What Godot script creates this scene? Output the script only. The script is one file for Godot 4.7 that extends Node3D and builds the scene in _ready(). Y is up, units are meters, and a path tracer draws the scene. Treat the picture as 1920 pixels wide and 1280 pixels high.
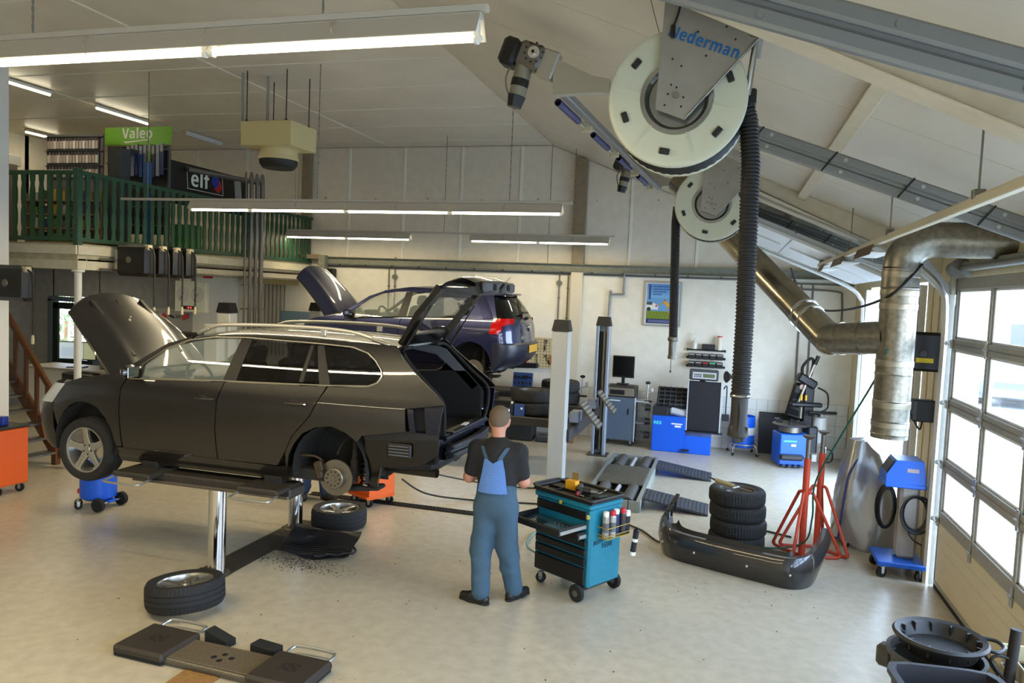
extends Node3D

# ---------------------------------------------------------------- mesh builder
# Faces are added counter-clockwise; commit() turns them to Godot's clockwise order
# and computes normals that are smooth below the crease angle.
class MB:
	var v := PackedVector3Array()
	var n := PackedVector3Array()
	var uv := PackedVector2Array()
	var xf := Transform3D()
	var crease := 38.0

	func tri(a: Vector3, b: Vector3, c: Vector3) -> void:
		v.append(xf * a); v.append(xf * b); v.append(xf * c)
		for i in 3: n.append(Vector3.ZERO)
		for i in 3: uv.append(Vector2.ZERO)

	func trin(a: Vector3, b: Vector3, c: Vector3, na: Vector3, nb: Vector3, nc: Vector3) -> void:
		v.append(xf * a); v.append(xf * b); v.append(xf * c)
		n.append((xf.basis * na).normalized()); n.append((xf.basis * nb).normalized()); n.append((xf.basis * nc).normalized())
		for i in 3: uv.append(Vector2.ZERO)

	func quad(a: Vector3, b: Vector3, c: Vector3, d: Vector3) -> void:
		tri(a, b, c); tri(a, c, d)

	# quad with picture coordinates, u along a-b and v downwards from d-c to a-b
	func quad_uv(a: Vector3, b: Vector3, c: Vector3, d: Vector3) -> void:
		quad(a, b, c, d)
		var k := uv.size() - 6
		uv[k] = Vector2(0, 1); uv[k + 1] = Vector2(1, 1); uv[k + 2] = Vector2(1, 0)
		uv[k + 3] = Vector2(0, 1); uv[k + 4] = Vector2(1, 0); uv[k + 5] = Vector2(0, 0)

	func box(c: Vector3, s: Vector3, bev := 0.0, b := Basis()) -> MB:
		var h := s * 0.5
		var keep := xf
		xf = xf * Transform3D(b, c)
		if bev <= 0.0:
			for ax in 3:
				var e := Vector3.ZERO; e[ax] = 1.0
				var p := Vector3.ZERO; p[(ax + 1) % 3] = 1.0
				var q := Vector3.ZERO; q[(ax + 2) % 3] = 1.0
				for sg in [1.0, -1.0]:
					var m: Vector3 = e * h[ax] * sg
					var pp := p * h[(ax + 1) % 3]
					var qq: Vector3 = q * h[(ax + 2) % 3] * sg
					quad(m - pp - qq, m + pp - qq, m + pp + qq, m - pp + qq)
		else:
			var k := Vector3(minf(bev, h.x * 0.98), minf(bev, h.y * 0.98), minf(bev, h.z * 0.98))
			var i := h - k
			for ax in 3:
				var e := Vector3.ZERO; e[ax] = 1.0
				var a1 := (ax + 1) % 3
				var a2 := (ax + 2) % 3
				for sg in [1.0, -1.0]:
					var m: Vector3 = e * h[ax] * sg
					var pp := Vector3.ZERO; pp[a1] = i[a1]
					var qq := Vector3.ZERO; qq[a2] = i[a2] * sg
					quad(m - pp - qq, m + pp - qq, m + pp + qq, m - pp + qq)
				# edges that run along ax
				for s1 in [1.0, -1.0]:
					for s2 in [1.0, -1.0]:
						var p0 := Vector3.ZERO; p0[a1] = h[a1] * s1; p0[a2] = i[a2] * s2
						var p1 := Vector3.ZERO; p1[a1] = i[a1] * s1; p1[a2] = h[a2] * s2
						var w := Vector3.ZERO; w[ax] = i[ax]
						if s1 * s2 > 0: quad(p0 - w, p1 - w, p1 + w, p0 + w)
						else: quad(p0 - w, p0 + w, p1 + w, p1 - w)
			for sx in [1.0, -1.0]:
				for sy in [1.0, -1.0]:
					for sz in [1.0, -1.0]:
						var a := Vector3(h.x * sx, i.y * sy, i.z * sz)
						var b2 := Vector3(i.x * sx, h.y * sy, i.z * sz)
						var c2 := Vector3(i.x * sx, i.y * sy, h.z * sz)
						if sx * sy * sz > 0: tri(a, b2, c2)
						else: tri(a, c2, b2)
		xf = keep
		return self

	# rows of points (all the same length) joined as a smooth skin
	func skin(rows: Array, close_u := false, close_v := false) -> MB:
		var nr := rows.size()
		var nc: int = rows[0].size()
		for i in (nr if close_v else nr - 1):
			var r0: Array = rows[i]
			var r1: Array = rows[(i + 1) % nr]
			for j in (nc if close_u else nc - 1):
				var k := (j + 1) % nc
				var a: Vector3 = r0[j]; var b: Vector3 = r0[k]; var c: Vector3 = r1[k]; var d: Vector3 = r1[j]
				if not a.is_equal_approx(b) and not b.is_equal_approx(c): tri(a, b, c)
				if not a.is_equal_approx(d) and not d.is_equal_approx(c): tri(a, c, d)
		return self

	static func frame(d: Vector3) -> Basis:
		var z := d.normalized()
		var up := Vector3.UP if absf(z.y) < 0.95 else Vector3.RIGHT
		var x := up.cross(z).normalized()
		return Basis(x, z.cross(x), z)

	func cyl(a: Vector3, b: Vector3, r0: float, r1 := -1.0, seg := 16, caps := true) -> MB:
		if r1 < 0.0: r1 = r0
		var f := frame(b - a)
		var ra := []; var rb := []
		for k in seg:
			var t := TAU * k / seg
			var o := f.x * cos(t) + f.y * sin(t)
			ra.append(a + o * r0); rb.append(b + o * r1)
		for k in seg:
			var l := (k + 1) % seg
			quad(ra[k], ra[l], rb[l], rb[k])
			if caps:
				if r0 > 0.0: tri(a, ra[l], ra[k])
				if r1 > 0.0: tri(b, rb[k], rb[l])
		return self

	func tube(pts: Array, r: float, seg := 8, closed := false, caps := true) -> MB:
		var m := pts.size()
		var rows := []
		var d0: Vector3 = (pts[1] - pts[0]).normalized()
		var f := frame(d0)
		var last := d0
		for i in m:
			var a: Vector3 = pts[(i - 1 + m) % m] if closed or i > 0 else pts[0]
			var b: Vector3 = pts[(i + 1) % m] if closed or i < m - 1 else pts[m - 1]
			var d := (b - a).normalized()
			if last.cross(d).length() > 1e-5:
				f = Basis(Quaternion(last, d)) * f
			last = d
			var row := []
			for k in seg:
				var t := TAU * k / seg
				row.append(pts[i] + (f.x * cos(t) + f.y * sin(t)) * r)
			rows.append(row)
		skin(rows, true, closed)
		if caps and not closed:
			for k in seg:
				var l := (k + 1) % seg
				tri(pts[0], rows[0][l], rows[0][k])
				tri(pts[m - 1], rows[m - 1][k], rows[m - 1][l])
		return self

	# profile of (radius, height) turned about y
	func lathe(prof: Array, seg := 24, close := false) -> MB:
		var rows := []
		for p in prof:
			var row := []
			for k in seg:
				var t := -TAU * k / seg
				row.append(Vector3(cos(t) * p.x, p.y, sin(t) * p.x))
			rows.append(row)
		skin(rows, true, close)
		return self

	# outline in xy, drawn out along z
	func prism(poly: PackedVector2Array, z0: float, z1: float) -> MB:
		var pl := poly
		if Geometry2D.is_polygon_clockwise(pl):
			pl = pl.duplicate(); pl.reverse()
		var t := Geometry2D.triangulate_polygon(pl)
		for i in range(0, t.size(), 3):
			var a := pl[t[i]]; var b := pl[t[i + 1]]; var c := pl[t[i + 2]]
			if (b - a).cross(c - a) < 0.0:
				var w := b; b = c; c = w
			tri(Vector3(a.x, a.y, z1), Vector3(b.x, b.y, z1), Vector3(c.x, c.y, z1))
			tri(Vector3(a.x, a.y, z0), Vector3(c.x, c.y, z0), Vector3(b.x, b.y, z0))
		for i in pl.size():
			var a := pl[i]; var b := pl[(i + 1) % pl.size()]
			quad(Vector3(a.x, a.y, z0), Vector3(b.x, b.y, z0), Vector3(b.x, b.y, z1), Vector3(a.x, a.y, z1))
		return self

	func ball(c: Vector3, r: Vector3, seg := 14) -> MB:
		var rows := []
		for i in seg / 2 + 1:
			var p := PI * i / (seg / 2)
			var row := []
			for k in seg:
				var t := -TAU * k / seg
				row.append(c + Vector3(sin(p) * cos(t) * r.x, -cos(p) * r.y, sin(p) * sin(t) * r.z))
			rows.append(row)
		skin(rows, true)
		return self

	func commit() -> ArrayMesh:
		var cnt := v.size()
		var fn := PackedVector3Array(); fn.resize(cnt / 3)
		for f in cnt / 3:
			fn[f] = (v[f * 3 + 1] - v[f * 3]).cross(v[f * 3 + 2] - v[f * 3])
		var ids := PackedInt32Array(); ids.resize(cnt)
		var at := {}
		for i in cnt:
			var k := Vector3i((v[i] * 20000.0).round())
			var id: int = at.get(k, -1)
			if id < 0:
				id = at.size(); at[k] = id
			ids[i] = id
		var start := PackedInt32Array(); start.resize(at.size() + 1)
		for i in cnt: start[ids[i] + 1] += 1
		for i in at.size(): start[i + 1] += start[i]
		var fill := start.duplicate()
		var list := PackedInt32Array(); list.resize(cnt)
		for i in cnt:
			list[fill[ids[i]]] = i / 3; fill[ids[i]] += 1
		var lim := cos(deg_to_rad(crease))
		var nn := PackedVector3Array(); nn.resize(cnt)
		var ov := PackedVector3Array(); ov.resize(cnt)
		var ou := PackedVector2Array(); ou.resize(cnt)
		for i in cnt:
			var mine := fn[i / 3]
			var s := n[i]
			if s == Vector3.ZERO:
				var u0 := mine.normalized()
				var id := ids[i]
				for q in range(start[id], start[id + 1]):
					var o := fn[list[q]]
					if u0.dot(o.normalized()) >= lim: s += o
				s = s.normalized() if s.length_squared() > 0.0 else Vector3.UP
			elif s.dot(mine) < 0.0: s = -s
			var w: int = i - i % 3 + [0, 2, 1][i % 3]
			nn[w] = s; ov[w] = v[i]; ou[w] = uv[i]
		var arr := []; arr.resize(Mesh.ARRAY_MAX)
		arr[Mesh.ARRAY_VERTEX] = ov; arr[Mesh.ARRAY_NORMAL] = nn; arr[Mesh.ARRAY_TEX_UV] = ou
		var m := ArrayMesh.new()
		m.add_surface_from_arrays(Mesh.PRIMITIVE_TRIANGLES, arr)
		return m

# ---------------------------------------------------------------- scene helpers
const ORD := ["first", "second", "third", "fourth", "fifth", "sixth", "seventh", "eighth", "ninth", "tenth", "eleventh", "twelfth", "thirteenth", "fourteenth", "fifteenth", "sixteenth"]
var counts := {}
var mats := {}
var rng := RandomNumberGenerator.new()

func numbered(called: String) -> String:
	var k: int = counts.get(called, 0)
	counts[called] = k + 1
	return called if k == 0 else "%s_%03d" % [called, k]

func thing(called: String, label: String, category: String, at := Vector3.ZERO, turn := 0.0, group := "") -> Node3D:
	var o := Node3D.new()
	o.name = numbered(called)
	add_child(o)
	o.position = at
	o.rotation.y = turn
	tag(o, label, category, group)
	return o

func tag(o: Node3D, label: String, category: String, group := "") -> Node3D:
	o.set_meta("label", label)
	o.set_meta("category", category)
	if group: o.set_meta("group", group)
	return o

func part(parent: Node3D, called: String, m, mat: Material, at := Transform3D()) -> MeshInstance3D:
	var o := MeshInstance3D.new()
	o.name = called
	o.mesh = m.commit() if m is MB else m
	o.material_override = mat
	o.transform = at
	parent.add_child(o, true)
	return o

# a thing that is one mesh
func single(called: String, m, mat: Material, label: String, category: String, at := Transform3D(), group := "") -> MeshInstance3D:
	var o := part(self, numbered(called), m, mat, at)
	tag(o, label, category, group)
	return o

func struct(called: String, m, mat: Material, at := Transform3D()) -> MeshInstance3D:
	var o := part(self, numbered(called), m, mat, at)
	o.set_meta("kind", "structure")
	o.set_meta("label", called.replace("_", " "))
	return o

func copy(o: Node3D, at: Transform3D, label := "") -> Node3D:
	var c: Node3D = o.duplicate()
	c.name = numbered(String(o.name).get_slice("_0", 0))
	add_child(c)
	c.transform = at
	if label: c.set_meta("label", label)
	return c

func mat(key: String, col := Color.WHITE, rough := 0.6, metal := 0.0) -> StandardMaterial3D:
	if mats.has(key): return mats[key]
	var m := StandardMaterial3D.new()
	m.resource_name = key
	m.albedo_color = col
	m.roughness = rough
	m.metallic = metal
	mats[key] = m
	return m

func noise(seed_: int, freq: float, c0: Color, c1: Color, oct := 4, size := 512, mid := 0.5) -> NoiseTexture2D:
	var f := FastNoiseLite.new()
	f.noise_type = FastNoiseLite.TYPE_SIMPLEX_SMOOTH
	f.seed = seed_; f.frequency = freq; f.fractal_octaves = oct
	var g := Gradient.new()
	g.set_color(0, c0); g.set_color(1, c1)
	g.set_offset(0, maxf(0.0, mid - 0.35)); g.set_offset(1, minf(1.0, mid + 0.35))
	var t := NoiseTexture2D.new()
	t.width = size; t.height = size; t.seamless = true
	t.noise = f; t.color_ramp = g
	return t

# a material whose colour is broken up by a computed pattern in world space
func noisy(key: String, c0: Color, c1: Color, rough: float, scale_: float, freq := 0.02, metal := 0.0, relief := 0.0) -> StandardMaterial3D:
	if mats.has(key): return mats[key]
	var m := mat(key, Color.WHITE, rough, metal)
	m.albedo_texture = noise(key.hash() % 1000, freq, c0, c1)
	m.uv1_triplanar = true
	m.uv1_world_triplanar = true
	m.uv1_scale = Vector3.ONE * scale_
	if relief > 0.0:
		m.heightmap_enabled = true
		m.heightmap_texture = m.albedo_texture
		m.heightmap_scale = relief
	return m

func text(parent: Node3D, called: String, s: String, size: float, col_mat: Material, at: Transform3D, bold := true, italic := false, depth := 0.004, w := 0.0) -> MeshInstance3D:
	var f := SystemFont.new()
	f.font_names = PackedStringArray(["Droid Sans"])
	f.font_weight = 800 if bold else 400
	f.font_italic = italic
	var t := TextMesh.new()
	t.text = s; t.font = f; t.font_size = 64; t.pixel_size = size / 46.0; t.depth = depth
	t.curve_step = 2.0
	var o := MeshInstance3D.new()
	o.name = called
	o.mesh = t
	o.material_override = col_mat
	o.transform = at
	if w > 0.0:
		var got := t.get_aabb().size.x
		if got > 0.0: o.transform = at * Transform3D(Basis().scaled(Vector3(w / got, 1, 1)), Vector3.ZERO)
	parent.add_child(o, true)
	return o

func at_(x: float, y: float, z: float, turn := 0.0) -> Transform3D:
	return Transform3D(Basis(Vector3.UP, turn), Vector3(x, y, z))

func pv(a: Array) -> PackedVector2Array:
	var r := PackedVector2Array()
	for i in range(0, a.size(), 2): r.append(Vector2(a[i], a[i + 1]))
	return r

func p3(a: Array) -> Array:
	var r := []
	for i in range(0, a.size(), 3): r.append(Vector3(a[i], a[i + 1], a[i + 2]))
	return r

# points of a smooth curve through the given ones
func curve(pts: Array, each := 6) -> Array:
	var r := []
	for i in pts.size() - 1:
		var a: Vector3 = pts[maxi(i - 1, 0)]; var b: Vector3 = pts[i]; var c: Vector3 = pts[i + 1]; var d: Vector3 = pts[mini(i + 2, pts.size() - 1)]
		for k in each: r.append(b.cubic_interpolate(c, a, d, float(k) / each))
	r.append(pts[-1])
	return r

func hermite(x: float, xs: PackedFloat32Array, ys: PackedFloat32Array) -> float:
	var k := 0
	while k < xs.size() - 2 and x > xs[k + 1]: k += 1
	var h := xs[k + 1] - xs[k]
	var t := clampf((x - xs[k]) / h, 0.0, 1.0)
	var m0 := (ys[k + 1] - ys[maxi(k - 1, 0)]) / (xs[k + 1] - xs[maxi(k - 1, 0)])
	var e := mini(k + 2, xs.size() - 1)
	var m1 := (ys[e] - ys[k]) / (xs[e] - xs[k])
	return (2 * t * t * t - 3 * t * t + 1) * ys[k] + (t * t * t - 2 * t * t + t) * h * m0 + (-2 * t * t * t + 3 * t * t) * ys[k + 1] + (t * t * t - t * t) * h * m1

# ---------------------------------------------------------------- the room
const ROOF_X := -3.55
const ROOF_Y := 5.80
const ROOF_S := 0.40

func roof_y(x: float) -> float:
	return ROOF_Y if x < ROOF_X else ROOF_Y - ROOF_S * (x - ROOF_X)

func build_camera_and_light() -> void:
	var cam := Camera3D.new()
	cam.name = "camera"
	add_child(cam)
	var yaw := deg_to_rad(15.68); var pitch := deg_to_rad(3.61); var roll := deg_to_rad(2.40)
	var fw := Vector3(-sin(yaw) * cos(pitch), -sin(pitch), -cos(yaw) * cos(pitch))
	var r0 := fw.cross(Vector3.UP).normalized()
	var u0 := r0.cross(fw)
	var r := r0 * cos(roll) + u0 * sin(roll)
	var u := u0 * cos(roll) - r0 * sin(roll)
	cam.transform = Transform3D(Basis(r, u, -fw), Vector3(0, 2.8, 0))
	cam.fov = rad_to_deg(2.0 * atan(640.0 / 1425.0))
	cam.near = 0.05
	cam.far = 400.0
	cam.current = true
	var env := Environment.new()
	env.background_mode = Environment.BG_SKY
	var sm := ProceduralSkyMaterial.new()
	sm.sky_top_color = Color(0.74, 0.85, 1.0)
	sm.sky_horizon_color = Color(0.88, 0.94, 1.0)
	sm.ground_bottom_color = Color(0.55, 0.56, 0.57)
	sm.ground_horizon_color = Color(0.80, 0.82, 0.85)
	sm.sky_energy_multiplier = 2.8
	sm.ground_energy_multiplier = 2.8
	var sky := Sky.new()
	sky.sky_material = sm
	env.sky = sky
	env.tonemap_mode = Environment.TONE_MAPPER_LINEAR
	env.tonemap_exposure = 1.42
	env.sdfgi_enabled = true
	env.ssao_enabled = true
	env.ssil_enabled = true
	var we := WorldEnvironment.new()
	we.name = "environment"
	we.environment = env
	add_child(we)

func glow_mat(key: String, col: Color, e: float) -> StandardMaterial3D:
	if mats.has(key): return mats[key]
	var m := mat(key, Color(0.95, 0.95, 0.92), 0.4)
	m.emission_enabled = true
	m.emission = col
	m.emission_energy_multiplier = e
	return m

func build_room() -> void:
	var plaster := noisy("plaster", Color(0.87, 0.855, 0.80), Color(0.90, 0.885, 0.835), 0.75, 0.35)
	var upper := noisy("wall_panel", Color(0.83, 0.795, 0.725), Color(0.86, 0.825, 0.755), 0.5, 0.4)
	var beige := noisy("beige_wall", Color(0.80, 0.745, 0.60), Color(0.83, 0.775, 0.64), 0.7, 0.4)
	var concrete := noisy("beam_concrete", Color(0.62, 0.60, 0.50), Color(0.70, 0.675, 0.57), 0.8, 0.6)
	var brown := noisy("steel_column", Color(0.50, 0.445, 0.355), Color(0.545, 0.485, 0.39), 0.55, 0.7)
	var cream := mat("cream_column", Color(0.80, 0.77, 0.69), 0.6)
	var steel := noisy("grey_green_steel", Color(0.46, 0.465, 0.41), Color(0.52, 0.525, 0.465), 0.5, 0.7)
	var ceil_m := noisy("ceiling_panel", Color(0.82, 0.785, 0.71), Color(0.855, 0.82, 0.745), 0.36, 0.18, 0.012)
	var seam := mat("seam_strip", Color(0.88, 0.87, 0.82), 0.6)
	var conduit := mat("conduit", Color(0.42, 0.42, 0.40), 0.5, 0.3)

	# floor: poured coating with faint clouding and scuffs
	var fm := mat("floor_coating", Color.WHITE, 0.3)
	fm.albedo_texture = noise(11, 0.03, Color(0.67, 0.635, 0.55), Color(0.73, 0.695, 0.61), 7, 1024)
	fm.uv1_triplanar = true; fm.uv1_world_triplanar = true; fm.uv1_scale = Vector3.ONE * 0.21
	var b := MB.new()
	b.box(Vector3(-6.375, -0.1, -6.02), Vector3(17.25, 0.2, 18.06))
	var floor_ := struct("floor", b, fm)
	floor_.set_meta("label", "grey beige coated workshop floor")

	# back wall, lower plaster part with a skirting of white tiles
	b = MB.new()
	b.box(Vector3(-6.375, 1.65, -15.175), Vector3(17.25, 3.3, 0.25))
	var wb := struct("wall_back", b, plaster)
	bx(wb, "grout_bed", Vector3(-2.2, 0.5, -15.048), Vector3(8.9, 1.0, 0.006), mat("grout", Color(0.52, 0.51, 0.48), 0.9), 0.0)
	var tile_m := [mat("tile_white_a", Color(0.85, 0.85, 0.82), 0.18), mat("tile_white_b", Color(0.84, 0.84, 0.81), 0.2), mat("tile_white_c", Color(0.86, 0.86, 0.83), 0.16)]
	var tb := MB.new()
	tb.box(Vector3.ZERO, Vector3(0.196, 0.196, 0.012), 0.003)
	var tile := tb.commit()
	rng.seed = 5
	for i in 44:
		for j in 5:
			part(wb, "tile", tile, tile_m[rng.randi() % 3], Transform3D(Basis(), Vector3(2.14 - i * 0.2, 0.1 + j * 0.2, -15.043)))
	# upper part: sandwich panels with light joint strips
	b = MB.new()
	b.prism(pv([-15.0, 3.3, 2.25, 3.3, 2.25, roof_y(2.25) + 0.1, ROOF_X, ROOF_Y + 0.1, -15.0, ROOF_Y + 0.1]), -15.3, -15.10)
	var wu := struct("wall_back_upper", b, upper)
	var x := -15.0
	var edges := [-15.0, -13.2, -11.9, -10.6, -9.32, -8.03, -6.74, -5.45, -4.17, -3.55, -1.91, -0.62, 0.67, 2.25]
	for i in edges.size() - 1:
		var x0: float = edges[i] + 0.006; var x1: float = edges[i + 1] - 0.006
		b = MB.new()
		b.prism(pv([x0, 3.42, x1, 3.42, x1, roof_y(x1) - 0.01, x0, roof_y(x0) - 0.01]), -15.10, -15.06)
		part(wu, "panel", b, upper)
		if i > 0 and not i in [9]:
			b = MB.new()
			b.box(Vector3(edges[i], (3.42 + roof_y(edges[i])) / 2, -15.052), Vector3(0.055, roof_y(edges[i]) - 3.44, 0.02), 0.004)
			part(wu, "joint_strip", b, seam)
	for k in 9:
		b = MB.new()
		b.cyl(Vector3(-8.6 + k * 1.2, 4.72 - 0.02 * (k % 2), -15.06), Vector3(-8.6 + k * 1.2, 4.72 - 0.02 * (k % 2), -15.045), 0.022, -1, 10)
		part(wu, "screw_cover", b, concrete)

	# steel columns and the girder across the back wall
	b = MB.new()
	b.box(Vector3(-2.91, 4.48, -14.99), Vector3(0.24, 2.1, 0.12), 0.01)
	struct("column_upper", b, brown)
	b = MB.new()
	b.box(Vector3(-2.91, 1.64, -14.985), Vector3(0.24, 3.28, 0.13), 0.01)
	struct("column_lower", b, cream)
	b = MB.new()
	b.box(Vector3(-9.02, 4.55, -14.98), Vector3(0.20, 2.5, 0.14), 0.01)
	b.box(Vector3(-8.86, 3.42, -14.9), Vector3(0.52, 0.10, 0.16), 0.01)
	struct("column_mezzanine", b, brown)
	b = MB.new()
	b.prism(pv([-14.95, 3.27, -14.95, 3.42, -15.06, 3.42, -15.06, 3.27]), 0, 0.1)
	b = MB.new()
	b.box(Vector3(-3.3, 3.36, -15.0), Vector3(10.7, 0.15, 0.014), 0.002)
	b.box(Vector3(-3.3, 3.43, -14.97), Vector3(10.7, 0.012, 0.14), 0.002)
	b.box(Vector3(-3.3, 3.29, -14.97), Vector3(10.7, 0.012, 0.14), 0.002)
	b.box(Vector3(-8.55, 3.3, -14.93), Vector3(0.16, 0.32, 0.18), 0.006)
	struct("beam_girder", b, steel)

	# left wall, wall behind the camera
	b = MB.new()
	b.box(Vector3(-15.12, 2.95, -5.1), Vector3(0.25, 5.9, 16.6))
	b.box(Vector3(-15.12, 4.15, -14.25), Vector3(0.25, 3.5, 1.9))
	b.box(Vector3(-15.12, 0.3, -14.25), Vector3(0.25, 0.6, 1.9))
	struct("wall_left", b, plaster)
	b = MB.new()
	b.prism(pv([-15.2, 0, 2.45, 0, 2.45, 3.55, ROOF_X, ROOF_Y + 0.1, -15.2, ROOF_Y + 0.1]), 3.0, 3.25)
	struct("wall_front", b, plaster)

	# ceiling: backing, panels and joint strips
	b = MB.new()
	b.prism(pv([-15.2, ROOF_Y + 0.04, ROOF_X, ROOF_Y + 0.04, 2.5, roof_y(2.5) + 0.04, 2.5, roof_y(2.5) + 0.3, ROOF_X, ROOF_Y + 0.3, -15.2, ROOF_Y + 0.3]), -15.3, 3.2)
	var ce := struct("ceiling", b, seam)
	var zs := [-15.06]
	var z := -14.45
	while z < 3.0:
		zs.append(z); z += 1.28
	zs.append(3.0)
	var cols := [-15.0, -10.9, -7.1, ROOF_X]
	for i in zs.size() - 1:
		var z0: float = zs[i] + 0.004; var z1: float = zs[i + 1] - 0.004
		for k in 3:
			b = MB.new()
			b.box(Vector3((cols[k] + cols[k + 1]) / 2, ROOF_Y + 0.02, (z0 + z1) / 2), Vector3(cols[k + 1] - cols[k] - 0.008, 0.04, z1 - z0))
			part(ce, "panel", b, ceil_m)
		if i > 0:
			b = MB.new()
			b.box(Vector3((-15.0 + ROOF_X) / 2, ROOF_Y - 0.003, zs[i]), Vector3(ROOF_X + 14.98, 0.008, 0.03), 0.002)
			part(ce, "joint_strip", b, seam)
		for q in [[ROOF_X, -0.55], [-0.55, 2.25]]:
			b = MB.new()
			var x0: float = q[0] + 0.003; var x1: float = q[1] - 0.003
			b.prism(pv([x0, roof_y(x0), x1, roof_y(x1), x1, roof_y(x1) + 0.04, x0, roof_y(x0) + 0.04]), z0, z1)
			part(ce, "panel", b, ceil_m)
	for xx in [-7.1, -10.9]:
		b = MB.new()
		b.box(Vector3(xx, ROOF_Y - 0.003, -6.0), Vector3(0.04, 0.009, 18.0), 0.002)
		part(ce, "joint_strip", b, seam)

	# cream rafters under the sloping roof
	var rafter := noisy("rafter_cream", Color(0.80, 0.755, 0.645), Color(0.84, 0.795, 0.69), 0.5, 0.5)
	var k := 0
	for zz in [-4.15, -9.45, -13.4]:
		k += 1
		b = MB.new()
		b.prism(pv([-0.9, roof_y(-0.9), 2.25, roof_y(2.25), 2.25, roof_y(2.25) - 0.26, 1.2, roof_y(1.2) - 0.20, -0.9, roof_y(-0.9) - 0.06]), zz - 0.05, zz + 0.05)
		b.box(Vector3(0.68, roof_y(0.68) - 0.19, zz), Vector3(3.2, 0.014, 0.2), 0.002, Basis(Vector3.BACK, atan(-ROOF_S - 0.06)))
		struct("beam_rafter", b, rafter)
	# purlins between the rafters
	for q in [[0.75, -9.4, -4.2], [0.75, -13.35, -9.5]]:
		b = MB.new()
		b.box(Vector3(q[0], roof_y(q[0]) - 0.035, (q[1] + q[2]) / 2), Vector3(0.10, 0.06, q[2] - q[1]), 0.004, Basis(Vector3.BACK, atan(-ROOF_S)))
		struct("beam_purlin", b, rafter)

	# right wall round the two door openings
	b = MB.new()
	b.box(Vector3(2.36, 3.36, -6.0), Vector3(0.22, 0.44, 18.2))
	b.box(Vector3(2.36, 1.57, -9.24), Vector3(0.22, 3.14, 1.36))
	b.box(Vector3(2.36, 1.57, -14.35), Vector3(0.22, 3.14, 1.5))
	b.box(Vector3(2.36, 1.57, -2.75), Vector3(0.22, 3.14, 1.0))
	b.box(Vector3(2.36, 1.57, 2.8), Vector3(0.22, 3.14, 0.6))
	var wr := struct("wall_right", b, beige)
	b = MB.new()
	b.box(Vector3(2.2, 3.24, -5.9), Vector3(0.12, 0.08, 5.4), 0.004)
	part(wr, "lintel_channel", b, steel)
	for zz in [-9.05, -9.35, -9.65]:
		b = MB.new()
		b.box(Vector3(2.243, 1.57, zz), Vector3(0.012, 3.1, 0.03), 0.003)
		part(wr, "panel_rib", b, beige)

	# white pier at the left edge
	b = MB.new()
	b.box(Vector3(-9.98, 2.9, -8.0), Vector3(0.86, 5.8, 0.46), 0.006)
	var pier := struct("column_pier", b, mat("pier_paint", Color(0.84, 0.83, 0.795), 0.7))
	for j in 4:
		for i in 4:
			part(pier, "tile", tile, tile_m[(i + j) % 3], Transform3D(Basis(), Vector3(-10.28 + i * 0.2, 0.1 + j * 0.2, -7.766)))

	# mezzanine deck and the rooms below it
	b = MB.new()
	b.box(Vector3(-11.95, 3.13, -11.9), Vector3(6.1, 0.24, 6.34))
	struct("floor_mezzanine", b, concrete)
	b = MB.new()
	b.box(Vector3(-12.0, 2.96, -8.82), Vector3(6.2, 0.16, 0.16), 0.006)
	b.box(Vector3(-12.0, 3.16, -8.70), Vector3(6.24, 0.13, 0.03), 0.004)
	b.box(Vector3(-8.98, 2.96, -11.95), Vector3(0.16, 0.16, 6.1), 0.006)
	b.box(Vector3(-8.885, 3.16, -11.9), Vector3(0.03, 0.13, 6.35), 0.004)
	struct("beam_mezzanine_edge", b, noisy("deck_edge", Color(0.74, 0.715, 0.62), Color(0.79, 0.765, 0.67), 0.6, 0.6))
	var grey := noisy("grey_partition", Color(0.50, 0.505, 0.50), Color(0.54, 0.545, 0.54), 0.7, 0.4)
	b = MB.new()
	b.box(Vector3(-11.78, 1.5, -13.15), Vector3(1.96, 3.0, 0.12))
	b.box(Vector3(-14.55, 1.5, -13.15), Vector3(1.2, 3.0, 0.12))
	b.box(Vector3(-13.36, 2.67, -13.15), Vector3(1.24, 0.66, 0.12))
	b.box(Vector3(-14.55, 1.5, -11.0), Vector3(0.12, 3.0, 4.3))
	var wp := struct("wall_partition", b, grey)
	tb = MB.new()
	tb.box(Vector3.ZERO, Vector3(0.146, 0.146, 0.01), 0.003)
	var tile2 := tb.commit()
	for i in 13:
		for j in 7:
			part(wp, "tile", tile2, tile_m[(i * 3 + j * 2) % 3], Transform3D(Basis(), Vector3(-10.98 - i * 0.15, 0.075 + j * 0.15, -13.086)))
	b = MB.new()
	b.box(Vector3(-10.9, 1.5, -14.1), Vector3(0.24, 3.0, 1.9))
	struct("wall_under_mezzanine", b, plaster)
	b = MB.new()
	b.lathe([Vector2(0.075, 0), Vector2(0.075, 0.02), Vector2(0.05, 0.03), Vector2(0.05, 2.84), Vector2(0.085, 2.85), Vector2(0.085, 2.88)], 20)
	struct("column_post", b, mat("post_paint", Color(0.80, 0.80, 0.77), 0.45), at_(-8.93, 0, -8.78))

	# pipework fixed to the back wall
	b = MB.new()
	b.cyl(Vector3(-8.5, 3.24, -15.02), Vector3(1.2, 3.24, -15.02), 0.02, -1, 10)
	for i in 16: b.box(Vector3(-8.2 + i * 0.62, 3.255, -15.03), Vector3(0.03, 0.06, 0.03))
	single("conduit_pipe", b, conduit, "long grey conduit under the steel girder across the back wall", "pipe")
	var drops := [[-7.02, 1.3, 3.24], [-6.88, 1.9, 3.24], [-3.28, 1.2, 3.24], [-3.10, 1.4, 3.24]]
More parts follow.
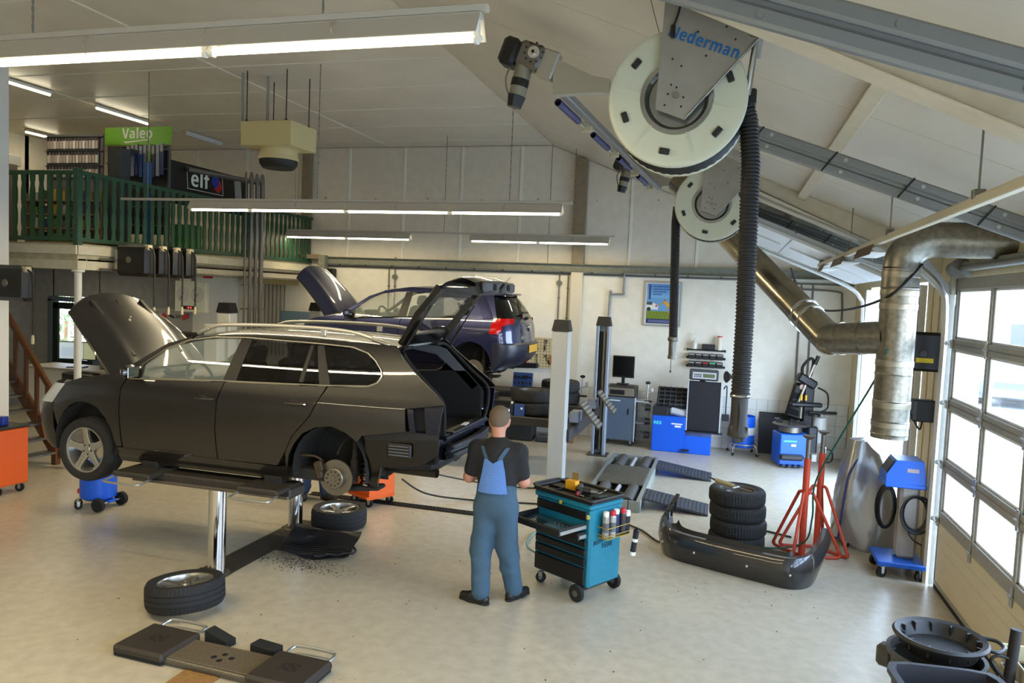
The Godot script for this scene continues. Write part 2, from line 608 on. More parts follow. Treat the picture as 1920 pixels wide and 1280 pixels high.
	var said := ["grey conduit drop between hatchback bonnet and its roof, bare one", "grey conduit drop with round junction box behind the hatchback roof", "thin grey conduit ending above the pegboard tools", "thin grey conduit beside the cream wall column"]
	for i in 4:
		b = MB.new()
		b.cyl(Vector3(drops[i][0], drops[i][1], -15.025), Vector3(drops[i][0], drops[i][2], -15.025), 0.014, -1, 8)
		for q in 3: b.box(Vector3(drops[i][0], drops[i][1] + 0.35 + q * 0.6, -15.03), Vector3(0.045, 0.03, 0.03))
		if i == 1 or i == 2: b.cyl(Vector3(drops[i][0], 3.05, -15.04), Vector3(drops[i][0], 3.05, -14.99), 0.055, -1, 14)
		single("conduit_drop", b, conduit, said[i], "pipe", Transform3D(), "conduit drops on the back wall")
	# bent steel pipe beside the far lift post
	b = MB.new()
	b.tube(curve(p3([-1.98, 3.28, -15.0, -1.98, 2.95, -15.0, -1.985, 2.88, -15.0, -2.20, 2.87, -15.0, -2.24, 2.80, -15.0, -2.26, 1.2, -15.0, -2.26, 0.3, -15.0]), 5), 0.022, 8)
	single("compressed_air_pipe", b, mat("pipe_grey", Color(0.52, 0.53, 0.54), 0.4, 0.5), "grey air pipe with a dogleg running down beside the far lift post", "pipe")
	b = MB.new()
	for i in 2: b.cyl(Vector3(1.30 + i * 0.2, 1.0, -15.02), Vector3(1.30 + i * 0.2, 3.2, -15.02), 0.016, -1, 8)
	b.cyl(Vector3(1.1, 3.2, -15.02), Vector3(2.2, 3.2, -15.02), 0.016, -1, 8)
	b.tube(curve(p3([1.1, 3.1, -15.0, 1.9, 3.08, -15.0, 2.0, 2.95, -14.98, 2.02, 2.4, -14.98]), 4), 0.018, 8)
	b.box(Vector3(2.02, 2.32, -14.99), Vector3(0.10, 0.18, 0.07), 0.01)
	single("corner_conduits", b, conduit, "grey conduits with a switch box in the far corner above the tyre changer", "pipe")

# ---------------------------------------------------------------- the doors in the right wall
func build_doors() -> void:
	var frame := noisy("door_frame_grey", Color(0.55, 0.54, 0.50), Color(0.59, 0.58, 0.54), 0.5, 1.2)
	var frame_in := mat("door_bead_white", Color(0.80, 0.80, 0.78), 0.45)
	var cream := mat("door_panel_cream", Color(0.79, 0.745, 0.62), 0.55)
	var rubber := mat("rubber", Color(0.045, 0.045, 0.045), 0.85)
	var zinc := mat("zinc", Color(0.72, 0.72, 0.70), 0.35, 0.85)
	var glass := mat("pane_glass", Color(0.93, 0.96, 0.98, 0.05), 0.0)
	glass.transparency = BaseMaterial3D.TRANSPARENCY_ALPHA
	var d := Node3D.new()
	d.name = "door_1"
	d.set_meta("kind", "structure")
	d.set_meta("label", "closed sectional garage door with glazed sections over cream slats")
	add_child(d)
	d.position = Vector3(2.18, 0, 0)
	var zn := [-8.46, -7.42, -6.40, -5.38, -4.36, -3.34]
	# bottom section: cream slats over a rubber seal
	var b := MB.new()
	b.box(Vector3(0.02, 0.02, -5.9), Vector3(0.05, 0.04, 5.16))
	part(d, "rubber_seal", b, rubber)
	b = MB.new()
	b.box(Vector3(0.02, 0.06, -5.9), Vector3(0.05, 0.04, 5.16), 0.004)
	part(d, "bottom_rail", b, frame)
	b = MB.new()
	b.box(Vector3.ZERO, Vector3(0.045, 0.116, 5.12), 0.006)
	var slat := b.commit()
	for i in 5: part(d, "slat", slat, cream, at_(0.02, 0.14 + i * 0.119, -5.9))
	# glazed sections
	var rows := [[0.80, 1.215], [1.325, 1.825], [1.935, 2.43], [2.535, 3.02]]
	var rails := [[0.68, 0.80], [1.215, 1.268], [1.272, 1.325], [1.825, 1.878], [1.882, 1.935], [2.43, 2.481], [2.485, 2.535], [3.02, 3.13]]
	for q in rails:
		b = MB.new()
		b.box(Vector3(0.02, (q[0] + q[1]) / 2, -5.9), Vector3(0.05, q[1] - q[0], 5.16), 0.005)
		part(d, "rail", b, frame)
	for q in rows:
		for i in 6:
			b = MB.new()
			b.box(Vector3(0.02, (q[0] + q[1]) / 2, zn[i] if i > 0 else -8.455), Vector3(0.046, q[1] - q[0], 0.055), 0.004)
			part(d, "mullion", b, frame)
		for i in 5:
			var z0: float = zn[i] + 0.03; var z1: float = zn[i + 1] - 0.03
			b = MB.new()
			b.box(Vector3(0.03, q[0] + 0.012, (z0 + z1) / 2), Vector3(0.03, 0.024, z1 - z0), 0.004)
			b.box(Vector3(0.03, q[1] - 0.012, (z0 + z1) / 2), Vector3(0.03, 0.024, z1 - z0), 0.004)
			b.box(Vector3(0.03, (q[0] + q[1]) / 2, z0 + 0.014), Vector3(0.03, q[1] - q[0], 0.028), 0.004)
			b.box(Vector3(0.03, (q[0] + q[1]) / 2, z1 - 0.014), Vector3(0.03, q[1] - q[0], 0.028), 0.004)
			part(d, "glazing_bead", b, frame_in)
			b = MB.new()
			b.quad(Vector3(0.035, q[0], z0), Vector3(0.035, q[0], z1), Vector3(0.035, q[1], z1), Vector3(0.035, q[1], z0))
			part(d, "pane", b, glass)
	# hinges at the section joints and roller brackets at the jamb
	b = MB.new()
	b.box(Vector3(-0.012, 0, 0), Vector3(0.012, 0.16, 0.05), 0.003)
	b.cyl(Vector3(-0.02, 0, -0.04), Vector3(-0.02, 0, 0.04), 0.012, -1, 8)
	var hinge := b.commit()
	b = MB.new()
	b.box(Vector3(-0.02, 0, 0), Vector3(0.02, 0.09, 0.08), 0.004)
	b.cyl(Vector3(-0.04, 0, -0.10), Vector3(-0.04, 0, 0.04), 0.008, -1, 8)
	b.cyl(Vector3(-0.04, 0, -0.12), Vector3(-0.04, 0, -0.09), 0.024, -1, 12)
	var roller := b.commit()
	for y in [0.69, 1.27, 1.88, 2.483]:
		for i in range(1, 5): part(d, "hinge", hinge, zinc, at_(0, y, zn[i]))
		part(d, "roller", roller, zinc, at_(0, y, -8.46))
	# track: upright, bend and the run under the roof
	for zz in [-8.58, -3.25]:
		var t := thing("door_track", "galvanised guide track curving up beside the glazed garage door" if zz < -5 else "galvanised guide track crossing the ceiling at the top of the picture", "track")
		b = MB.new()
		if zz > -5:
			var tilt := Basis(Vector3.BACK, atan(-0.335))
			for y in [-0.05, 0.05]: b.box(Vector3(0.55, 3.83, zz) + tilt * Vector3(0, y, 0), Vector3(3.0, 0.075, 0.06), 0.014, tilt)
			b.box(Vector3(0.55, 3.83, zz - 0.02), Vector3(3.0, 0.04, 0.04), 0.0, tilt)
			for k in 5: b.cyl(Vector3(0.55, 3.83, zz) + tilt * Vector3(-1.0 + k * 0.5, 0.05 * (1 - 2 * (k % 2)), 0.02), Vector3(0.55, 3.83, zz) + tilt * Vector3(-1.0 + k * 0.5, 0.05 * (1 - 2 * (k % 2)), 0.036), 0.016, -1, 10)
		else: b.tube(curve(p3([2.12, 0.0, zz, 2.12, 1.5, zz, 2.12, 2.75, zz, 2.06, 3.02, zz, 1.90, 3.20, zz, 1.7, 3.32, zz, 0.6, 3.78, zz, -0.4, 4.19, zz]), 6), 0.032, 6)
		part(t, "rail", b, zinc if zz < -5 else mat("boom_grey"))
		b = MB.new()
		b.box(Vector3(2.17, 1.55, zz - 0.02), Vector3(0.06, 3.1, 0.05), 0.006)
		part(t, "jamb_angle", b, frame)
		if zz < -5:
			b = MB.new()
			b.prism(pv([1.72, 3.30, 2.2, 2.86, 2.22, 2.95, 1.9, 3.36]), zz - 0.01, zz + 0.0)
			part(t, "gusset_plate", b, zinc)
			b = MB.new()
			b.cyl(Vector3(2.14, 3.22, zz + 0.10), Vector3(2.14, 3.22, zz + 0.32), 0.075, -1, 20)
			b.cyl(Vector3(2.14, 3.22, zz + 0.32), Vector3(2.14, 3.22, zz + 0.36), 0.10, -1, 20)
			part(t, "cable_drum", b, steel_())
			b = MB.new()
			b.cyl(Vector3(2.14, 3.22, zz + 0.3), Vector3(2.14, 3.22, -3.4), 0.025, -1, 12)
			part(t, "spring_shaft", b, steel_())
			b = MB.new()
			b.box(Vector3(2.15, 3.07, zz + 0.08), Vector3(0.05, 0.2, 0.09), 0.01)
			part(t, "bearing_bracket", b, mat("bracket_pale", Color(0.66, 0.64, 0.58), 0.5))
	# second door, raised: its panels lie under the roof
	d = Node3D.new()
	d.name = "door_2"
	d.set_meta("kind", "structure")
	d.set_meta("label", "raised sectional door lying under the sloping roof")
	add_child(d)
	var white := mat("door_white_film", Color(0.86, 0.87, 0.88), 0.3)
	for i in 4:
		var xa := 1.95 - i * 0.60; var xb := xa - 0.58
		b = MB.new()
		b.prism(pv([xa, roof_y(xa) - 0.42, xb, roof_y(xb) - 0.42, xb, roof_y(xb) - 0.38, xa, roof_y(xa) - 0.38]), -13.4, -10.0)
		part(d, "section", b, white)
		for zz in [-13.2, -11.7, -10.15]:
			b = MB.new()
			b.box(Vector3(xa - 0.3, roof_y(xa - 0.3) - 0.43, zz), Vector3(0.5, 0.03, 0.06), 0.005, Basis(Vector3.BACK, atan(-ROOF_S)))
			part(d, "stile", b, frame_in)
	for zz in [-13.55, -9.92]:
		var t := thing("door_track", "pale guide track bending up from the open doorway near the far corner" if zz < -12 else "pale guide track of the open doorway behind the vertical duct", "track")
		b = MB.new()
		b.tube(curve(p3([2.14, 0.0, zz, 2.14, 1.5, zz, 2.14, 2.72, zz, 2.07, 2.98, zz, 1.92, 3.12, zz, 1.6, 3.27, zz, 0.2, 3.84, zz]), 6), 0.035, 6)
		part(t, "rail", b, mat("track_pale", Color(0.82, 0.83, 0.82), 0.35, 0.3))
		b = MB.new()
		b.box(Vector3(2.2, 1.55, zz), Vector3(0.07, 3.1, 0.10), 0.006)
		part(t, "jamb_post", b, mat("jamb_white", Color(0.84, 0.84, 0.82), 0.5))

	# the next doorway towards the camera side stands open as well
	d = Node3D.new()
	d.name = "door_4"
	d.set_meta("kind", "structure")
	d.set_meta("label", "raised sectional door beside the viewpoint")
	add_child(d)
	for i in 4:
		var xa := 1.95 - i * 0.60; var xb := xa - 0.58
		b = MB.new()
		b.prism(pv([xa, roof_y(xa) - 0.42, xb, roof_y(xb) - 0.42, xb, roof_y(xb) - 0.38, xa, roof_y(xa) - 0.38]), -2.1, 2.4)
		part(d, "section", b, white)

func steel_() -> StandardMaterial3D:
	return mat("dull_steel", Color(0.50, 0.49, 0.46), 0.45, 0.6)

# ---------------------------------------------------------------- the yard outside
func build_outside() -> void:
	var yard := noisy("yard_concrete", Color(0.66, 0.66, 0.64), Color(0.72, 0.72, 0.70), 0.85, 0.3)
	var b := MB.new()
	b.box(Vector3(32.3, -0.12, -10), Vector3(60, 0.2, 90))
	struct("ground_yard", b, yard)
	var brick := noisy("pale_brick", Color(0.80, 0.75, 0.70), Color(0.86, 0.81, 0.76), 0.85, 1.5)
	var t := thing("neighbouring_building", "pale brick building with white fascia seen through the door glass", "building", Vector3(20, 0, -40), 0.25)
	b = MB.new()
	b.box(Vector3(0, 1.9, 0), Vector3(26, 4.2, 10))
	part(t, "wall", b, brick)
	b = MB.new()
	b.box(Vector3(0, 4.3, 0), Vector3(26.6, 0.7, 10.6), 0.03)
	part(t, "fascia", b, mat("fascia_white", Color(0.86, 0.86, 0.85), 0.6))
	b = MB.new()
	b.prism(pv([-13.3, 4.65, 13.3, 4.65, 10.5, 7.2, -10.5, 7.2]), -2.5, 2.5)
	part(t, "roof", b, mat("roof_grey", Color(0.55, 0.56, 0.58), 0.8))
	for i in 6:
		b = MB.new()
		b.box(Vector3(-10.5 + i * 4.2, 1.9, 5.0), Vector3(2.0, 1.3, 0.12), 0.02)
		var w := part(t, "window", b, mat("fascia_white", Color(0.86, 0.86, 0.85), 0.6))
		b = MB.new()
		b.box(Vector3(-10.5 + i * 4.2, 1.9, 5.04), Vector3(1.8, 1.1, 0.1))
		part(w, "pane", b, mat("far_glass", Color(0.32, 0.34, 0.37), 0.1))
	# a bush behind the window at the end of the passage
	t = thing("garden_bush", "leafy green bush seen through the glass of the green door", "bush", Vector3(-16.6, 0, -15.9))
	b = MB.new()
	rng.seed = 4
	for k in 900:
		var p := Vector3(rng.randfn(0, 0.55), rng.randf_range(0.3, 2.6), rng.randfn(0, 0.55))
		var f := Basis(Vector3(rng.randf() - 0.5, rng.randf() - 0.5, rng.randf() - 0.5).normalized(), rng.randf() * TAU)
		b.quad(p + f * Vector3(-0.02, 0, 0), p + f * Vector3(0, -0.09, 0), p + f * Vector3(0.02, 0, 0), p + f * Vector3(0, 0.09, 0.02))
	part(t, "foliage", b, mat("leaf_green", Color(0.30, 0.42, 0.14), 0.6)).set_meta("kind", "stuff")
	rod(t, "trunk", Vector3.ZERO, Vector3(0.05, 1.6, 0), 0.05, mat("stand_wood", Color(0.52, 0.38, 0.25), 0.6))
	b = MB.new().box(Vector3(-19.3, -0.12, -15), Vector3(8, 0.2, 12))
	struct("ground_garden", b, mat("garden_soil", Color(0.45, 0.40, 0.30), 0.9))

# ---------------------------------------------------------------- lamps
func lamp_unit(x0: float, x1: float, y: float, z: float, e: float, label: String, group: String) -> void:
	var L := x1 - x0
	var t := thing("fluorescent_lamp", label, "lamp", Vector3((x0 + x1) / 2, y, z), 0.0, group)
	var shell := mat("lamp_reflector", Color(0.70, 0.675, 0.62), 0.4)
	var b := MB.new()
	b.box(Vector3(0, 0.105, 0), Vector3(L, 0.03, 0.05), 0.004)
	part(t, "housing", b, shell)
	b = MB.new()
	for s: float in [1.0, -1.0]:
		b.box(Vector3(0, 0.055, s * 0.055), Vector3(L - 0.004, 0.115, 0.006), 0.0, Basis(Vector3.RIGHT, -s * 0.5))
	part(t, "reflector", b, shell)
	for s: float in [1.0, -1.0]:
		b = MB.new()
		b.box(Vector3(s * (L / 2 - 0.025), 0.03, 0), Vector3(0.03, 0.12, 0.035), 0.006)
		b.cyl(Vector3(s * (L / 2 - 0.02), 0.0, -0.02), Vector3(s * (L / 2 - 0.02), 0.0, 0.02), 0.02, -1, 10)
		part(t, "tube_holder", b, mat("lamp_plastic", Color(0.85, 0.84, 0.80), 0.5))
	b = MB.new()
	b.cyl(Vector3(-L / 2 + 0.03, 0.0, 0), Vector3(L / 2 - 0.03, 0.0, 0), 0.021, -1, 12)
	part(t, "tube", b, glow_mat("tube_glow", Color(1.0, 0.95, 0.82), 9.0))
	b = MB.new()
	b.tube(p3([0, 0.11, 0.03, 0.0, 0.06, 0.08, 0.004, 0.01, 0.05]), 0.004, 6)
	part(t, "clip", b, mat("chrome", Color(0.85, 0.85, 0.86), 0.12, 1.0))
	var l := AreaLight3D.new()
	l.name = "light"
	l.area_size = Vector2(L, 0.10)
	l.light_energy = e
	l.light_color = Color(1.0, 0.92, 0.745)
	l.area_range = 30.0
	l.shadow_enabled = true
	t.add_child(l)
	l.transform = Transform3D(Basis(Vector3.RIGHT, -PI / 2), Vector3(0, -0.03, 0))

func lamp_trunk(x0: float, x1: float, y: float, z: float, chains: Array, label: String) -> void:
	var t := thing("lamp_trunking", label, "lamp rail", Vector3(0, y, z))
	var b := MB.new()
	b.box(Vector3((x0 + x1) / 2, 0.14, 0), Vector3(x1 - x0, 0.035, 0.045), 0.004)
	part(t, "rail", b, mat("lamp_reflector"))
	for cx in chains:
		b = MB.new()
		var top := roof_y(cx) - y
		b.cyl(Vector3(cx, 0.15, 0), Vector3(cx, top, 0), 0.005, -1, 6)
		var k := 0
		while 0.2 + k * 0.05 < top:
			b.box(Vector3(cx, 0.2 + k * 0.05, 0), Vector3(0.014 if k % 2 else 0.006, 0.03, 0.006 if k % 2 else 0.014))
			k += 1
		part(t, "chain", b, steel_())

func build_lamps() -> void:
	var n := ["end lamp of the near bright row, above the black car", "second lamp of the near bright row, counted from its free end", "third lamp of the near bright row, counted from its free end", "lamp of the near bright row beside the white pier"]
	for i in 4: lamp_unit(-1.23 - 1.56 * (i + 1), -1.23 - 1.56 * i, 4.04, -3.6, 2.6, n[i], "lamps of the near row")
	lamp_trunk(-7.6, -1.2, 4.04, -3.6, [-2.1, -4.0, -6.2], "pale lamp rail carrying the near bright row of tubes")
	n = ["end lamp of the middle row, nearest the hose reel drum", "second lamp of the middle row, above the open tailgate", "third lamp of the middle row, in front of the railing", "last short lamp of the middle row, in front of the black banner"]
	var xs := [-2.05, -3.55, -5.05, -6.55, -7.55]
	for i in 4: lamp_unit(xs[i + 1], xs[i], 3.82, -9.4, 2.6, n[i], "lamps of the middle row")
	lamp_trunk(-8.77, -1.93, 3.82, -9.4, [-2.75, -5.5, -8.3], "long pale lamp rail of the middle row with bare end")
	n = ["lamp at the free end of the far row, before the brown column", "inner lamp of the far row, over the blue hatchback roof", "far row lamp over the raised blue bonnet", "far row lamp against the green railing corner"]
	xs = [-2.15, -3.5, -4.85, -6.1, -7.5, -8.9]
	lamp_unit(xs[1], xs[0], 3.78, -14.0, 0.9, n[0], "lamps of the far row")
	lamp_unit(xs[2], xs[1], 3.78, -14.0, 0.9, n[1], "lamps of the far row")
	lamp_unit(xs[4], xs[3], 3.78, -14.0, 0.9, n[2], "lamps of the far row")
	lamp_unit(xs[5], xs[4], 3.78, -14.0, 0.9, n[3], "lamps of the far row")
	lamp_trunk(-8.95, -2.05, 3.78, -14.0, [-2.85, -5.4, -8.7], "thin lamp rail of the far row before the back wall")
	n = ["lamp row behind the viewpoint, first unit", "lamp row behind the viewpoint, second unit", "lamp row behind the viewpoint, third unit"]
	for i in 3: lamp_unit(-2.8 - 1.56 * (i + 1), -2.8 - 1.56 * i, 4.04, 1.0, 2.6, n[i], "lamps behind the viewpoint")
	lamp_trunk(-7.6, -2.7, 4.04, 1.0, [-3.2, -6.8], "pale lamp rail behind the viewpoint")
	# tubes on the ceiling over the mezzanine
	var q := [[-10.85, -9.0, -10.1, 1.2, "ceiling tube lamp over the mezzanine, nearest the white pier"], [-10.78, -10.95, -12.2, 1.2, "bright ceiling tube lamp above the green sign"], [-10.65, -13.1, -14.2, 0.0, "unlit ceiling tube lamp beside the green sign"], [-14.2, -12.6, -13.4, 0.5, "small lit tube lamp deep in the mezzanine corner"], [-12.4, -10.4, -12.0, 1.3, "tube lamp under the mezzanine deck over the counter"]]
	for a in q:
		var len_: float = a[1] - a[2]
		var t := thing("ceiling_tube", a[4], "lamp", Vector3(a[0], 5.72 if a[0] != -12.4 else 2.96, (a[1] + a[2]) / 2), 0.0, "tubes over the mezzanine")
		var b := MB.new()
		b.box(Vector3(0, 0.04, 0), Vector3(0.06, 0.05, len_), 0.006)
		part(t, "housing", b, mat("lamp_plastic"))
		b = MB.new()
		b.cyl(Vector3(0, 0, -len_ / 2 + 0.02), Vector3(0, 0, len_ / 2 - 0.02), 0.02, -1, 12)
		part(t, "tube", b, glow_mat("tube_glow", Color(1.0, 0.95, 0.82), 9.0) if a[3] > 0.0 else mat("dead_tube", Color(0.85, 0.86, 0.88), 0.2))
		if a[3] > 0.0:
			var l := AreaLight3D.new()
			l.name = "light"
			l.area_size = Vector2(0.05, len_)
			l.light_energy = a[3]
			l.light_color = Color(1.0, 0.92, 0.76)
			l.area_range = 30.0
			l.shadow_enabled = true
			t.add_child(l)
			l.transform = Transform3D(Basis(Vector3.RIGHT, -PI / 2), Vector3(0, -0.03, 0))
	# unlit trunking that runs along the wall with the doors
	var t := thing("wall_lamp_trunking", "cream unlit lamp trunking with brown reflectors above the open doorway", "lamp rail", Vector3(1.25, 3.36, 0))
	var b := MB.new()
	b.box(Vector3(0, 0.03, -7.7), Vector3(0.05, 0.05, 8.4), 0.005)
	b.box(Vector3(0.03, 0.055, -7.7), Vector3(0.10, 0.008, 8.4))
	part(t, "rail", b, mat("trunk_cream", Color(0.80, 0.765, 0.66), 0.5))
	for zz in [-11.3, -9.7, -7.9]:
		b = MB.new()
		b.box(Vector3(-0.035, -0.02, zz), Vector3(0.008, 0.12, 0.9 if zz > -11 else 0.5), 0.002, Basis(Vector3.BACK, -0.35))
		part(t, "reflector", b, mat("reflector_brown", Color(0.40, 0.31, 0.20), 0.6))
		b = MB.new()
		b.box(Vector3(0.06, -0.05, zz), Vector3(0.20, 0.012, 0.9), 0.003)
		part(t, "diffuser", b, mat("door_bead_white"))
	for zz in [-4.6, -6.9, -9.0, -11.6]:
		b = MB.new()
		b.cyl(Vector3(0, 0.05, zz), Vector3(0, roof_y(1.25) - 3.36, zz), 0.006, -1, 6)
		b.box(Vector3(0, 0.07, zz), Vector3(0.06, 0.05, 0.05), 0.004)
		part(t, "hanger", b, steel_())

# ---------------------------------------------------------------- exhaust extraction
func ribbed(pts: Array, r: float, pitch: float, seg := 14) -> MB:
	# a hose with raised ribs: dense points along the curve, radius alternating
	var c := Curve3D.new()
	c.bake_interval = 0.01
	for p in pts: c.add_point(p)
	var L := c.get_baked_length()
	var n := int(L / pitch) * 4
	var b := MB.new()
	var rows := []
	var f := Basis()
	var last := Vector3.ZERO
	for i in n + 1:
		var s := L * i / n
		var p := c.sample_baked(s)
		var d := (c.sample_baked(minf(s + 0.01, L)) - c.sample_baked(maxf(s - 0.01, 0))).normalized()
		if i == 0: f = MB.frame(d)
		elif last.cross(d).length() > 1e-6: f = Basis(Quaternion(last, d)) * f
		last = d
		var rr: float = r * [0.90, 1.0, 1.0, 0.90][i % 4]
		var row := []
		for k in seg: row.append(p + (f.x * cos(TAU * k / seg) + f.y * sin(TAU * k / seg)) * rr)
		rows.append(row)
	b.skin(rows, true)
	return b

func reel(at: Vector3, R: float, label: String, near: bool) -> Node3D:
	var t := thing("exhaust_hose_reel", label, "hose reel", at, 0.0, "exhaust hose reels under the roof")
	var cream := mat("reel_cream", Color(0.735, 0.74, 0.65), 0.42)
	var dark := mat("hose_black", Color(0.035, 0.034, 0.033), 0.55)
	var plate := noisy("reel_plate", Color(0.56, 0.54, 0.50), Color(0.59, 0.57, 0.53), 0.45, 1.0, 0.01, 0.3)
	var chrome := mat("reel_ring", Color(0.66, 0.66, 0.63), 0.25, 0.9)
	var depth := 0.30
	for f in [0.0, -depth]:
		var b := MB.new()
		b.xf = Transform3D(Basis(Vector3.RIGHT, PI / 2), Vector3(0, 0, f))
		b.lathe([Vector2(R * 0.47, -0.012), Vector2(R * 0.50, 0.012), Vector2(R * 0.90, 0.020), Vector2(R * 0.98, 0.012), Vector2(R, -0.004), Vector2(R * 0.985, -0.020), Vector2(R * 0.47, -0.020)], 64, true)
		var disc := part(t, "disc", b, cream)
		if f == 0.0:
			for k in 6:
				var a := TAU * k / 6 + 0.35
				b = MB.new()
				b.box(Vector3(cos(a) * R * 0.78, sin(a) * R * 0.78, 0.024), Vector3(0.034 * R / 0.386, 0.058 * R / 0.386, 0.02), 0.004, Basis(Vector3.BACK, a))
				part(disc, "slot", b, dark)
				b = MB.new()
				b.box(Vector3(cos(a + 0.5) * R * 0.72, sin(a + 0.5) * R * 0.72, 0.017), Vector3(R * 0.40, 0.006, 0.008), 0.0, Basis(Vector3.BACK, a + 0.5))
				part(disc, "rib", b, cream)
	# hose wound on the drum
	var hb := MB.new()
	for i in 3:
		var zz := -0.055 - i * 0.095
		var rows := []
		for k in 96:
			var a := TAU * k / 96
			var rr: float = 0.047 * [0.9, 1.0][k % 2]
			var row := []
			for q in 8:
				var w := TAU * q / 8
				row.append(Vector3(cos(a) * (R * 0.88 + cos(w) * rr), sin(a) * (R * 0.88 + cos(w) * rr), zz + sin(w) * rr))
			rows.append(row)
		hb.skin(rows, true, true)
	part(t, "wound_hose", hb, dark)
	hb = MB.new()
	hb.xf = Transform3D(Basis(Vector3.RIGHT, PI / 2), Vector3.ZERO)
	hb.lathe([Vector2(R * 0.78, -depth), Vector2(R * 0.78, 0.0)], 40)
	part(t, "drum_core", hb, dark)
	hb = MB.new()
	hb.xf = Transform3D(Basis(Vector3.RIGHT, PI / 2), Vector3.ZERO)
	hb.lathe([Vector2(0.0, -0.02), Vector2(R * 0.40, -0.02), Vector2(R * 0.42, 0.0), Vector2(R * 0.46, 0.022), Vector2(R * 0.52, 0.022), Vector2(R * 0.53, 0.012)], 48)
	part(t, "inner_ring", hb, chrome)
	# tapering side plate
	var s := R / 0.386
	var b := MB.new()
	b.prism(pv([-0.085 * s, 0.56 * s, 0.44 * s, 0.36 * s, 0.42 * s, 0.29 * s, 0.05 * s, -0.13 * s, -0.11 * s, -0.07 * s]), 0.046, 0.060)
	var pl := part(t, "side_plate", b, plate)
	b = MB.new()
	b.box(Vector3(0.235 * s, 0.08 * s, 0.055), Vector3(0.56 * s, 0.006, 0.03), 0.001, Basis(Vector3.BACK, atan2(0.42, 0.37)))
	part(pl, "plate_flange", b, chrome)
	b = MB.new()
	b.cyl(Vector3(0, 0, -depth - 0.02), Vector3(0, 0, 0.075), 0.018, -1, 14)
	part(t, "axle", b, chrome)
	b = MB.new()
	for q in [[-0.03, 0.06], [0.0, 0.045], [-0.045, 0.01], [0.04, -0.01], [0.03, -0.06], [-0.06, -0.05], [0.02, 0.16], [0.1, 0.34], [0.25, 0.36], [0.30, 0.29], [0.15, 0.21], [-0.03, 0.20]]:
		b.cyl(Vector3(q[0] * s, q[1] * s, 0.058), Vector3(q[0] * s, q[1] * s, 0.063), 0.006, -1, 8)
	part(pl, "bolt_hole", b, dark)
	# frame behind the plate
	b = MB.new()
	b.box(Vector3(0.42 * s, 0.33 * s, -depth / 2), Vector3(0.05, 0.05, depth + 0.1), 0.006)
	b.box(Vector3(-0.05 * s, 0.50 * s, -depth / 2), Vector3(0.05, 0.05, depth + 0.1), 0.006)
	b.cyl(Vector3(0.41 * s, 0.32 * s, 0.02), Vector3(0.38 * s, 0.02 * s, -0.05), 0.018, -1, 10)
	part(t, "frame", b, chrome)
	if near:
		text(pl, "lettering", "Nederman", 0.062, mat("sign_blue", Color(0.05, 0.36, 0.60), 0.5), Transform3D(Basis(Vector3.BACK, -0.36), Vector3(0.135, 0.285, 0.062)), true, true, 0.004, 0.40)
		b = MB.new()
		b.tube(curve(p3([-0.03, 0.60, 0.03, 0.0, 0.52, 0.07, -0.01, 0.44, 0.075, -0.03, 0.38, 0.075]), 5), 0.006, 6)
		b.box(Vector3(-0.035, 0.345, 0.075), Vector3(0.026, 0.075, 0.026), 0.008)
		part(t, "pull_switch", b, dark)
		b = MB.new()
		b.xf = Transform3D(Basis(Vector3.RIGHT, PI / 2), Vector3(0.395, 0.325, 0.05))
		b.lathe([Vector2(0.018, 0), Vector2(0.032, 0), Vector2(0.032, 0.03), Vector2(0.018, 0.03)], 16, true)
		part(t, "pulley", b, chrome)
	return t

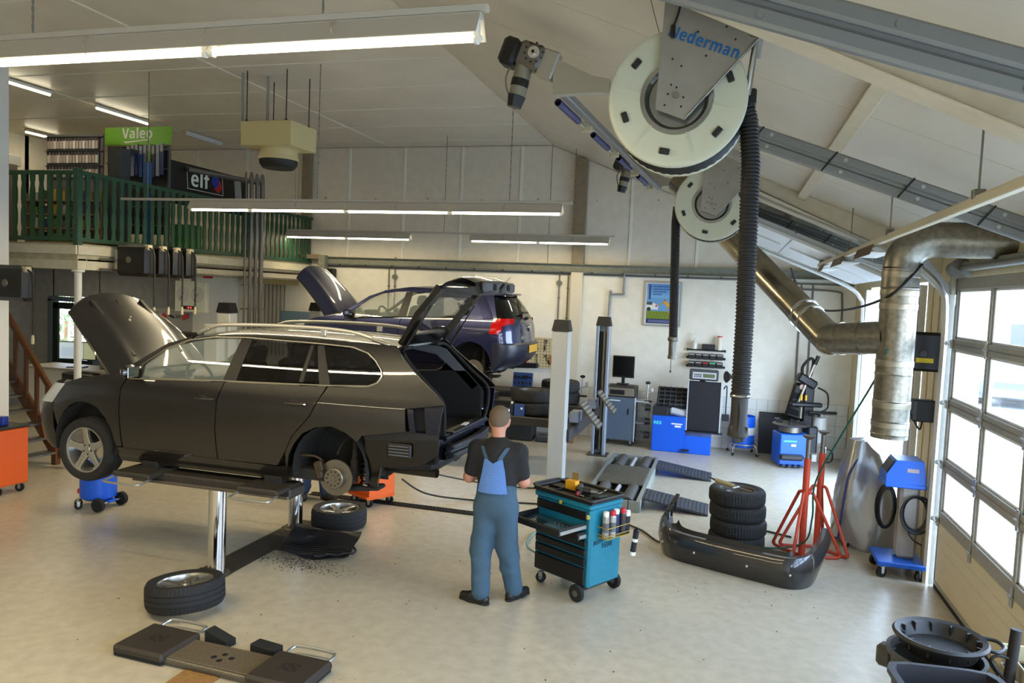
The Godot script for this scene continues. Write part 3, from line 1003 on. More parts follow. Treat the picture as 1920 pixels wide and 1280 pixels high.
func build_extraction() -> void:
	var dark := mat("hose_black")
	var zinc := mat("zinc")
	var t := reel(Vector3(-0.34, 3.93, -4.42), 0.386, "large cream exhaust hose reel with blue lettering under the roof", true)
	var b := ribbed(p3([0.37, -0.02, -0.12, 0.395, -0.1, -0.13, 0.42, -0.33, -0.13, 0.43, -0.77, -0.13, 0.44, -1.23, -0.13, 0.44, -1.66, -0.13]), 0.054, 0.021)
	part(t, "hanging_hose", b, dark)
	b = MB.new()
	b.box(Vector3(0.38, 0.02, -0.13), Vector3(0.10, 0.09, 0.12), 0.01)
	part(t, "hose_guide", b, dark)
	var nozzle_m := noisy("nozzle_rubber", Color(0.13, 0.12, 0.10), Color(0.17, 0.155, 0.13), 0.6, 4.0)
	b = MB.new()
	b.xf = Transform3D(Basis(), Vector3(0.44, -1.66, -0.13))
	b.lathe([Vector2(0.056, 0.01), Vector2(0.056, -0.012), Vector2(0.047, -0.014), Vector2(0.047, -0.16), Vector2(0.056, -0.19), Vector2(0.06, -0.235), Vector2(0.05, -0.24)], 20)
	b.box(Vector3(-0.02, -0.22, 0.035), Vector3(0.035, 0.11, 0.02), 0.006, Basis(Vector3.BACK, 0.4))
	b.box(Vector3(0.03, -0.22, 0.03), Vector3(0.03, 0.09, 0.02), 0.006, Basis(Vector3.BACK, -0.3))
	part(t, "nozzle", b, nozzle_m)
	b = MB.new()
	b.xf = Transform3D(Basis(), Vector3(0.44, -1.665, -0.13))
	b.lathe([Vector2(0.057, 0.0), Vector2(0.059, 0.004), Vector2(0.057, 0.010)], 20)
	part(t, "hose_clamp", b, mat("chrome"))
	b = MB.new()
	b.tube(curve(p3([0.44, -1.70, -0.075, 0.445, -1.76, -0.07, 0.44, -1.86, -0.075]), 4), 0.006, 6)
	part(t, "pull_cord", b, dark)
	# the far reel
	t = reel(Vector3(-0.22, 3.83, -8.35), 0.386, "smaller looking far exhaust hose reel half hidden behind the duct", false)
	b = ribbed(p3([-0.36, -0.02, -0.12, -0.37, -0.2, -0.12, -0.35, -0.8, -0.12, -0.33, -1.45, -0.12]), 0.05, 0.021)
	part(t, "hanging_hose", b, dark)
	b = MB.new()
	b.xf = Transform3D(Basis(), Vector3(-0.33, -1.45, -0.12))
	b.lathe([Vector2(0.055, 0.02), Vector2(0.06, 0.0), Vector2(0.055, -0.025), Vector2(0.044, -0.03), Vector2(0.044, -0.18), Vector2(0.05, -0.19), Vector2(0.05, -0.22), Vector2(0.02, -0.225)], 18)
	part(t, "nozzle", b, mat("nozzle_metal", Color(0.46, 0.45, 0.42), 0.35, 0.8))
	b = MB.new()
	b.cyl(Vector3(-0.34, -1.68, -0.12), Vector3(-0.34, -1.80, -0.12), 0.004, -1, 6)
	b.ball(Vector3(-0.34, -1.81, -0.12), Vector3(0.01, 0.018, 0.01), 8)
	part(t, "pull_cord", b, dark)

	# booms of the door operators: rail, bracket and motor
	for q in [[-6.0, 4.02, 0.18, "near door operator boom with motor hanging over the ridge", true], [-11.5, 4.10, 0.30, "far door operator boom with motor beside the duct", false]]:
		var zz: float = q[0]
		var s := -0.365
		t = thing("door_operator", q[3], "door operator", Vector3(q[2], q[1], zz), 0.0, "door operators under the roof")
		var tilt := Basis(Vector3.BACK, atan(s))
		b = MB.new()
		for y in [-0.045, 0.045]: b.box(tilt * Vector3(0.45, y, 0), Vector3(3.2, 0.07, 0.05), 0.012, tilt)
		b.box(tilt * Vector3(0.45, 0, 0.0), Vector3(3.2, 0.02, 0.035), 0.0, tilt)
		part(t, "rail", b, mat("boom_grey", Color(0.40, 0.405, 0.40), 0.4, 0.5))
		b = MB.new()
		for k in 5:
			b.box(tilt * Vector3(-0.6 + k * 0.55, 0.0, 0.03), Vector3(0.012, 0.17, 0.012), 0.0, tilt * Basis(Vector3.BACK, -0.3))
		part(t, "cable_tie", b, dark)
		b = MB.new()
		for k in 5:
			for y in [-0.045, 0.045]: b.cyl(tilt * Vector3(-0.5 + k * 0.55, y, 0.02), tilt * Vector3(-0.5 + k * 0.55, y, 0.032), 0.014, -1, 10)
		part(t, "rail_bolt", b, zinc)
		b = MB.new()
		b.prism(pv([-1.62, 0.66, -1.60, 0.36, -1.25, 0.37, -1.16, 0.36, -1.16, 0.47, -1.3, 0.50]), -0.04, 0.04)
		part(t, "bracket", b, mat("bracket_pale"))
		b = MB.new()
		b.box(tilt * Vector3(-1.05, 0.02, 0.045), Vector3(0.22, 0.15, 0.02), 0.004, tilt)
		part(t, "clamp_plate", b, mat("bracket_pale"))
		# gearbox, motor and caps
		b = MB.new()
		b.box(Vector3(-1.80, 0.67, 0.0), Vector3(0.22, 0.20, 0.18), 0.03, tilt)
		var gear := part(t, "gearbox", b, mat("gear_alu", Color(0.46, 0.45, 0.42), 0.45, 0.7))
		b = MB.new()
		b.xf = Transform3D(Basis(Vector3.RIGHT, PI / 2), Vector3(-1.76, 0.68, 0.09))
		b.lathe([Vector2(0.014, 0.03), Vector2(0.026, 0.03), Vector2(0.028, 0.012), Vector2(0.048, 0.01), Vector2(0.05, 0.0)], 18)
		part(gear, "shaft_boss", b, mat("chrome"))
		b = MB.new()
		for k in 10:
			var a := TAU * k / 10
			b.cyl(Vector3(-1.76 + cos(a) * 0.075, 0.68 + sin(a) * 0.075, 0.085), Vector3(-1.76 + cos(a) * 0.075, 0.68 + sin(a) * 0.075, 0.096), 0.008, -1, 8)
		part(gear, "gear_screw", b, dark)
		part(t, "mounting_block", MB.new().box(Vector3(-1.655, 0.60, 0.0), Vector3(0.14, 0.22, 0.12), 0.012, tilt), mat("zinc"))
		b = MB.new()
		b.box(Vector3(-1.97, 0.71, 0.0), Vector3(0.14, 0.22, 0.20), 0.03, tilt)
		part(t, "control_housing", b, mat("black_plastic", Color(0.035, 0.035, 0.035), 0.45))
		b = MB.new()
		b.cyl(Vector3(-1.86, 0.60, 0.0), Vector3(-1.91, 0.36, 0.0), 0.07, 0.068, 18)
		part(t, "motor", b, mat("motor_grey", Color(0.55, 0.54, 0.47), 0.4, 0.4))
		b = MB.new()
		b.cyl(Vector3(-1.882, 0.50, 0.0), Vector3(-1.895, 0.44, 0.0), 0.0725, -1, 18)
		b.cyl(Vector3(-1.91, 0.37, 0.0), Vector3(-1.93, 0.28, 0.0), 0.078, 0.06, 8)
		part(t, "motor_cap", b, mat("black_plastic"))
		b = MB.new()
		b.tube(curve(p3([-1.97, 0.60, 0.02, -2.0, 0.5, 0.03, -1.98, 0.40, 0.03, -1.94, 0.36, 0.03]), 5), 0.008, 6)
		part(t, "motor_cable", b, mat("motor_grey"))
	# cross beam with spring tubes that joins the two operators
	t = thing("cross_beam", "grey beam with lilac spring tubes running between the two door operators", "beam")
	var A := Vector3(-1.36, 4.42, -6.05); var B := Vector3(-1.05, 4.42, -11.3)
	b = MB.new()
	b.box((A + B) / 2, Vector3(0.07, 0.07, A.distance_to(B)), 0.008, MB.frame(B - A))
	part(t, "beam", b, mat("boom_grey"))
	var lilac := mat("spring_lilac", Color(0.27, 0.27, 0.42), 0.5)
	for k in 4:
		var p := A.lerp(B, 0.02 + k * 0.24) + Vector3(-0.07, -0.05, 0)
		var q2 := A.lerp(B, 0.15 + k * 0.24) + Vector3(-0.07, -0.05, 0)
		b = ribbed([p, q2], 0.032, 0.03, 10)
		part(t, "spring_tube", b, lilac)
		b = MB.new()
		b.cyl(q2, A.lerp(B, 0.19 + k * 0.24) + Vector3(-0.07, -0.05, 0), 0.014, -1, 8)
		part(t, "rod", b, zinc)
		b = MB.new()
		b.box(A.lerp(B, 0.205 + k * 0.24) + Vector3(-0.06, -0.04, 0), Vector3(0.10, 0.10, 0.06), 0.01)
		part(t, "rod_bracket", b, mat("bracket_cream", Color(0.70, 0.67, 0.56), 0.5))

	# galvanised duct: open drop, tee, elbow out through the wall, and the slanting run
	var tin := noisy("duct_tin", Color(0.46, 0.44, 0.39), Color(0.60, 0.58, 0.53), 0.33, 1.6, 0.02, 0.85)
	var tape := mat("duct_tape", Color(0.62, 0.59, 0.52), 0.3, 0.7)
	t = thing("exhaust_duct", "galvanised duct with taped joints, slanting down to a tee beside the door", "duct")
	var R := 0.152
	b = MB.new()
	b.lathe([Vector2(R - 0.004, 1.66), Vector2(R, 1.66), Vector2(R, 1.69), Vector2(R + 0.006, 1.70), Vector2(R, 1.71), Vector2(R, 1.80), Vector2(R + 0.008, 1.81), Vector2(R, 1.82), Vector2(R, 1.98), Vector2(R + 0.006, 1.99), Vector2(R, 2.0), Vector2(R, 2.22), Vector2(R + 0.006, 2.23), Vector2(R, 2.24), Vector2(R, 2.98), Vector2(R + 0.006, 2.99), Vector2(R, 3.0), Vector2(R, 3.16)], 32)
	part(t, "drop_pipe", b, tin, Transform3D(Basis(), Vector3(1.45, 0, -7.38)))
	b = MB.new()
	b.lathe([Vector2(R - 0.006, 1.67), Vector2(R - 0.006, 2.4)], 32)
	part(t, "pipe_lining", b, mat("duct_inside", Color(0.20, 0.19, 0.17), 0.6, 0.4), Transform3D(Basis(), Vector3(1.45, 0, -7.38)))
	for y in [1.76, 1.93, 2.30, 2.80, 2.92, 3.08]:
		b = MB.new()
		b.lathe([Vector2(R + 0.002, y), Vector2(R + 0.005, y + 0.004), Vector2(R + 0.005, y + 0.05), Vector2(R + 0.002, y + 0.054)], 28)
		part(t, "joint_tape", b, tape, Transform3D(Basis(), Vector3(1.45, 0, -7.38)))
	var e := [Vector3(1.45, 3.16, -7.38), Vector3(1.46, 3.24, -7.38), Vector3(1.50, 3.32, -7.37), Vector3(1.57, 3.38, -7.36), Vector3(1.66, 3.41, -7.35), Vector3(1.74, 3.415, -7.34)]
	b = MB.new()
	b.tube(curve(e, 3), R, 28, false, false)
	part(t, "elbow", b, tin)
	b = MB.new()
	b.cyl(Vector3(1.73, 3.415, -7.34), Vector3(2.34, 3.40, -7.22), R, -1, 28, false)
	for k in 5: b.cyl(Vector3(1.78 + k * 0.12, 3.414, -7.335 + k * 0.023), Vector3(1.786 + k * 0.12, 3.414, -7.334 + k * 0.023), R + 0.005, -1, 28)
	part(t, "wall_pipe", b, tin)
	b = MB.new()
	b.cyl(Vector3(1.40, 2.55, -7.42), Vector3(0.93, 2.49, -7.82), R * 0.97, -1, 28, false)
	b.cyl(Vector3(1.22, 2.527, -7.573), Vector3(1.20, 2.525, -7.59), R + 0.004, -1, 28)
	b.cyl(Vector3(1.06, 2.507, -7.71), Vector3(1.05, 2.506, -7.72), R + 0.004, -1, 28)
	part(t, "tee_branch", b, tin)
	var D0 := Vector3(0.96, 2.485, -7.80); var D1 := Vector3(-0.72, 4.36, -10.55)
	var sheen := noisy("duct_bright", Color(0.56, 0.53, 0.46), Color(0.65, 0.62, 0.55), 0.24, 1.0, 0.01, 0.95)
	b = MB.new()
	b.ball(D0, Vector3.ONE * R * 0.985, 24)
	b.cyl(D0, D1, R * 0.97, -1, 32, false)
	part(t, "slanting_pipe", b, sheen)
	for k in [0.10, 0.13, 0.62, 0.86, 0.89]:
		var d := (D1 - D0).normalized() * 0.012
		part(t, "pipe_clamp", MB.new().cyl(D0.lerp(D1, k) - d, D0.lerp(D1, k) + d, R + 0.008, -1, 28), mat("chrome"))
	# a loose cable slung from the duct to the far corner
	b = MB.new()
	b.tube(curve(p3([1.60, 3.2, -7.3, 1.35, 2.92, -7.25, 1.15, 2.78, -8.2, 0.95, 2.78, -9.2, 0.85, 3.0, -10.2, 0.8, 3.3, -11.0]), 8), 0.012, 6)
	single("slung_cable", b, dark, "black cable slung in a loop in front of the duct elbow", "cable")
	b = MB.new()
	b.tube(curve(p3([1.36, 2.45, -7.25, 1.32, 2.2, -7.4, 1.15, 1.6, -7.9, 1.0, 0.95, -8.5, 1.02, 0.5, -8.75, 0.95, 0.18, -8.85, 0.55, 0.03, -9.0, 0.28, 0.03, -9.4]), 8), 0.010, 6)
	single("green_air_hose", b, mat("hose_green", Color(0.06, 0.32, 0.27), 0.5), "green air hose slanting from the duct down to the jack stands", "hose")

	# heater hung from the ceiling on rods
	t = thing("ceiling_heater", "cream box heater with round outlet hung from the ceiling on rods", "heater", Vector3(-6.41, 4.75, -9.85))
	var hm := mat("heater_cream", Color(0.76, 0.70, 0.50), 0.5)
	b = MB.new()
	b.box(Vector3(0, 0.17, 0), Vector3(0.82, 0.34, 0.68), 0.008)
	part(t, "cabinet", b, hm)
	b = MB.new()
	b.lathe([Vector2(0.30, 0.0), Vector2(0.265, -0.02), Vector2(0.27, -0.12), Vector2(0.285, -0.125), Vector2(0.285, -0.165), Vector2(0.26, -0.165)], 32)
	part(t, "outlet_collar", b, hm)
	b = MB.new()
	b.lathe([Vector2(0.275, -0.16), Vector2(0.27, -0.22), Vector2(0.22, -0.28), Vector2(0.0, -0.26)], 28)
	for k in 10: b.box(Vector3(cos(k * 0.63) * 0.15, -0.23, sin(k * 0.63) * 0.15), Vector3(0.16, 0.004, 0.10), 0.0, Basis(Vector3.UP, -k * 0.63) * Basis(Vector3.RIGHT, 0.6))
	part(t, "louvre_cone", b, mat("louvre_dark", Color(0.10, 0.085, 0.065), 0.6))
	for q in [[-0.34, 0.3], [0.30, 0.3], [-0.30, -0.3], [0.36, -0.2]]:
		b = MB.new()
		b.cyl(Vector3(q[0], 0.34, q[1]), Vector3(q[0], 1.05, q[1]), 0.008, -1, 6)
		b.box(Vector3(q[0], 0.35, q[1]), Vector3(0.03, 0.03, 0.03))
		part(t, "rod", b, dark)
	b = MB.new()
	b.tube(curve(p3([-0.42, 0.15, 0.2, -0.47, 0.16, 0.2, -0.48, 0.3, 0.2, -0.48, 1.05, 0.2]), 4), 0.022, 8)
	b.cyl(Vector3(-0.2, 0.34, 0.0), Vector3(-0.2, 1.05, 0.0), 0.022, -1, 8)
	part(t, "supply_pipe", b, mat("pipe_pale", Color(0.55, 0.54, 0.50), 0.5))

# ---------------------------------------------------------------- cars
# Local axes: +x to the rear, y up from the ground, z = 0 in the middle; front axle at x = 0.
var body_y := PackedFloat32Array([0.15, 0.22, 0.35, 0.55, 0.75, 0.86, 0.93, 1.0, 1.2, 1.42, 1.50])
var body_w := PackedFloat32Array([0.79, 0.835, 0.868, 0.888, 0.893, 0.890, 0.872, 0.845, 0.765, 0.66, 0.60])
var plan_x := PackedFloat32Array([-0.95, -0.8, -0.6, -0.35, 0, 0.5, 2.4, 3.0, 3.4, 3.7])
var plan_w := PackedFloat32Array([0.62, 0.77, 0.885, 0.955, 0.99, 1.0, 1.0, 0.985, 0.955, 0.90])

func half_width(x: float, y: float) -> float:
	return hermite(y, body_y, body_w) * hermite(x, plan_x, plan_w)

func skin_point(x: float, y: float, side: float, off := 0.0) -> Vector3:
	return Vector3(x, y, side * (half_width(x, y) + off))

func skin_normal(x: float, y: float, side: float) -> Vector3:
	var e := 0.01
	return Vector3(-(half_width(x + e, y) - half_width(x - e, y)) / (2 * e), -(half_width(x, y + e) - half_width(x, y - e)) / (2 * e), side).normalized()

# a body panel: an outline in side view, bent onto the flank, with a folded edge
func sheet(b: MB, poly: PackedVector2Array, side: float, off := 0.0, fold := 0.025, cell := 0.06) -> void:
	if Geometry2D.is_polygon_clockwise(poly):
		poly = poly.duplicate(); poly.reverse()
	var lo := poly[0]; var hi := poly[0]
	for p in poly:
		lo = lo.min(p); hi = hi.max(p)
	var nx := maxi(1, int(ceil((hi.x - lo.x) / cell))); var ny := maxi(1, int(ceil((hi.y - lo.y) / cell)))
	for i in nx:
		for j in ny:
			var a := lo + Vector2(i, j) * cell
			var cl := PackedVector2Array([a, a + Vector2(cell, 0), a + Vector2(cell, cell), a + Vector2(0, cell)])
			for piece in Geometry2D.intersect_polygons(poly, cl):
				var t := Geometry2D.triangulate_polygon(piece)
				for k in range(0, t.size(), 3):
					var q := [piece[t[k]], piece[t[k + 1]], piece[t[k + 2]]]
					if ((q[1] - q[0]).cross(q[2] - q[0]) < 0.0) == (side > 0.0): q = [q[0], q[2], q[1]]
					b.trin(skin_point(q[0].x, q[0].y, side, off), skin_point(q[1].x, q[1].y, side, off), skin_point(q[2].x, q[2].y, side, off), skin_normal(q[0].x, q[0].y, side), skin_normal(q[1].x, q[1].y, side), skin_normal(q[2].x, q[2].y, side))
	if fold > 0.0:
		for i in poly.size():
			var p := poly[i]; var q := poly[(i + 1) % poly.size()]
			var m := maxi(1, int(p.distance_to(q) / 0.08))
			for k in m:
				var u := p.lerp(q, float(k) / m); var w := p.lerp(q, float(k + 1) / m)
				if side > 0.0: b.quad(skin_point(u.x, u.y, side, off - fold), skin_point(w.x, w.y, side, off - fold), skin_point(w.x, w.y, side, off), skin_point(u.x, u.y, side, off))
				else: b.quad(skin_point(u.x, u.y, side, off), skin_point(w.x, w.y, side, off), skin_point(w.x, w.y, side, off - fold), skin_point(u.x, u.y, side, off - fold))

func panel(car: Node3D, called: String, a: Array, side: float, m: Material, off := 0.0, fold := 0.025) -> MeshInstance3D:
	var b := MB.new()
	sheet(b, pv(a), side, off, fold)
	return part(car, called, b, m)

# a strip laid along the flank through side-view points
func moulding(car: Node3D, called: String, a: Array, side: float, r: float, m: Material, off := 0.004) -> MeshInstance3D:
	var pts := []
	var src := pv(a)
	for i in src.size() - 1:
		var n := maxi(1, int(src[i].distance_to(src[i + 1]) / 0.05))
		for k in n:
			var p := src[i].lerp(src[i + 1], float(k) / n)
			pts.append(skin_point(p.x, p.y, side, off))
	pts.append(skin_point(src[-1].x, src[-1].y, side, off))
	var b := MB.new()
	b.tube(pts, r, 6)
	return part(car, called, b, m)

# one row round the end of a car: from the flank at xs to the middle at xc
func end_row(y: float, xs: float, xc: float, n := 2.6, off := 0.0, half := 14) -> Array:
	var r := []
	for k in range(-half, half + 1):
		var th := (1.0 - absf(k) / half) * PI / 2
		var z: float = signf(k) * (half_width(xs, y) + off) * pow(cos(th), 2.0 / n)
		r.append(Vector3(xs + (xc - xs + off * signf(xc - xs)) * pow(sin(th), 2.0 / n), y, z))
	return r

func car_paints() -> void:
	var p := mat("paint_black", Color(0.105, 0.098, 0.092), 0.3, 0.4)
	p.clearcoat_enabled = true; p.clearcoat = 1.0; p.clearcoat_roughness = 0.03
	p = mat("paint_blue", Color(0.13, 0.15, 0.30), 0.38, 0.6)
	p.clearcoat_enabled = true; p.clearcoat = 1.0; p.clearcoat_roughness = 0.04
	p = mat("bumper_black", Color(0.06, 0.055, 0.06), 0.45)
	p.clearcoat_enabled = true; p.clearcoat = 1.0; p.clearcoat_roughness = 0.05
	var g := mat("car_glass", Color(0.80, 0.86, 0.82, 0.16), 0.0)
	g.transparency = BaseMaterial3D.TRANSPARENCY_ALPHA
	g = mat("car_glass_dark", Color(0.03, 0.03, 0.028, 0.80), 0.0)
	g.transparency = BaseMaterial3D.TRANSPARENCY_ALPHA
	mat("trim_chrome", Color(0.80, 0.79, 0.76), 0.14, 1.0)
	mat("rail_silver", Color(0.78, 0.77, 0.74), 0.32, 0.75)
	mat("trim_black", Color(0.035, 0.033, 0.031), 0.5)
	mat("trim_gloss", Color(0.03, 0.028, 0.026), 0.18)
	mat("trim_grey", Color(0.33, 0.33, 0.34), 0.7)
	mat("lining_dark", Color(0.06, 0.058, 0.055), 0.95)
	mat("lining_light", Color(0.55, 0.55, 0.53), 0.9)
	mat("seat_cloth", Color(0.085, 0.08, 0.075), 0.95)
	noisy("underbody", Color(0.075, 0.068, 0.06), Color(0.13, 0.118, 0.10), 0.85, 2.5)
	noisy("rusty_iron", Color(0.22, 0.18, 0.13), Color(0.34, 0.29, 0.22), 0.7, 6.0, 0.03, 0.5)
	noisy("worn_steel", Color(0.42, 0.40, 0.36), Color(0.56, 0.54, 0.50), 0.4, 5.0, 0.03, 0.85)
	mat("tyre_rubber", Color(0.085, 0.082, 0.078), 0.8)
	mat("alloy", Color(0.70, 0.69, 0.66), 0.28, 0.85)
	mat("steel_rim", Color(0.36, 0.35, 0.33), 0.5, 0.6)
	mat("wheel_dark", Color(0.05, 0.048, 0.045), 0.6)

# ---- wheels: axis along z, outer face towards +z, centre at the origin
var tyre_cache := {}

func tyre_mesh(R: float, w: float, rim: float, winter: bool) -> ArrayMesh:
	var key := "%s %s %s %s" % [R, w, rim, winter]
	if tyre_cache.has(key): return tyre_cache[key]
	var b := MB.new()
	var h := w / 2
	var prof := [[rim, -h * 0.72, 0], [rim + 0.012, -h * 0.86, 0], [rim + (R - rim) * 0.45, -h, 0], [rim + (R - rim) * 0.80, -h * 0.96, 0], [R - 0.013, -h * 0.84, 1], [R - 0.004, -h * 0.70, 1]]
	var g := 0.007
	for c in [-0.42, -0.05, 0.36]:
		prof.append_array([[R - 0.001, h * (c - 0.05), 0], [R - g, h * (c - 0.04), 0], [R - g, h * (c + 0.04), 0], [R, h * (c + 0.05), 0]])
	prof.append_array([[R - 0.004, h * 0.70, 1], [R - 0.013, h * 0.84, 1], [rim + (R - rim) * 0.80, h * 0.96, 0], [rim + (R - rim) * 0.45, h, 0], [rim + 0.012, h * 0.86, 0], [rim, h * 0.72, 0]])
	var seg := 180
	var rows := []
	for k in seg:
		var a := TAU * k / seg
		var row := []
		for p in prof:
			var r: float = p[0]
			if k % 3 == 0 and (p[2] == 1 or winter and r > R - 0.005): r -= 0.006
			row.append(Vector3(cos(a) * r, sin(a) * r, p[1]))
		rows.append(row)
	b.skin(rows, false, true)
	b.crease = 50.0
	tyre_cache[key] = b.commit()
	return tyre_cache[key]

func wheel(parent: Node3D, R: float, w: float, rim: float, alloy: bool, at := Transform3D(), called := "wheel") -> Node3D:
	var t: Node3D
	if parent == self:
		t = thing(called, "", "wheel")
		t.transform = at
	else:
		t = Node3D.new()
		t.name = called
		parent.add_child(t, true)
		t.transform = at
	part(t, "tyre", tyre_mesh(R, w, rim, not alloy), mat("tyre_rubber"))
	var h := w / 2
	var key := "rim %s %s %s" % [rim, w, alloy]
	if not tyre_cache.has(key):
		var b := MB.new()
		b.xf = Transform3D(Basis(Vector3.RIGHT, PI / 2), Vector3.ZERO)
		# barrel and lips
		b.lathe([Vector2(rim * 1.03, h * 0.78), Vector2(rim * 1.02, h * 0.86), Vector2(rim * 0.965, h * 0.84), Vector2(rim * 0.94, h * 0.70), Vector2(rim * 0.90, 0.0), Vector2(rim * 0.92, -h * 0.78), Vector2(rim * 1.03, -h * 0.84)], 48)
		if alloy:
			for k in 5:
				var keep := b.xf
				b.xf = Transform3D(Basis(Vector3.BACK, TAU * k / 5 + PI / 2), Vector3.ZERO)
				var rows := []
				for s in [[0.030, 0.036, 0.55], [0.075, 0.038, 0.60], [0.12, 0.031, 0.66], [rim * 0.8, 0.029, 0.70], [rim * 0.97, 0.040, 0.76]]:
					var zf: float = h * s[2]
					rows.append([Vector3(s[0], -s[1], zf - 0.035), Vector3(s[0], -s[1], zf - 0.006), Vector3(s[0], -s[1] * 0.7, zf), Vector3(s[0], s[1] * 0.7, zf), Vector3(s[0], s[1], zf - 0.006), Vector3(s[0], s[1], zf - 0.035)])
				b.skin(rows)
				b.xf = keep
			b.lathe([Vector2(0.0, h * 0.62), Vector2(0.026, h * 0.62), Vector2(0.030, h * 0.56), Vector2(0.058, h * 0.56), Vector2(0.075, h * 0.52), Vector2(0.078, h * 0.2), Vector2(0.0, h * 0.2)], 30)
		else:
			b.lathe([Vector2(rim * 0.92, h * 0.1), Vector2(rim * 0.80, h * 0.30), Vector2(rim * 0.62, h * 0.36), Vector2(rim * 0.50, h * 0.16), Vector2(rim * 0.42, h * 0.18), Vector2(0.034, h * 0.22), Vector2(0.032, h * 0.1)], 40)
		tyre_cache[key] = b.commit()
	var rm := part(t, "rim", tyre_cache[key], mat("alloy") if alloy else mat("steel_rim"))
	if not tyre_cache.has(key + "n"):
		var b := MB.new()
		var rr := 0.050 if alloy else 0.056
		var zz := h * (0.55 if alloy else 0.17)
		for k in 5:
			var a := TAU * (k + 0.5) / 5 + PI / 2
			b.cyl(Vector3(cos(a) * rr, sin(a) * rr, zz - 0.01), Vector3(cos(a) * rr, sin(a) * rr, zz + 0.003), 0.010, -1, 8)
		tyre_cache[key + "n"] = b.commit()
	part(rm, "lug_hole", tyre_cache[key + "n"], mat("wheel_dark"))
	return t

func seat(car: Node3D, x: float, z: float, w: float) -> void:
	var b := MB.new()
	b.box(Vector3(x, 0.52, z), Vector3(0.50, 0.16, w), 0.05)
	b.box(Vector3(x + 0.30, 0.86, z), Vector3(0.13, 0.62, w * 0.94), 0.05, Basis(Vector3.BACK, -0.28))
	b.box(Vector3(x + 0.43, 1.24, z), Vector3(0.09, 0.17, w * 0.52), 0.035, Basis(Vector3.BACK, -0.2))
	part(car, "seat", b, mat("seat_cloth"))

func car_inside(car: Node3D) -> void:
	var b := MB.new()
	# floor pan, tunnel, bulkhead
	b.box(Vector3(1.38, 0.21, 0), Vector3(2.5, 0.10, 1.50))
	b.box(Vector3(1.0, 0.32, 0), Vector3(1.9, 0.20, 0.26), 0.03)
	b.box(Vector3(-0.25, 0.30, 0), Vector3(0.9, 0.16, 1.2), 0.02)
	part(car, "underbody", b, mat("underbody"))
	b = MB.new()
	var rows := []
	for k in 9:
		var z := -0.78 + k * 0.195
		rows.append([Vector3(0.34, 0.97, z), Vector3(0.55, 1.0, z), Vector3(0.70, 0.985, z), Vector3(0.77, 0.92, z), Vector3(0.76, 0.70, z), Vector3(0.60, 0.45, z)])
	b.skin(rows)
	b.box(Vector3(0.68, 1.02, 0.38), Vector3(0.12, 0.07, 0.40), 0.03)
	part(car, "dashboard", b, mat("trim_black"))
	b = MB.new()
	b.xf = Transform3D(Basis(Vector3.BACK, 0.42), Vector3(0.93, 0.95, 0.38))
	var ring := []
	for k in 32: ring.append(Vector3(0, cos(TAU * k / 32) * 0.185, sin(TAU * k / 32) * 0.185))
	b.tube(ring, 0.016, 8, true)
	b.box(Vector3(-0.01, 0, 0), Vector3(0.04, 0.10, 0.14), 0.02)
	for a in [0.0, PI, -PI / 2]: b.box(Vector3(-0.005, sin(a) * 0.11, cos(a) * 0.11), Vector3(0.015, 0.035 if a > -1 else 0.13, 0.13 if a > -1 else 0.035), 0.004)
	b.cyl(Vector3(-0.02, 0, 0), Vector3(-0.25, 0, 0), 0.03, -1, 10)
	part(car, "steering_wheel", b, mat("trim_black"))
	seat(car, 1.15, 0.38, 0.52)
	seat(car, 1.15, -0.38, 0.52)
	b = MB.new()
	b.box(Vector3(2.05, 0.52, 0), Vector3(0.50, 0.16, 1.30), 0.05)
	b.box(Vector3(2.38, 0.84, 0), Vector3(0.14, 0.62, 1.30), 0.05, Basis(Vector3.BACK, -0.3))
	for z in [-0.42, 0.42]: b.box(Vector3(2.50, 1.20, z), Vector3(0.09, 0.13, 0.26), 0.03)
	part(car, "rear_bench", b, mat("seat_cloth"))

func wheel_well(car: Node3D, x: float, side: float) -> void:
	var b := MB.new()
	var rows := []
	for z in [0.86, 0.40]:
		var row := []
		for k in 15:
			var a := PI * (k / 14.0) * 1.16 - 0.25
			row.append(Vector3(x - cos(a) * 0.365, 0.30 + sin(a) * 0.395, side * z))
		rows.append(row)
	b.skin(rows)
	b.prism(pv([x - 0.37, 0.15, x + 0.37, 0.15, x + 0.36, 0.45, x + 0.2, 0.66, x, 0.70, x - 0.2, 0.66, x - 0.36, 0.45]), side * 0.40 - 0.01, side * 0.40 + 0.01)
	part(car, "wheel_arch_liner", b, mat("underbody"))

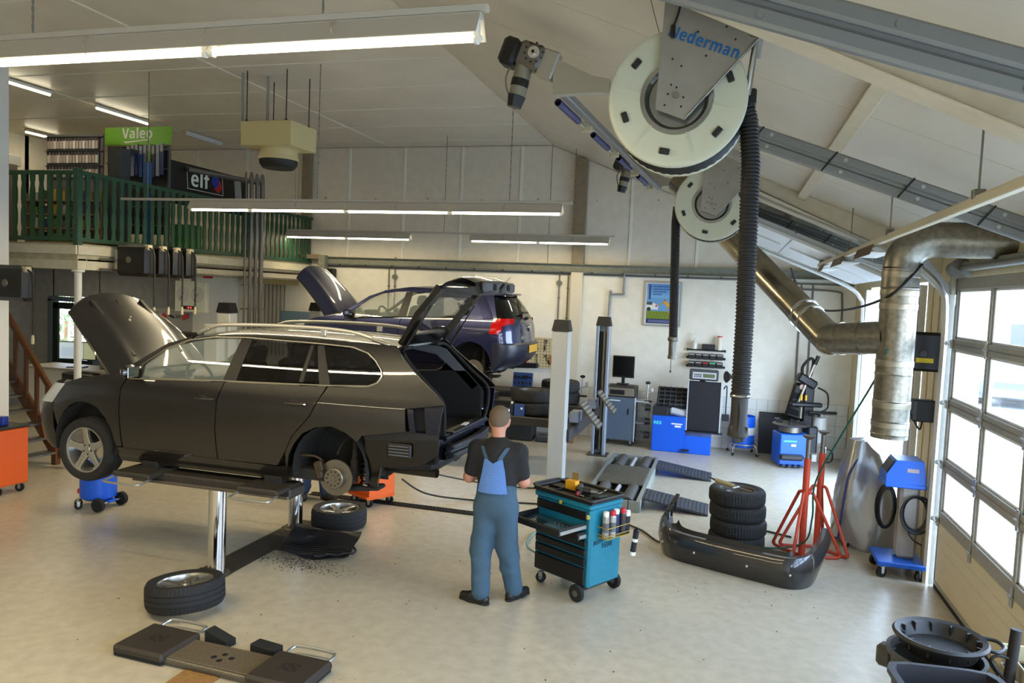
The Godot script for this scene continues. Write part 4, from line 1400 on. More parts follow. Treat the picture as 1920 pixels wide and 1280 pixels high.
func hub_and_brake(car: Node3D, x: float, y: float, side: float) -> void:
	var d := Node3D.new()
	d.name = "brake"
	car.add_child(d, true)
	d.transform = Transform3D(Basis(Vector3.UP, 0.0 if side > 0 else PI), Vector3(x, y, side * 0.72))
	var b := MB.new()
	b.xf = Transform3D(Basis(Vector3.RIGHT, PI / 2), Vector3.ZERO)
	b.lathe([Vector2(0.10, -0.02), Vector2(0.165, -0.02), Vector2(0.165, 0.004), Vector2(0.098, 0.004), Vector2(0.095, 0.050), Vector2(0.088, 0.056), Vector2(0.034, 0.056), Vector2(0.032, 0.062), Vector2(0.0, 0.062)], 48)
	part(d, "disc", b, mat("worn_steel"))
	b = MB.new()
	for k in 10:
		var a := TAU * k / 10
		b.cyl(Vector3(cos(a) * 0.065, sin(a) * 0.065, 0.05), Vector3(cos(a) * 0.065, sin(a) * 0.065, 0.058), 0.011, -1, 10)
	part(d, "bolt_hole", b, mat("rusty_iron"))
	b = MB.new()
	b.box(Vector3(-0.16, 0.06, 0.0), Vector3(0.07, 0.16, 0.11), 0.015, Basis(Vector3.BACK, 0.3))
	b.box(Vector3(-0.14, 0.10, 0.04), Vector3(0.05, 0.10, 0.04), 0.012, Basis(Vector3.BACK, 0.3))
	b.tube(curve(p3([-0.12, 0.16, 0.05, -0.2, 0.19, 0.05, -0.36, 0.18, 0.04]), 4), 0.010, 8)
	part(d, "caliper", b, mat("rusty_iron"))
	b = MB.new()
	b.tube(curve(p3([-0.02, 0.20, -0.05, 0.0, 0.28, -0.08, 0.03, 0.34, -0.12]), 4), 0.012, 8)
	b.cyl(Vector3(0.13, 0.02, -0.10), Vector3(0.14, 0.46, -0.10), 0.028, -1, 12)
	b.cyl(Vector3(0.13, -0.05, -0.10), Vector3(0.13, 0.16, -0.10), 0.036, -1, 12)
	part(d, "damper", b, mat("underbody"))
	b = MB.new()
	var pts := []
	for k in 110: pts.append(Vector3(0.26 + cos(k * 0.36) * 0.062, -0.07 + k * 0.0028, -0.12 + sin(k * 0.36) * 0.062))
	b.tube(pts, 0.012, 8)
	part(d, "coil_spring", b, mat("trim_gloss"))
	b = MB.new()
	b.box(Vector3(0.20, -0.10, -0.14), Vector3(0.40, 0.04, 0.16), 0.015, Basis(Vector3.BACK, 0.12))
	b.cyl(Vector3(0, 0, -0.02), Vector3(0, 0, -0.3), 0.05, -1, 14)
	b.box(Vector3(-0.42, 0.0, -0.16), Vector3(0.62, 0.08, 0.14), 0.02, Basis(Vector3.BACK, -0.05))
	part(d, "suspension_arm", b, mat("underbody"))

func build_estate() -> Node3D:
	var car := thing("estate_car", "black estate car with bonnet and tailgate open, raised on a floor lift", "car", Vector3(-6.0, 0.86, -6.88))
	var paint := mat("paint_black")
	var gloss := mat("trim_gloss")
	var chrome := mat("trim_chrome")
	for s: float in [1.0, -1.0]:
		panel(car, "front_fender", [0.412, 0.30, 0.398, 0.66, 0.418, 0.88, 0.455, 0.96, 0.47, 1.0, 0.40, 1.015, 0.22, 0.985, -0.07, 0.94, -0.29, 0.87, -0.41, 0.73, -0.46, 0.60, -0.40, 0.44, -0.355, 0.48, -0.31, 0.57, -0.22, 0.65, -0.10, 0.70, 0.03, 0.705, 0.14, 0.665, 0.23, 0.58, 0.305, 0.46, 0.345, 0.30], s, paint)
		var fd := panel(car, "front_door", [0.428, 0.29, 0.408, 0.66, 0.428, 0.88, 0.475, 0.965, 1.548, 1.012, 1.50, 0.83, 1.484, 0.6, 1.498, 0.285], s, paint)
		var rd := panel(car, "rear_door", [1.508, 0.285, 1.494, 0.6, 1.51, 0.83, 1.558, 1.013, 2.598, 1.045, 2.56, 0.96, 2.465, 0.77, 2.295, 0.58, 2.225, 0.43, 2.14, 0.29], s, paint)
		panel(car, "sill", [0.345, 0.14, 0.345, 0.285, 0.41, 0.285, 2.145, 0.278, 2.225, 0.29, 2.225, 0.14], s, paint, -0.004)
		panel(car, "quarter_panel", [2.615, 1.04, 3.0, 1.066, 3.08, 1.11, 3.118, 1.18, 3.05, 1.275, 2.94, 1.36, 2.77, 1.403, 2.43, 1.422, 2.42, 1.45, 3.17, 1.43, 3.27, 1.32, 3.47, 1.15, 3.64, 1.02, 3.70, 0.955, 3.37, 0.905, 3.385, 0.71, 2.98, 0.64, 2.94, 0.58, 2.83, 0.655, 2.69, 0.70, 2.54, 0.68, 2.40, 0.61, 2.31, 0.50, 2.262, 0.40, 2.238, 0.29, 2.232, 0.15, 2.226, 0.15, 2.228, 0.42, 2.30, 0.574, 2.472, 0.764, 2.57, 0.957], s, paint)
		# glass
		panel(car, "front_window", [0.62, 0.985, 0.62, 1.10, 0.83, 1.262, 1.05, 1.352, 1.30, 1.392, 1.60, 1.405, 1.525, 1.02], s, mat("car_glass"), -0.012, 0.0)
		panel(car, "rear_door_window", [1.665, 1.03, 1.715, 1.40, 2.34, 1.388, 2.31, 1.06], s, mat("car_glass_dark"), -0.012, 0.0)
		panel(car, "fixed_window", [2.35, 1.06, 2.375, 1.386, 2.41, 1.386, 2.52, 1.068], s, mat("car_glass_dark"), -0.012, 0.0)
		panel(car, "quarter_window", [2.475, 1.395, 2.77, 1.378, 2.925, 1.335, 3.03, 1.25, 3.095, 1.18, 3.085, 1.13, 3.015, 1.083, 2.63, 1.06], s, mat("car_glass_dark"), -0.010, 0.0)
		# black pillars
		panel(car, "door_pillar", [1.525, 1.016, 1.60, 1.41, 1.715, 1.405, 1.665, 1.026], s, mat("trim_black"), -0.006)
		panel(car, "window_bar", [2.31, 1.06, 2.34, 1.39, 2.375, 1.39, 2.35, 1.06], s, mat("trim_black"), -0.008)
		panel(car, "rear_pillar", [2.52, 1.05, 2.41, 1.39, 2.475, 1.395, 2.63, 1.05], s, mat("trim_black"), -0.006)
		panel(car, "mirror_triangle", [0.48, 0.97, 0.62, 1.11, 0.625, 0.98], s, mat("trim_black"), -0.004)
		panel(car, "front_pillar", [0.40, 1.01, 0.60, 1.11, 0.83, 1.278, 1.05, 1.368, 1.06, 1.40, 0.80, 1.32, 0.55, 1.15, 0.36, 1.03], s, paint, -0.006)
		# bright mouldings round the windows
		moulding(car, "belt_moulding", [0.475, 0.972, 1.55, 1.018, 2.60, 1.05, 3.0, 1.072, 3.075, 1.105, 3.11, 1.16, 3.09, 1.215, 3.02, 1.29, 2.93, 1.352, 2.77, 1.395, 2.43, 1.408, 1.66, 1.42, 1.30, 1.405, 1.05, 1.365, 0.83, 1.275, 0.60, 1.105], s, 0.0095, chrome)
		# door handles and mirrors
		for q in [[fd, 1.38, 0.845], [rd, 2.33, 0.872]]:
			var b := MB.new()
			b.ball(skin_point(q[1] - 0.03, q[2], s, -0.002), Vector3(0.055, 0.035, 0.008), 14)
			part(q[0], "handle_recess", b, mat("trim_black"))
			b = MB.new()
			b.tube(curve([skin_point(q[1] - 0.10, q[2], s, 0.004), skin_point(q[1] - 0.05, q[2] + 0.004, s, 0.028), skin_point(q[1] + 0.05, q[2] + 0.004, s, 0.030), skin_point(q[1] + 0.10, q[2], s, 0.004)], 5), 0.013, 8)
			part(q[0], "handle", b, paint)
			b = MB.new()
			b.tube([skin_point(q[1] - 0.07, q[2] + 0.012, s, 0.026), skin_point(q[1] + 0.07, q[2] + 0.012, s, 0.028)], 0.004, 6)
			part(q[0], "handle_strip", b, chrome)
		var b := MB.new()
		b.box(skin_point(0.56, 1.045, s, 0.11), Vector3(0.10, 0.13, 0.20), 0.04, Basis(Vector3.UP, s * 0.12))
		b.box(skin_point(0.56, 0.995, s, 0.02), Vector3(0.06, 0.03, 0.10), 0.01)
		var mi := part(car, "mirror", b, paint)
		b = MB.new()
		b.box(skin_point(0.613, 1.045, s, 0.11), Vector3(0.006, 0.10, 0.165), 0.002, Basis(Vector3.UP, s * 0.12))
		part(mi, "mirror_glass", b, mat("mirror_glass", Color(0.75, 0.78, 0.78), 0.03, 1.0))
		# roof rails
		b = MB.new()
		b.tube(curve(p3([1.10, 1.445, s * 0.60, 1.22, 1.495, s * 0.60, 1.38, 1.525, s * 0.60, 1.9, 1.545, s * 0.595, 2.42, 1.545, s * 0.59, 2.72, 1.525, s * 0.59, 2.90, 1.485, s * 0.59, 3.06, 1.44, s * 0.59]), 6), 0.018, 8)
		b.box(Vector3(2.42, 1.505, s * 0.59), Vector3(0.06, 0.07, 0.028), 0.008)
		b.box(Vector3(1.13, 1.45, s * 0.60), Vector3(0.16, 0.035, 0.045), 0.015, Basis(Vector3.BACK, 0.42))
		b.box(Vector3(3.0, 1.455, s * 0.59), Vector3(0.20, 0.04, 0.045), 0.015, Basis(Vector3.BACK, -0.26))
		part(car, "roof_rail", b, mat("rail_silver"))
		wheel_well(car, -0.03, s)
		wheel_well(car, 2.66, s)
		# tail lamp opening, bumper bracket, lower corner
		b = MB.new()
		var z := s * 0.70
		b.box(Vector3(3.47, 0.81, z), Vector3(0.20, 0.22, 0.14), 0.02)
		part(car, "lamp_cavity", b, mat("lining_dark"))
		panel(car, "lamp_frame", [3.385, 0.905, 3.42, 0.70, 3.47, 0.70, 3.44, 0.90], s, mat("frame_violet", Color(0.10, 0.10, 0.14), 0.25, 0.4), -0.012)
		panel(car, "rear_corner", [3.53, 0.93, 3.56, 0.69, 3.66, 0.69, 3.69, 0.94], s, mat("frame_violet"), -0.02)
		panel(car, "bumper_bracket", [2.985, 0.635, 3.39, 0.705, 3.66, 0.69, 3.66, 0.645, 3.0, 0.60], s, mat("trim_black"), -0.03)
		panel(car, "lower_corner", [2.99, 0.60, 3.66, 0.645, 3.65, 0.50, 3.50, 0.40, 3.14, 0.36, 3.08, 0.16, 3.02, 0.14, 3.0, 0.40], s, mat("trim_gloss"), -0.05)
		b = MB.new()
		b.box(skin_point(3.32, 0.53, s, -0.03), Vector3(0.23, 0.13, 0.02), 0.012)
		var vent := part(car, "air_vent", b, mat("trim_black"))
		for k in 4:
			b = MB.new()
			b.box(skin_point(3.32, 0.49 + k * 0.027, s, -0.018), Vector3(0.19, 0.010, 0.014), 0.003)
			part(vent, "vent_slat", b, mat("trim_grey"))
	# roof with its side edges
	var rows := []
	var xs := [1.0, 1.1, 1.25, 1.45, 1.7, 2.0, 2.3, 2.6, 2.9, 3.1, 3.2]
	var yc := PackedFloat32Array([1.40, 1.432, 1.462, 1.485, 1.495, 1.498, 1.494, 1.483, 1.465, 1.447, 1.435])
	var ye := PackedFloat32Array([1.352, 1.385, 1.412, 1.43, 1.442, 1.446, 1.444, 1.44, 1.428, 1.415, 1.405])
	for i in xs.size():
		var row := []
		var ze := half_width(xs[i], ye[i])
		row.append(skin_point(xs[i], ye[i] - 0.03, -1, -0.002))
		for k in range(-8, 9):
			var u := k / 8.0
			row.append(Vector3(xs[i], yc[i] - (yc[i] - ye[i]) * pow(absf(u), 2.6), u * ze))
		row.append(skin_point(xs[i], ye[i] - 0.03, 1, -0.002))
		row.reverse()
		rows.append(row)
	var b := MB.new()
	b.crease = 60.0
	b.skin(rows)
	part(car, "roof", b, paint)
	b = MB.new()
	b.box(Vector3(2.1, 1.40, 0), Vector3(2.0, 0.02, 1.15), 0.005)
	part(car, "headlining", b, mat("lining_light"))
	# windscreen and cowl
	rows = []
	for i in 6:
		var t := i / 5.0
		var row := []
		for k in range(-8, 9):
			var u := k / 8.0
			var p0 := Vector3(0.18 + 0.27 * u * u, 0.99, u * 0.80)
			var p1 := Vector3(0.94 + 0.09 * u * u, 1.415 - 0.045 * u * u, u * 0.675)
			row.append(p0.lerp(p1, t) + Vector3(-0.03, 0.03, 0) * sin(t * PI))
		row.reverse()
		rows.append(row)
	b = MB.new()
	b.skin(rows)
	part(car, "windscreen", b, mat("car_glass"))
	b = MB.new()
	b.box(Vector3(0.22, 0.955, 0), Vector3(0.30, 0.05, 1.40), 0.02)
	part(car, "cowl", b, mat("trim_black"))
	# bonnet, propped open: built closed and turned about its hinge
	rows = []
	for i in 13:
		var t := i / 12.0
		var row := []
		for k in range(-12, 13):
			var u := k / 12.0
			var w := lerpf(0.73, 0.60, pow(t, 2.2))
			var y := 0.055 * (1.0 - pow(absf(u), 2.2)) * (0.6 + 0.4 * sin(t * PI)) - 0.13 * t * t - 0.03 * pow(absf(u), 4.0)
			y += 0.018 * exp(-pow((absf(u) - 0.62) / 0.10, 2.0)) * (1.0 - 0.5 * t)
			row.append(Vector3(-t * 1.06 + 0.20 * pow(absf(u), 2.4) * t, y, u * w))
		rows.append(row)
	b = MB.new()
	b.crease = 60.0
	b.skin(rows)
	var hood_at := Transform3D(Basis(Vector3.BACK, -0.90), Vector3(0.17, 0.985, 0))
	var hood := part(car, "bonnet", b, paint, hood_at)
	var inner := []
	for r in rows:
		var rr := []
		for p in r: rr.append(p + Vector3(0, -0.022, 0))
		rr.reverse()
		inner.append(rr)
	b = MB.new()
	b.skin(inner)
	for k in 3: b.box(Vector3(-0.55, -0.02, -0.35 + k * 0.35), Vector3(0.8, 0.03, 0.06), 0.01, Basis(Vector3.BACK, 0.12))
	part(hood, "inner_panel", b, mat("trim_black"))
	var rim_pts := []
	for p in rows[12]: rim_pts.append(p + Vector3(0, -0.01, 0))
	b = MB.new()
	b.tube(rim_pts, 0.012, 6)
	for sgn in [0, 24]:
		var e := []
		for r in rows: e.append(r[sgn] + Vector3(0, -0.01, 0))
		b.tube(e, 0.012, 6)
	part(hood, "hem", b, paint)
	b = MB.new()
	b.cyl(Vector3(-0.62, 0.012, 0.10), Vector3(-0.62, 0.024, 0.10), 0.014, -1, 12)
	b.cyl(Vector3(-0.66, 0.010, 0.06), Vector3(-0.66, 0.022, 0.06), 0.008, -1, 10)
	part(hood, "washer_nozzle", b, mat("rail_silver"))
	# engine bay
	b = MB.new()
	b.box(Vector3(-0.22, 0.60, 0), Vector3(0.85, 0.34, 1.34), 0.03)
	b.box(Vector3(-0.25, 0.82, -0.1), Vector3(0.45, 0.14, 0.60), 0.04)
	b.box(Vector3(-0.15, 0.82, 0.48), Vector3(0.26, 0.18, 0.18), 0.01)
	b.cyl(Vector3(0.02, 0.75, 0.55), Vector3(0.02, 0.90, 0.55), 0.07, -1, 16)
	part(car, "engine", b, mat("trim_black"))
	# front bumper, grille, head lamps
	b = MB.new()
	b.skin([end_row(0.18, -0.42, -0.78), end_row(0.26, -0.44, -0.86), end_row(0.42, -0.46, -0.89), end_row(0.55, -0.46, -0.885), end_row(0.62, -0.46, -0.86), end_row(0.655, -0.45, -0.82)])
	part(car, "front_bumper", b, paint)
	b = MB.new()
	for i in 5:
		var y := 0.665 + i * 0.04
		var pts := []
		for k in range(-6, 7): pts.append(Vector3(-0.835 + 0.03 * i + 0.12 * pow(k / 6.0, 2), y, k * 0.07))
		b.tube(pts, 0.012, 6)
	part(car, "grille", b, chrome)
	for s: float in [1.0, -1.0]:
		rows = []
		for i in 6:
			var t := i / 5.0
			var r := end_row(lerpf(0.66, 0.865, t), lerpf(-0.46, -0.27, t), lerpf(-0.84, -0.62, t), 2.6, 0.004, 14)
			rows.append(r.slice(19, 29) if s > 0 else r.slice(0, 10))
		b = MB.new()
		b.skin(rows)
		part(car, "head_lamp", b, mat("lamp_lens", Color(0.72, 0.74, 0.74), 0.08, 0.3))
	# cargo space seen through the open tailgate
	b = MB.new()
	b.box(Vector3(3.05, 0.60, 0), Vector3(1.15, 0.04, 1.12), 0.01)
	for s: float in [1.0, -1.0]:
		b.prism(pv([2.5, 0.6, 3.60, 0.6, 3.60, 0.95, 3.42, 1.12, 2.5, 1.06]), s * 0.58 - 0.015, s * 0.58 + 0.015)
	b.box(Vector3(2.52, 0.82, 0), Vector3(0.05, 0.5, 1.12), 0.01)
	part(car, "cargo_lining", b, mat("lining_dark"))
	for s: float in [1.0, -1.0]:
		b = MB.new()
		b.prism(pv([3.12, 1.36, 3.20, 1.33, 3.56, 0.98, 3.50, 0.93, 3.34, 1.08, 3.10, 1.27, 2.7, 1.33, 2.7, 1.38]), s * 0.575 - 0.01, s * 0.575 + 0.01)
		part(car, "pillar_trim", b, mat("trim_grey"))
	b = MB.new()
	for s: float in [1.0, -1.0]:
		b.tube(curve(p3([3.19, 1.40, s * 0.30, 3.20, 1.39, s * 0.52, 3.27, 1.31, s * 0.60, 3.46, 1.13, s * 0.63, 3.63, 0.98, s * 0.65, 3.66, 0.85, s * 0.64, 3.65, 0.70, s * 0.60, 3.64, 0.64, s * 0.5, 3.65, 0.63, 0.0]), 5), 0.016, 8)
	part(car, "boot_seal", b, mat("rubber"))
	b = MB.new()
	b.box(Vector3(3.60, 0.52, 0), Vector3(0.05, 0.22, 1.34), 0.01)
	b.box(Vector3(3.63, 0.63, 0), Vector3(0.10, 0.03, 1.2), 0.008)
	part(car, "rear_panel", b, mat("frame_violet"))
	b = MB.new()
	b.box(Vector3(3.63, 0.655, -0.05), Vector3(0.10, 0.02, 1.0), 0.004)
	for k in 18: b.box(Vector3(3.66, 0.668, -0.5 + k * 0.05), Vector3(0.04, 0.008, 0.012))
	part(car, "sill_guard", b, mat("trim_black"))
	b = MB.new()
	b.box(Vector3(3.64, 0.672, 0.02), Vector3(0.05, 0.008, 0.16), 0.002, Basis(Vector3.UP, 0.1))
	part(car, "paper_strip", b, mat("paper_white", Color(0.85, 0.85, 0.83), 0.8))
	b = MB.new()
	var beam_rows := []
	for k in range(-8, 9):
		var z := k * 0.078
		var x := 3.74 - 0.06 * pow(k / 8.0, 2)
		beam_rows.append([Vector3(x - 0.05, 0.44, z), Vector3(x, 0.445, z), Vector3(x, 0.48, z), Vector3(x - 0.015, 0.49, z), Vector3(x - 0.015, 0.51, z), Vector3(x, 0.52, z), Vector3(x, 0.555, z), Vector3(x - 0.05, 0.56, z)])
	b.skin(beam_rows, true)
	for s: float in [1.0, -1.0]: b.box(Vector3(3.645, 0.50, s * 0.46), Vector3(0.09, 0.12, 0.12), 0.01)
	part(car, "crash_beam", b, mat("beam_dark", Color(0.11, 0.11, 0.115), 0.35, 0.6))
	b = MB.new()
	b.tube(curve(p3([2.75, 0.30, 0.30, 2.95, 0.27, 0.36, 3.15, 0.29, 0.50, 3.58, 0.30, 0.56]), 6), 0.042, 14, false, false)
	b.cyl(Vector3(2.95, 0.30, -0.3), Vector3(3.0, 0.29, 0.42), 0.11, -1, 18)
	part(car, "exhaust", b, noisy("exhaust_brown", Color(0.16, 0.14, 0.11), Color(0.24, 0.21, 0.165), 0.45, 3.0, 0.02, 0.5))
	b = MB.new()
	b.tube(curve(p3([3.30, 0.34, 0.50, 3.30, 0.28, 0.46, 3.36, 0.36, 0.58, 3.42, 0.42, 0.58]), 4), 0.008, 6)
	part(car, "exhaust_hanger", b, mat("worn_steel"))
	b = MB.new()
	b.box(Vector3(3.2, 0.36, 0), Vector3(0.75, 0.12, 1.2), 0.04)
	part(car, "spare_wheel_well", b, mat("underbody"))
	# tailgate: frame with glass, lower panel with trim, gas struts
	var gate := Node3D.new()
	gate.name = "tailgate"
	car.add_child(gate)
	var H := Vector3(3.17, 1.455, 0); var K := Vector3(3.55, 1.985, 0); var E := Vector3(3.93, 2.05, 0)
	var up := Vector3(-0.81, 0.58, 0)
	b = MB.new()
	for s: float in [1.0, -1.0]:
		b.skin([[H + Vector3(0, 0, s * 0.58), H + Vector3(0, 0, s * 0.46), H + Vector3(0, 0, s * 0.46) - up * 0.04, H + Vector3(0, 0, s * 0.58) - up * 0.04], [H.lerp(K, 0.5) + up * 0.03 + Vector3(0, 0, s * 0.615), H.lerp(K, 0.5) + up * 0.03 + Vector3(0, 0, s * 0.50), H.lerp(K, 0.5) - up * 0.02 + Vector3(0, 0, s * 0.50), H.lerp(K, 0.5) - up * 0.02 + Vector3(0, 0, s * 0.615)], [K + Vector3(0, 0, s * 0.64), K + Vector3(0, 0, s * 0.52), K - up * 0.05 + Vector3(0, 0, s * 0.52), K - up * 0.05 + Vector3(0, 0, s * 0.64)]], true)
	b.box(H + Vector3(0.03, 0.035, 0), Vector3(0.13, 0.05, 1.10), 0.01, Basis(Vector3.BACK, 0.95))
	b.box(K + Vector3(-0.05, -0.05, 0), Vector3(0.12, 0.05, 1.16), 0.01, Basis(Vector3.BACK, 0.95))
	part(gate, "frame", b, mat("trim_gloss"))
	b = MB.new()
	b.quad(H.lerp(K, 0.12) + Vector3(0, 0, 0.5), H.lerp(K, 0.12) + Vector3(0, 0, -0.5), H.lerp(K, 0.92) + Vector3(0, 0, -0.54), H.lerp(K, 0.92) + Vector3(0, 0, 0.54))
	part(gate, "rear_window", b, mat("car_glass_dark2", Color(0.03, 0.03, 0.028, 0.45), 0.0))
	mat("car_glass_dark2").transparency = BaseMaterial3D.TRANSPARENCY_ALPHA
	rows = []
	for i in 6:
		var t := i / 5.0
		var c := K.lerp(E, t) + Vector3(0, 0.07 * sin(t * PI), 0)
		var row := []
		for k in range(-8, 9):
			var u := k / 8.0
			row.append(c + Vector3(-0.06 * u * u * t, -0.03 * pow(absf(u), 3), u * lerpf(0.64, 0.56, t)))
		row.reverse()
		rows.append(row)
	b = MB.new()
	b.skin(rows)
	b.skin([rows[5], rows[5].map(func(p): return p + Vector3(0.03, -0.10, 0))])
	part(gate, "outer_panel", b, paint)
	b = MB.new()
	rows = []
	for i in 5:
		var t := i / 4.0
		var c := (K + Vector3(0.0, -0.06, 0)).lerp(E + Vector3(0.0, -0.115, 0), t) + Vector3(0, -0.02 * sin(t * PI), 0)
		var row := []
		for k in range(-6, 7):
			var u := k / 6.0
			row.append(c + Vector3(-0.05 * u * u * t, 0.06 * pow(absf(u), 4), u * lerpf(0.62, 0.53, t)))
		rows.append(row)
	b.skin(rows)
	var tr := part(gate, "inner_trim", b, mat("trim_grey"))
	b = MB.new()
	b.box(E + Vector3(-0.01, -0.06, 0), Vector3(0.05, 0.10, 0.96), 0.02)
	part(tr, "handle_bar", b, mat("trim_grey"))
	for z in [-0.22, 0.22]:
		b = MB.new()
		b.box(E + Vector3(0.012, -0.06, z), Vector3(0.02, 0.06, 0.09), 0.004)
		part(tr, "grip_recess", b, mat("lining_dark"))
	b = MB.new()
	b.box(E + Vector3(0.02, -0.065, 0), Vector3(0.03, 0.05, 0.14), 0.01, Basis(Vector3.RIGHT, 0.4))
	part(tr, "latch", b, mat("trim_black"))
	for s: float in [1.0, -1.0]:
		b = MB.new()
		b.cyl(Vector3(3.22, 1.36, s * 0.60), Vector3(3.48, 1.80, s * 0.60), 0.008, -1, 8)
		b.cyl(Vector3(3.22, 1.36, s * 0.60), Vector3(3.35, 1.58, s * 0.60), 0.013, -1, 8)
		part(gate, "gas_strut", b, mat("trim_gloss"))
	b = MB.new()
	for z in [-0.42, 0.42]: b.box(H + Vector3(-0.02, -0.02, z), Vector3(0.12, 0.05, 0.06), 0.01, Basis(Vector3.BACK, 0.6))
	part(gate, "hinge", b, mat("worn_steel"))
	car_inside(car)
	# wheels: front pair hanging, rear pair taken off
	for s: float in [1.0, -1.0]:
		wheel(car, 0.32, 0.225, 0.222, true, Transform3D(Basis(Vector3.UP, 0.0 if s > 0 else PI) * Basis(Vector3.BACK, 0.10), Vector3(-0.05, 0.215, s * 0.745)), "front_wheel")
		hub_and_brake(car, 2.66, 0.20, s)
	return car

func build_hatchback() -> Node3D:
	var car := thing("hatchback_car", "dark blue hatchback with raised bonnet and red tail lamp, lifted behind the estate", "car", Vector3(-6.38, 1.38, -11.95))
	var paint := mat("paint_blue")
	var gloss := mat("trim_gloss")
	for s: float in [1.0, -1.0]:
		panel(car, "front_fender", [0.412, 0.30, 0.398, 0.66, 0.418, 0.85, 0.45, 0.92, 0.38, 0.97, 0.20, 0.945, -0.07, 0.90, -0.29, 0.83, -0.41, 0.70, -0.46, 0.60, -0.40, 0.44, -0.355, 0.48, -0.31, 0.57, -0.22, 0.65, -0.10, 0.70, 0.03, 0.705, 0.14, 0.665, 0.23, 0.58, 0.305, 0.46, 0.345, 0.30], s, paint)
		var fd := panel(car, "front_door", [0.428, 0.29, 0.408, 0.66, 0.428, 0.85, 0.46, 0.90, 1.43, 0.965, 1.40, 0.83, 1.384, 0.6, 1.398, 0.285], s, paint)
		var rd := panel(car, "rear_door", [1.41, 0.285, 1.396, 0.6, 1.41, 0.83, 1.44, 0.966, 2.36, 1.01, 2.42, 0.93, 2.38, 0.77, 2.26, 0.58, 2.20, 0.43, 2.12, 0.29], s, paint)
		panel(car, "sill", [0.345, 0.14, 0.345, 0.285, 0.41, 0.285, 2.125, 0.278, 2.205, 0.29, 2.205, 0.14], s, paint, -0.004)
		panel(car, "quarter_panel", [2.37, 1.01, 2.52, 1.06, 2.55, 1.13, 2.40, 1.30, 2.30, 1.39, 2.30, 1.43, 2.88, 1.41, 3.0, 1.02, 2.95, 0.98, 2.95, 0.64, 2.94, 0.30, 2.92, 0.42, 2.86, 0.53, 2.76, 0.62, 2.62, 0.66, 2.48, 0.63, 2.36, 0.55, 2.27, 0.43, 2.24, 0.29, 2.235, 0.15, 2.21, 0.15, 2.21, 0.42, 2.27, 0.574, 2.388, 0.764, 2.43, 0.925], s, paint)
		panel(car, "front_window", [0.60, 0.93, 0.60, 1.06, 0.83, 1.23, 1.02, 1.315, 1.25, 1.355, 1.43, 1.365, 1.36, 0.985], s, mat("car_glass"), -0.012, 0.0)
		panel(car, "rear_door_window", [1.50, 0.99, 1.54, 1.365, 2.10, 1.35, 2.28, 1.25, 2.36, 1.12, 2.34, 1.03], s, mat("car_glass"), -0.012, 0.0)
		panel(car, "quarter_window", [2.36, 1.035, 2.385, 1.12, 2.31, 1.25, 2.40, 1.22, 2.50, 1.11, 2.47, 1.06], s, mat("car_glass_dark"), -0.010, 0.0)
		panel(car, "door_pillar", [1.36, 0.97, 1.43, 1.375, 1.54, 1.37, 1.50, 0.975], s, mat("trim_black"), -0.006)
		panel(car, "mirror_triangle", [0.46, 0.90, 0.60, 1.07, 0.61, 0.92], s, mat("trim_black"), -0.004)
		panel(car, "front_pillar", [0.38, 0.96, 0.58, 1.07, 0.83, 1.245, 1.02, 1.335, 1.03, 1.37, 0.80, 1.285, 0.55, 1.11, 0.34, 0.985], s, paint, -0.006)
		panel(car, "cant_rail", [1.0, 1.33, 1.25, 1.37, 1.45, 1.38, 2.12, 1.365, 2.32, 1.27, 2.42, 1.30, 2.30, 1.44, 1.5, 1.455, 1.05, 1.385], s, paint, -0.003)
		moulding(car, "belt_moulding", [0.48, 0.915, 1.43, 0.975, 2.36, 1.02], s, 0.007, gloss)
		for q in [[fd, 1.27, 0.83], [rd, 2.13, 0.86]]:
			var b := MB.new()
			b.tube(curve([skin_point(q[1] - 0.10, q[2], s, 0.004), skin_point(q[1] - 0.05, q[2] + 0.004, s, 0.028), skin_point(q[1] + 0.05, q[2] + 0.004, s, 0.030), skin_point(q[1] + 0.10, q[2], s, 0.004)], 5), 0.013, 8)
			part(q[0], "handle", b, paint)
		var b := MB.new()
		b.box(skin_point(0.54, 1.0, s, 0.11), Vector3(0.10, 0.13, 0.20), 0.04)
		part(car, "mirror", b, paint)
		wheel_well(car, -0.03, s)
		wheel_well(car, 2.60, s)
		hub_and_brake(car, 2.62, 0.20, s)
		hub_and_brake(car, -0.02, 0.20, s)
		# head lamp
		var rows := []
		for i in 6:
			var t := i / 5.0
			var r := end_row(lerpf(0.62, 0.85, t), lerpf(-0.46, -0.20, t), lerpf(-0.82, -0.55, t), 2.6, 0.006, 14)
			rows.append(r.slice(18, 29) if s > 0 else r.slice(0, 11))
		b = MB.new()
		b.skin(rows)
		part(car, "head_lamp", b, mat("lamp_lens"))
		# tail lamp
		rows = []
		for i in 7:
			var t := i / 6.0
			var r := end_row(lerpf(0.79, 1.03, t), lerpf(2.90, 2.955, t), lerpf(3.29, 3.25, t), 2.6, 0.012, 28)
			var a := 37 + int(3.0 * (t - 0.5) * (t - 0.5) * 4.0)
			rows.append(r.slice(a, 57).slice(-17) if s > 0 else r.slice(0, 57 - a).slice(0, 17))
		b = MB.new()
		b.skin(rows)
		var tl := part(car, "tail_lamp", b, mat("lamp_red", Color(0.70, 0.02, 0.02), 0.08))
		b = MB.new()
		b.ball(Vector3(3.135, 0.91, s * 0.66), Vector3(0.05, 0.055, 0.05), 14)
		part(tl, "reversing_lens", b, mat("lamp_pink", Color(0.80, 0.40, 0.40), 0.1))
	# roof
	var rows := []
	var xs := [0.95, 1.1, 1.3, 1.6, 1.9, 2.2, 2.5, 2.8, 2.95]
	var yc := PackedFloat32Array([1.395, 1.435, 1.465, 1.485, 1.488, 1.48, 1.463, 1.438, 1.42])
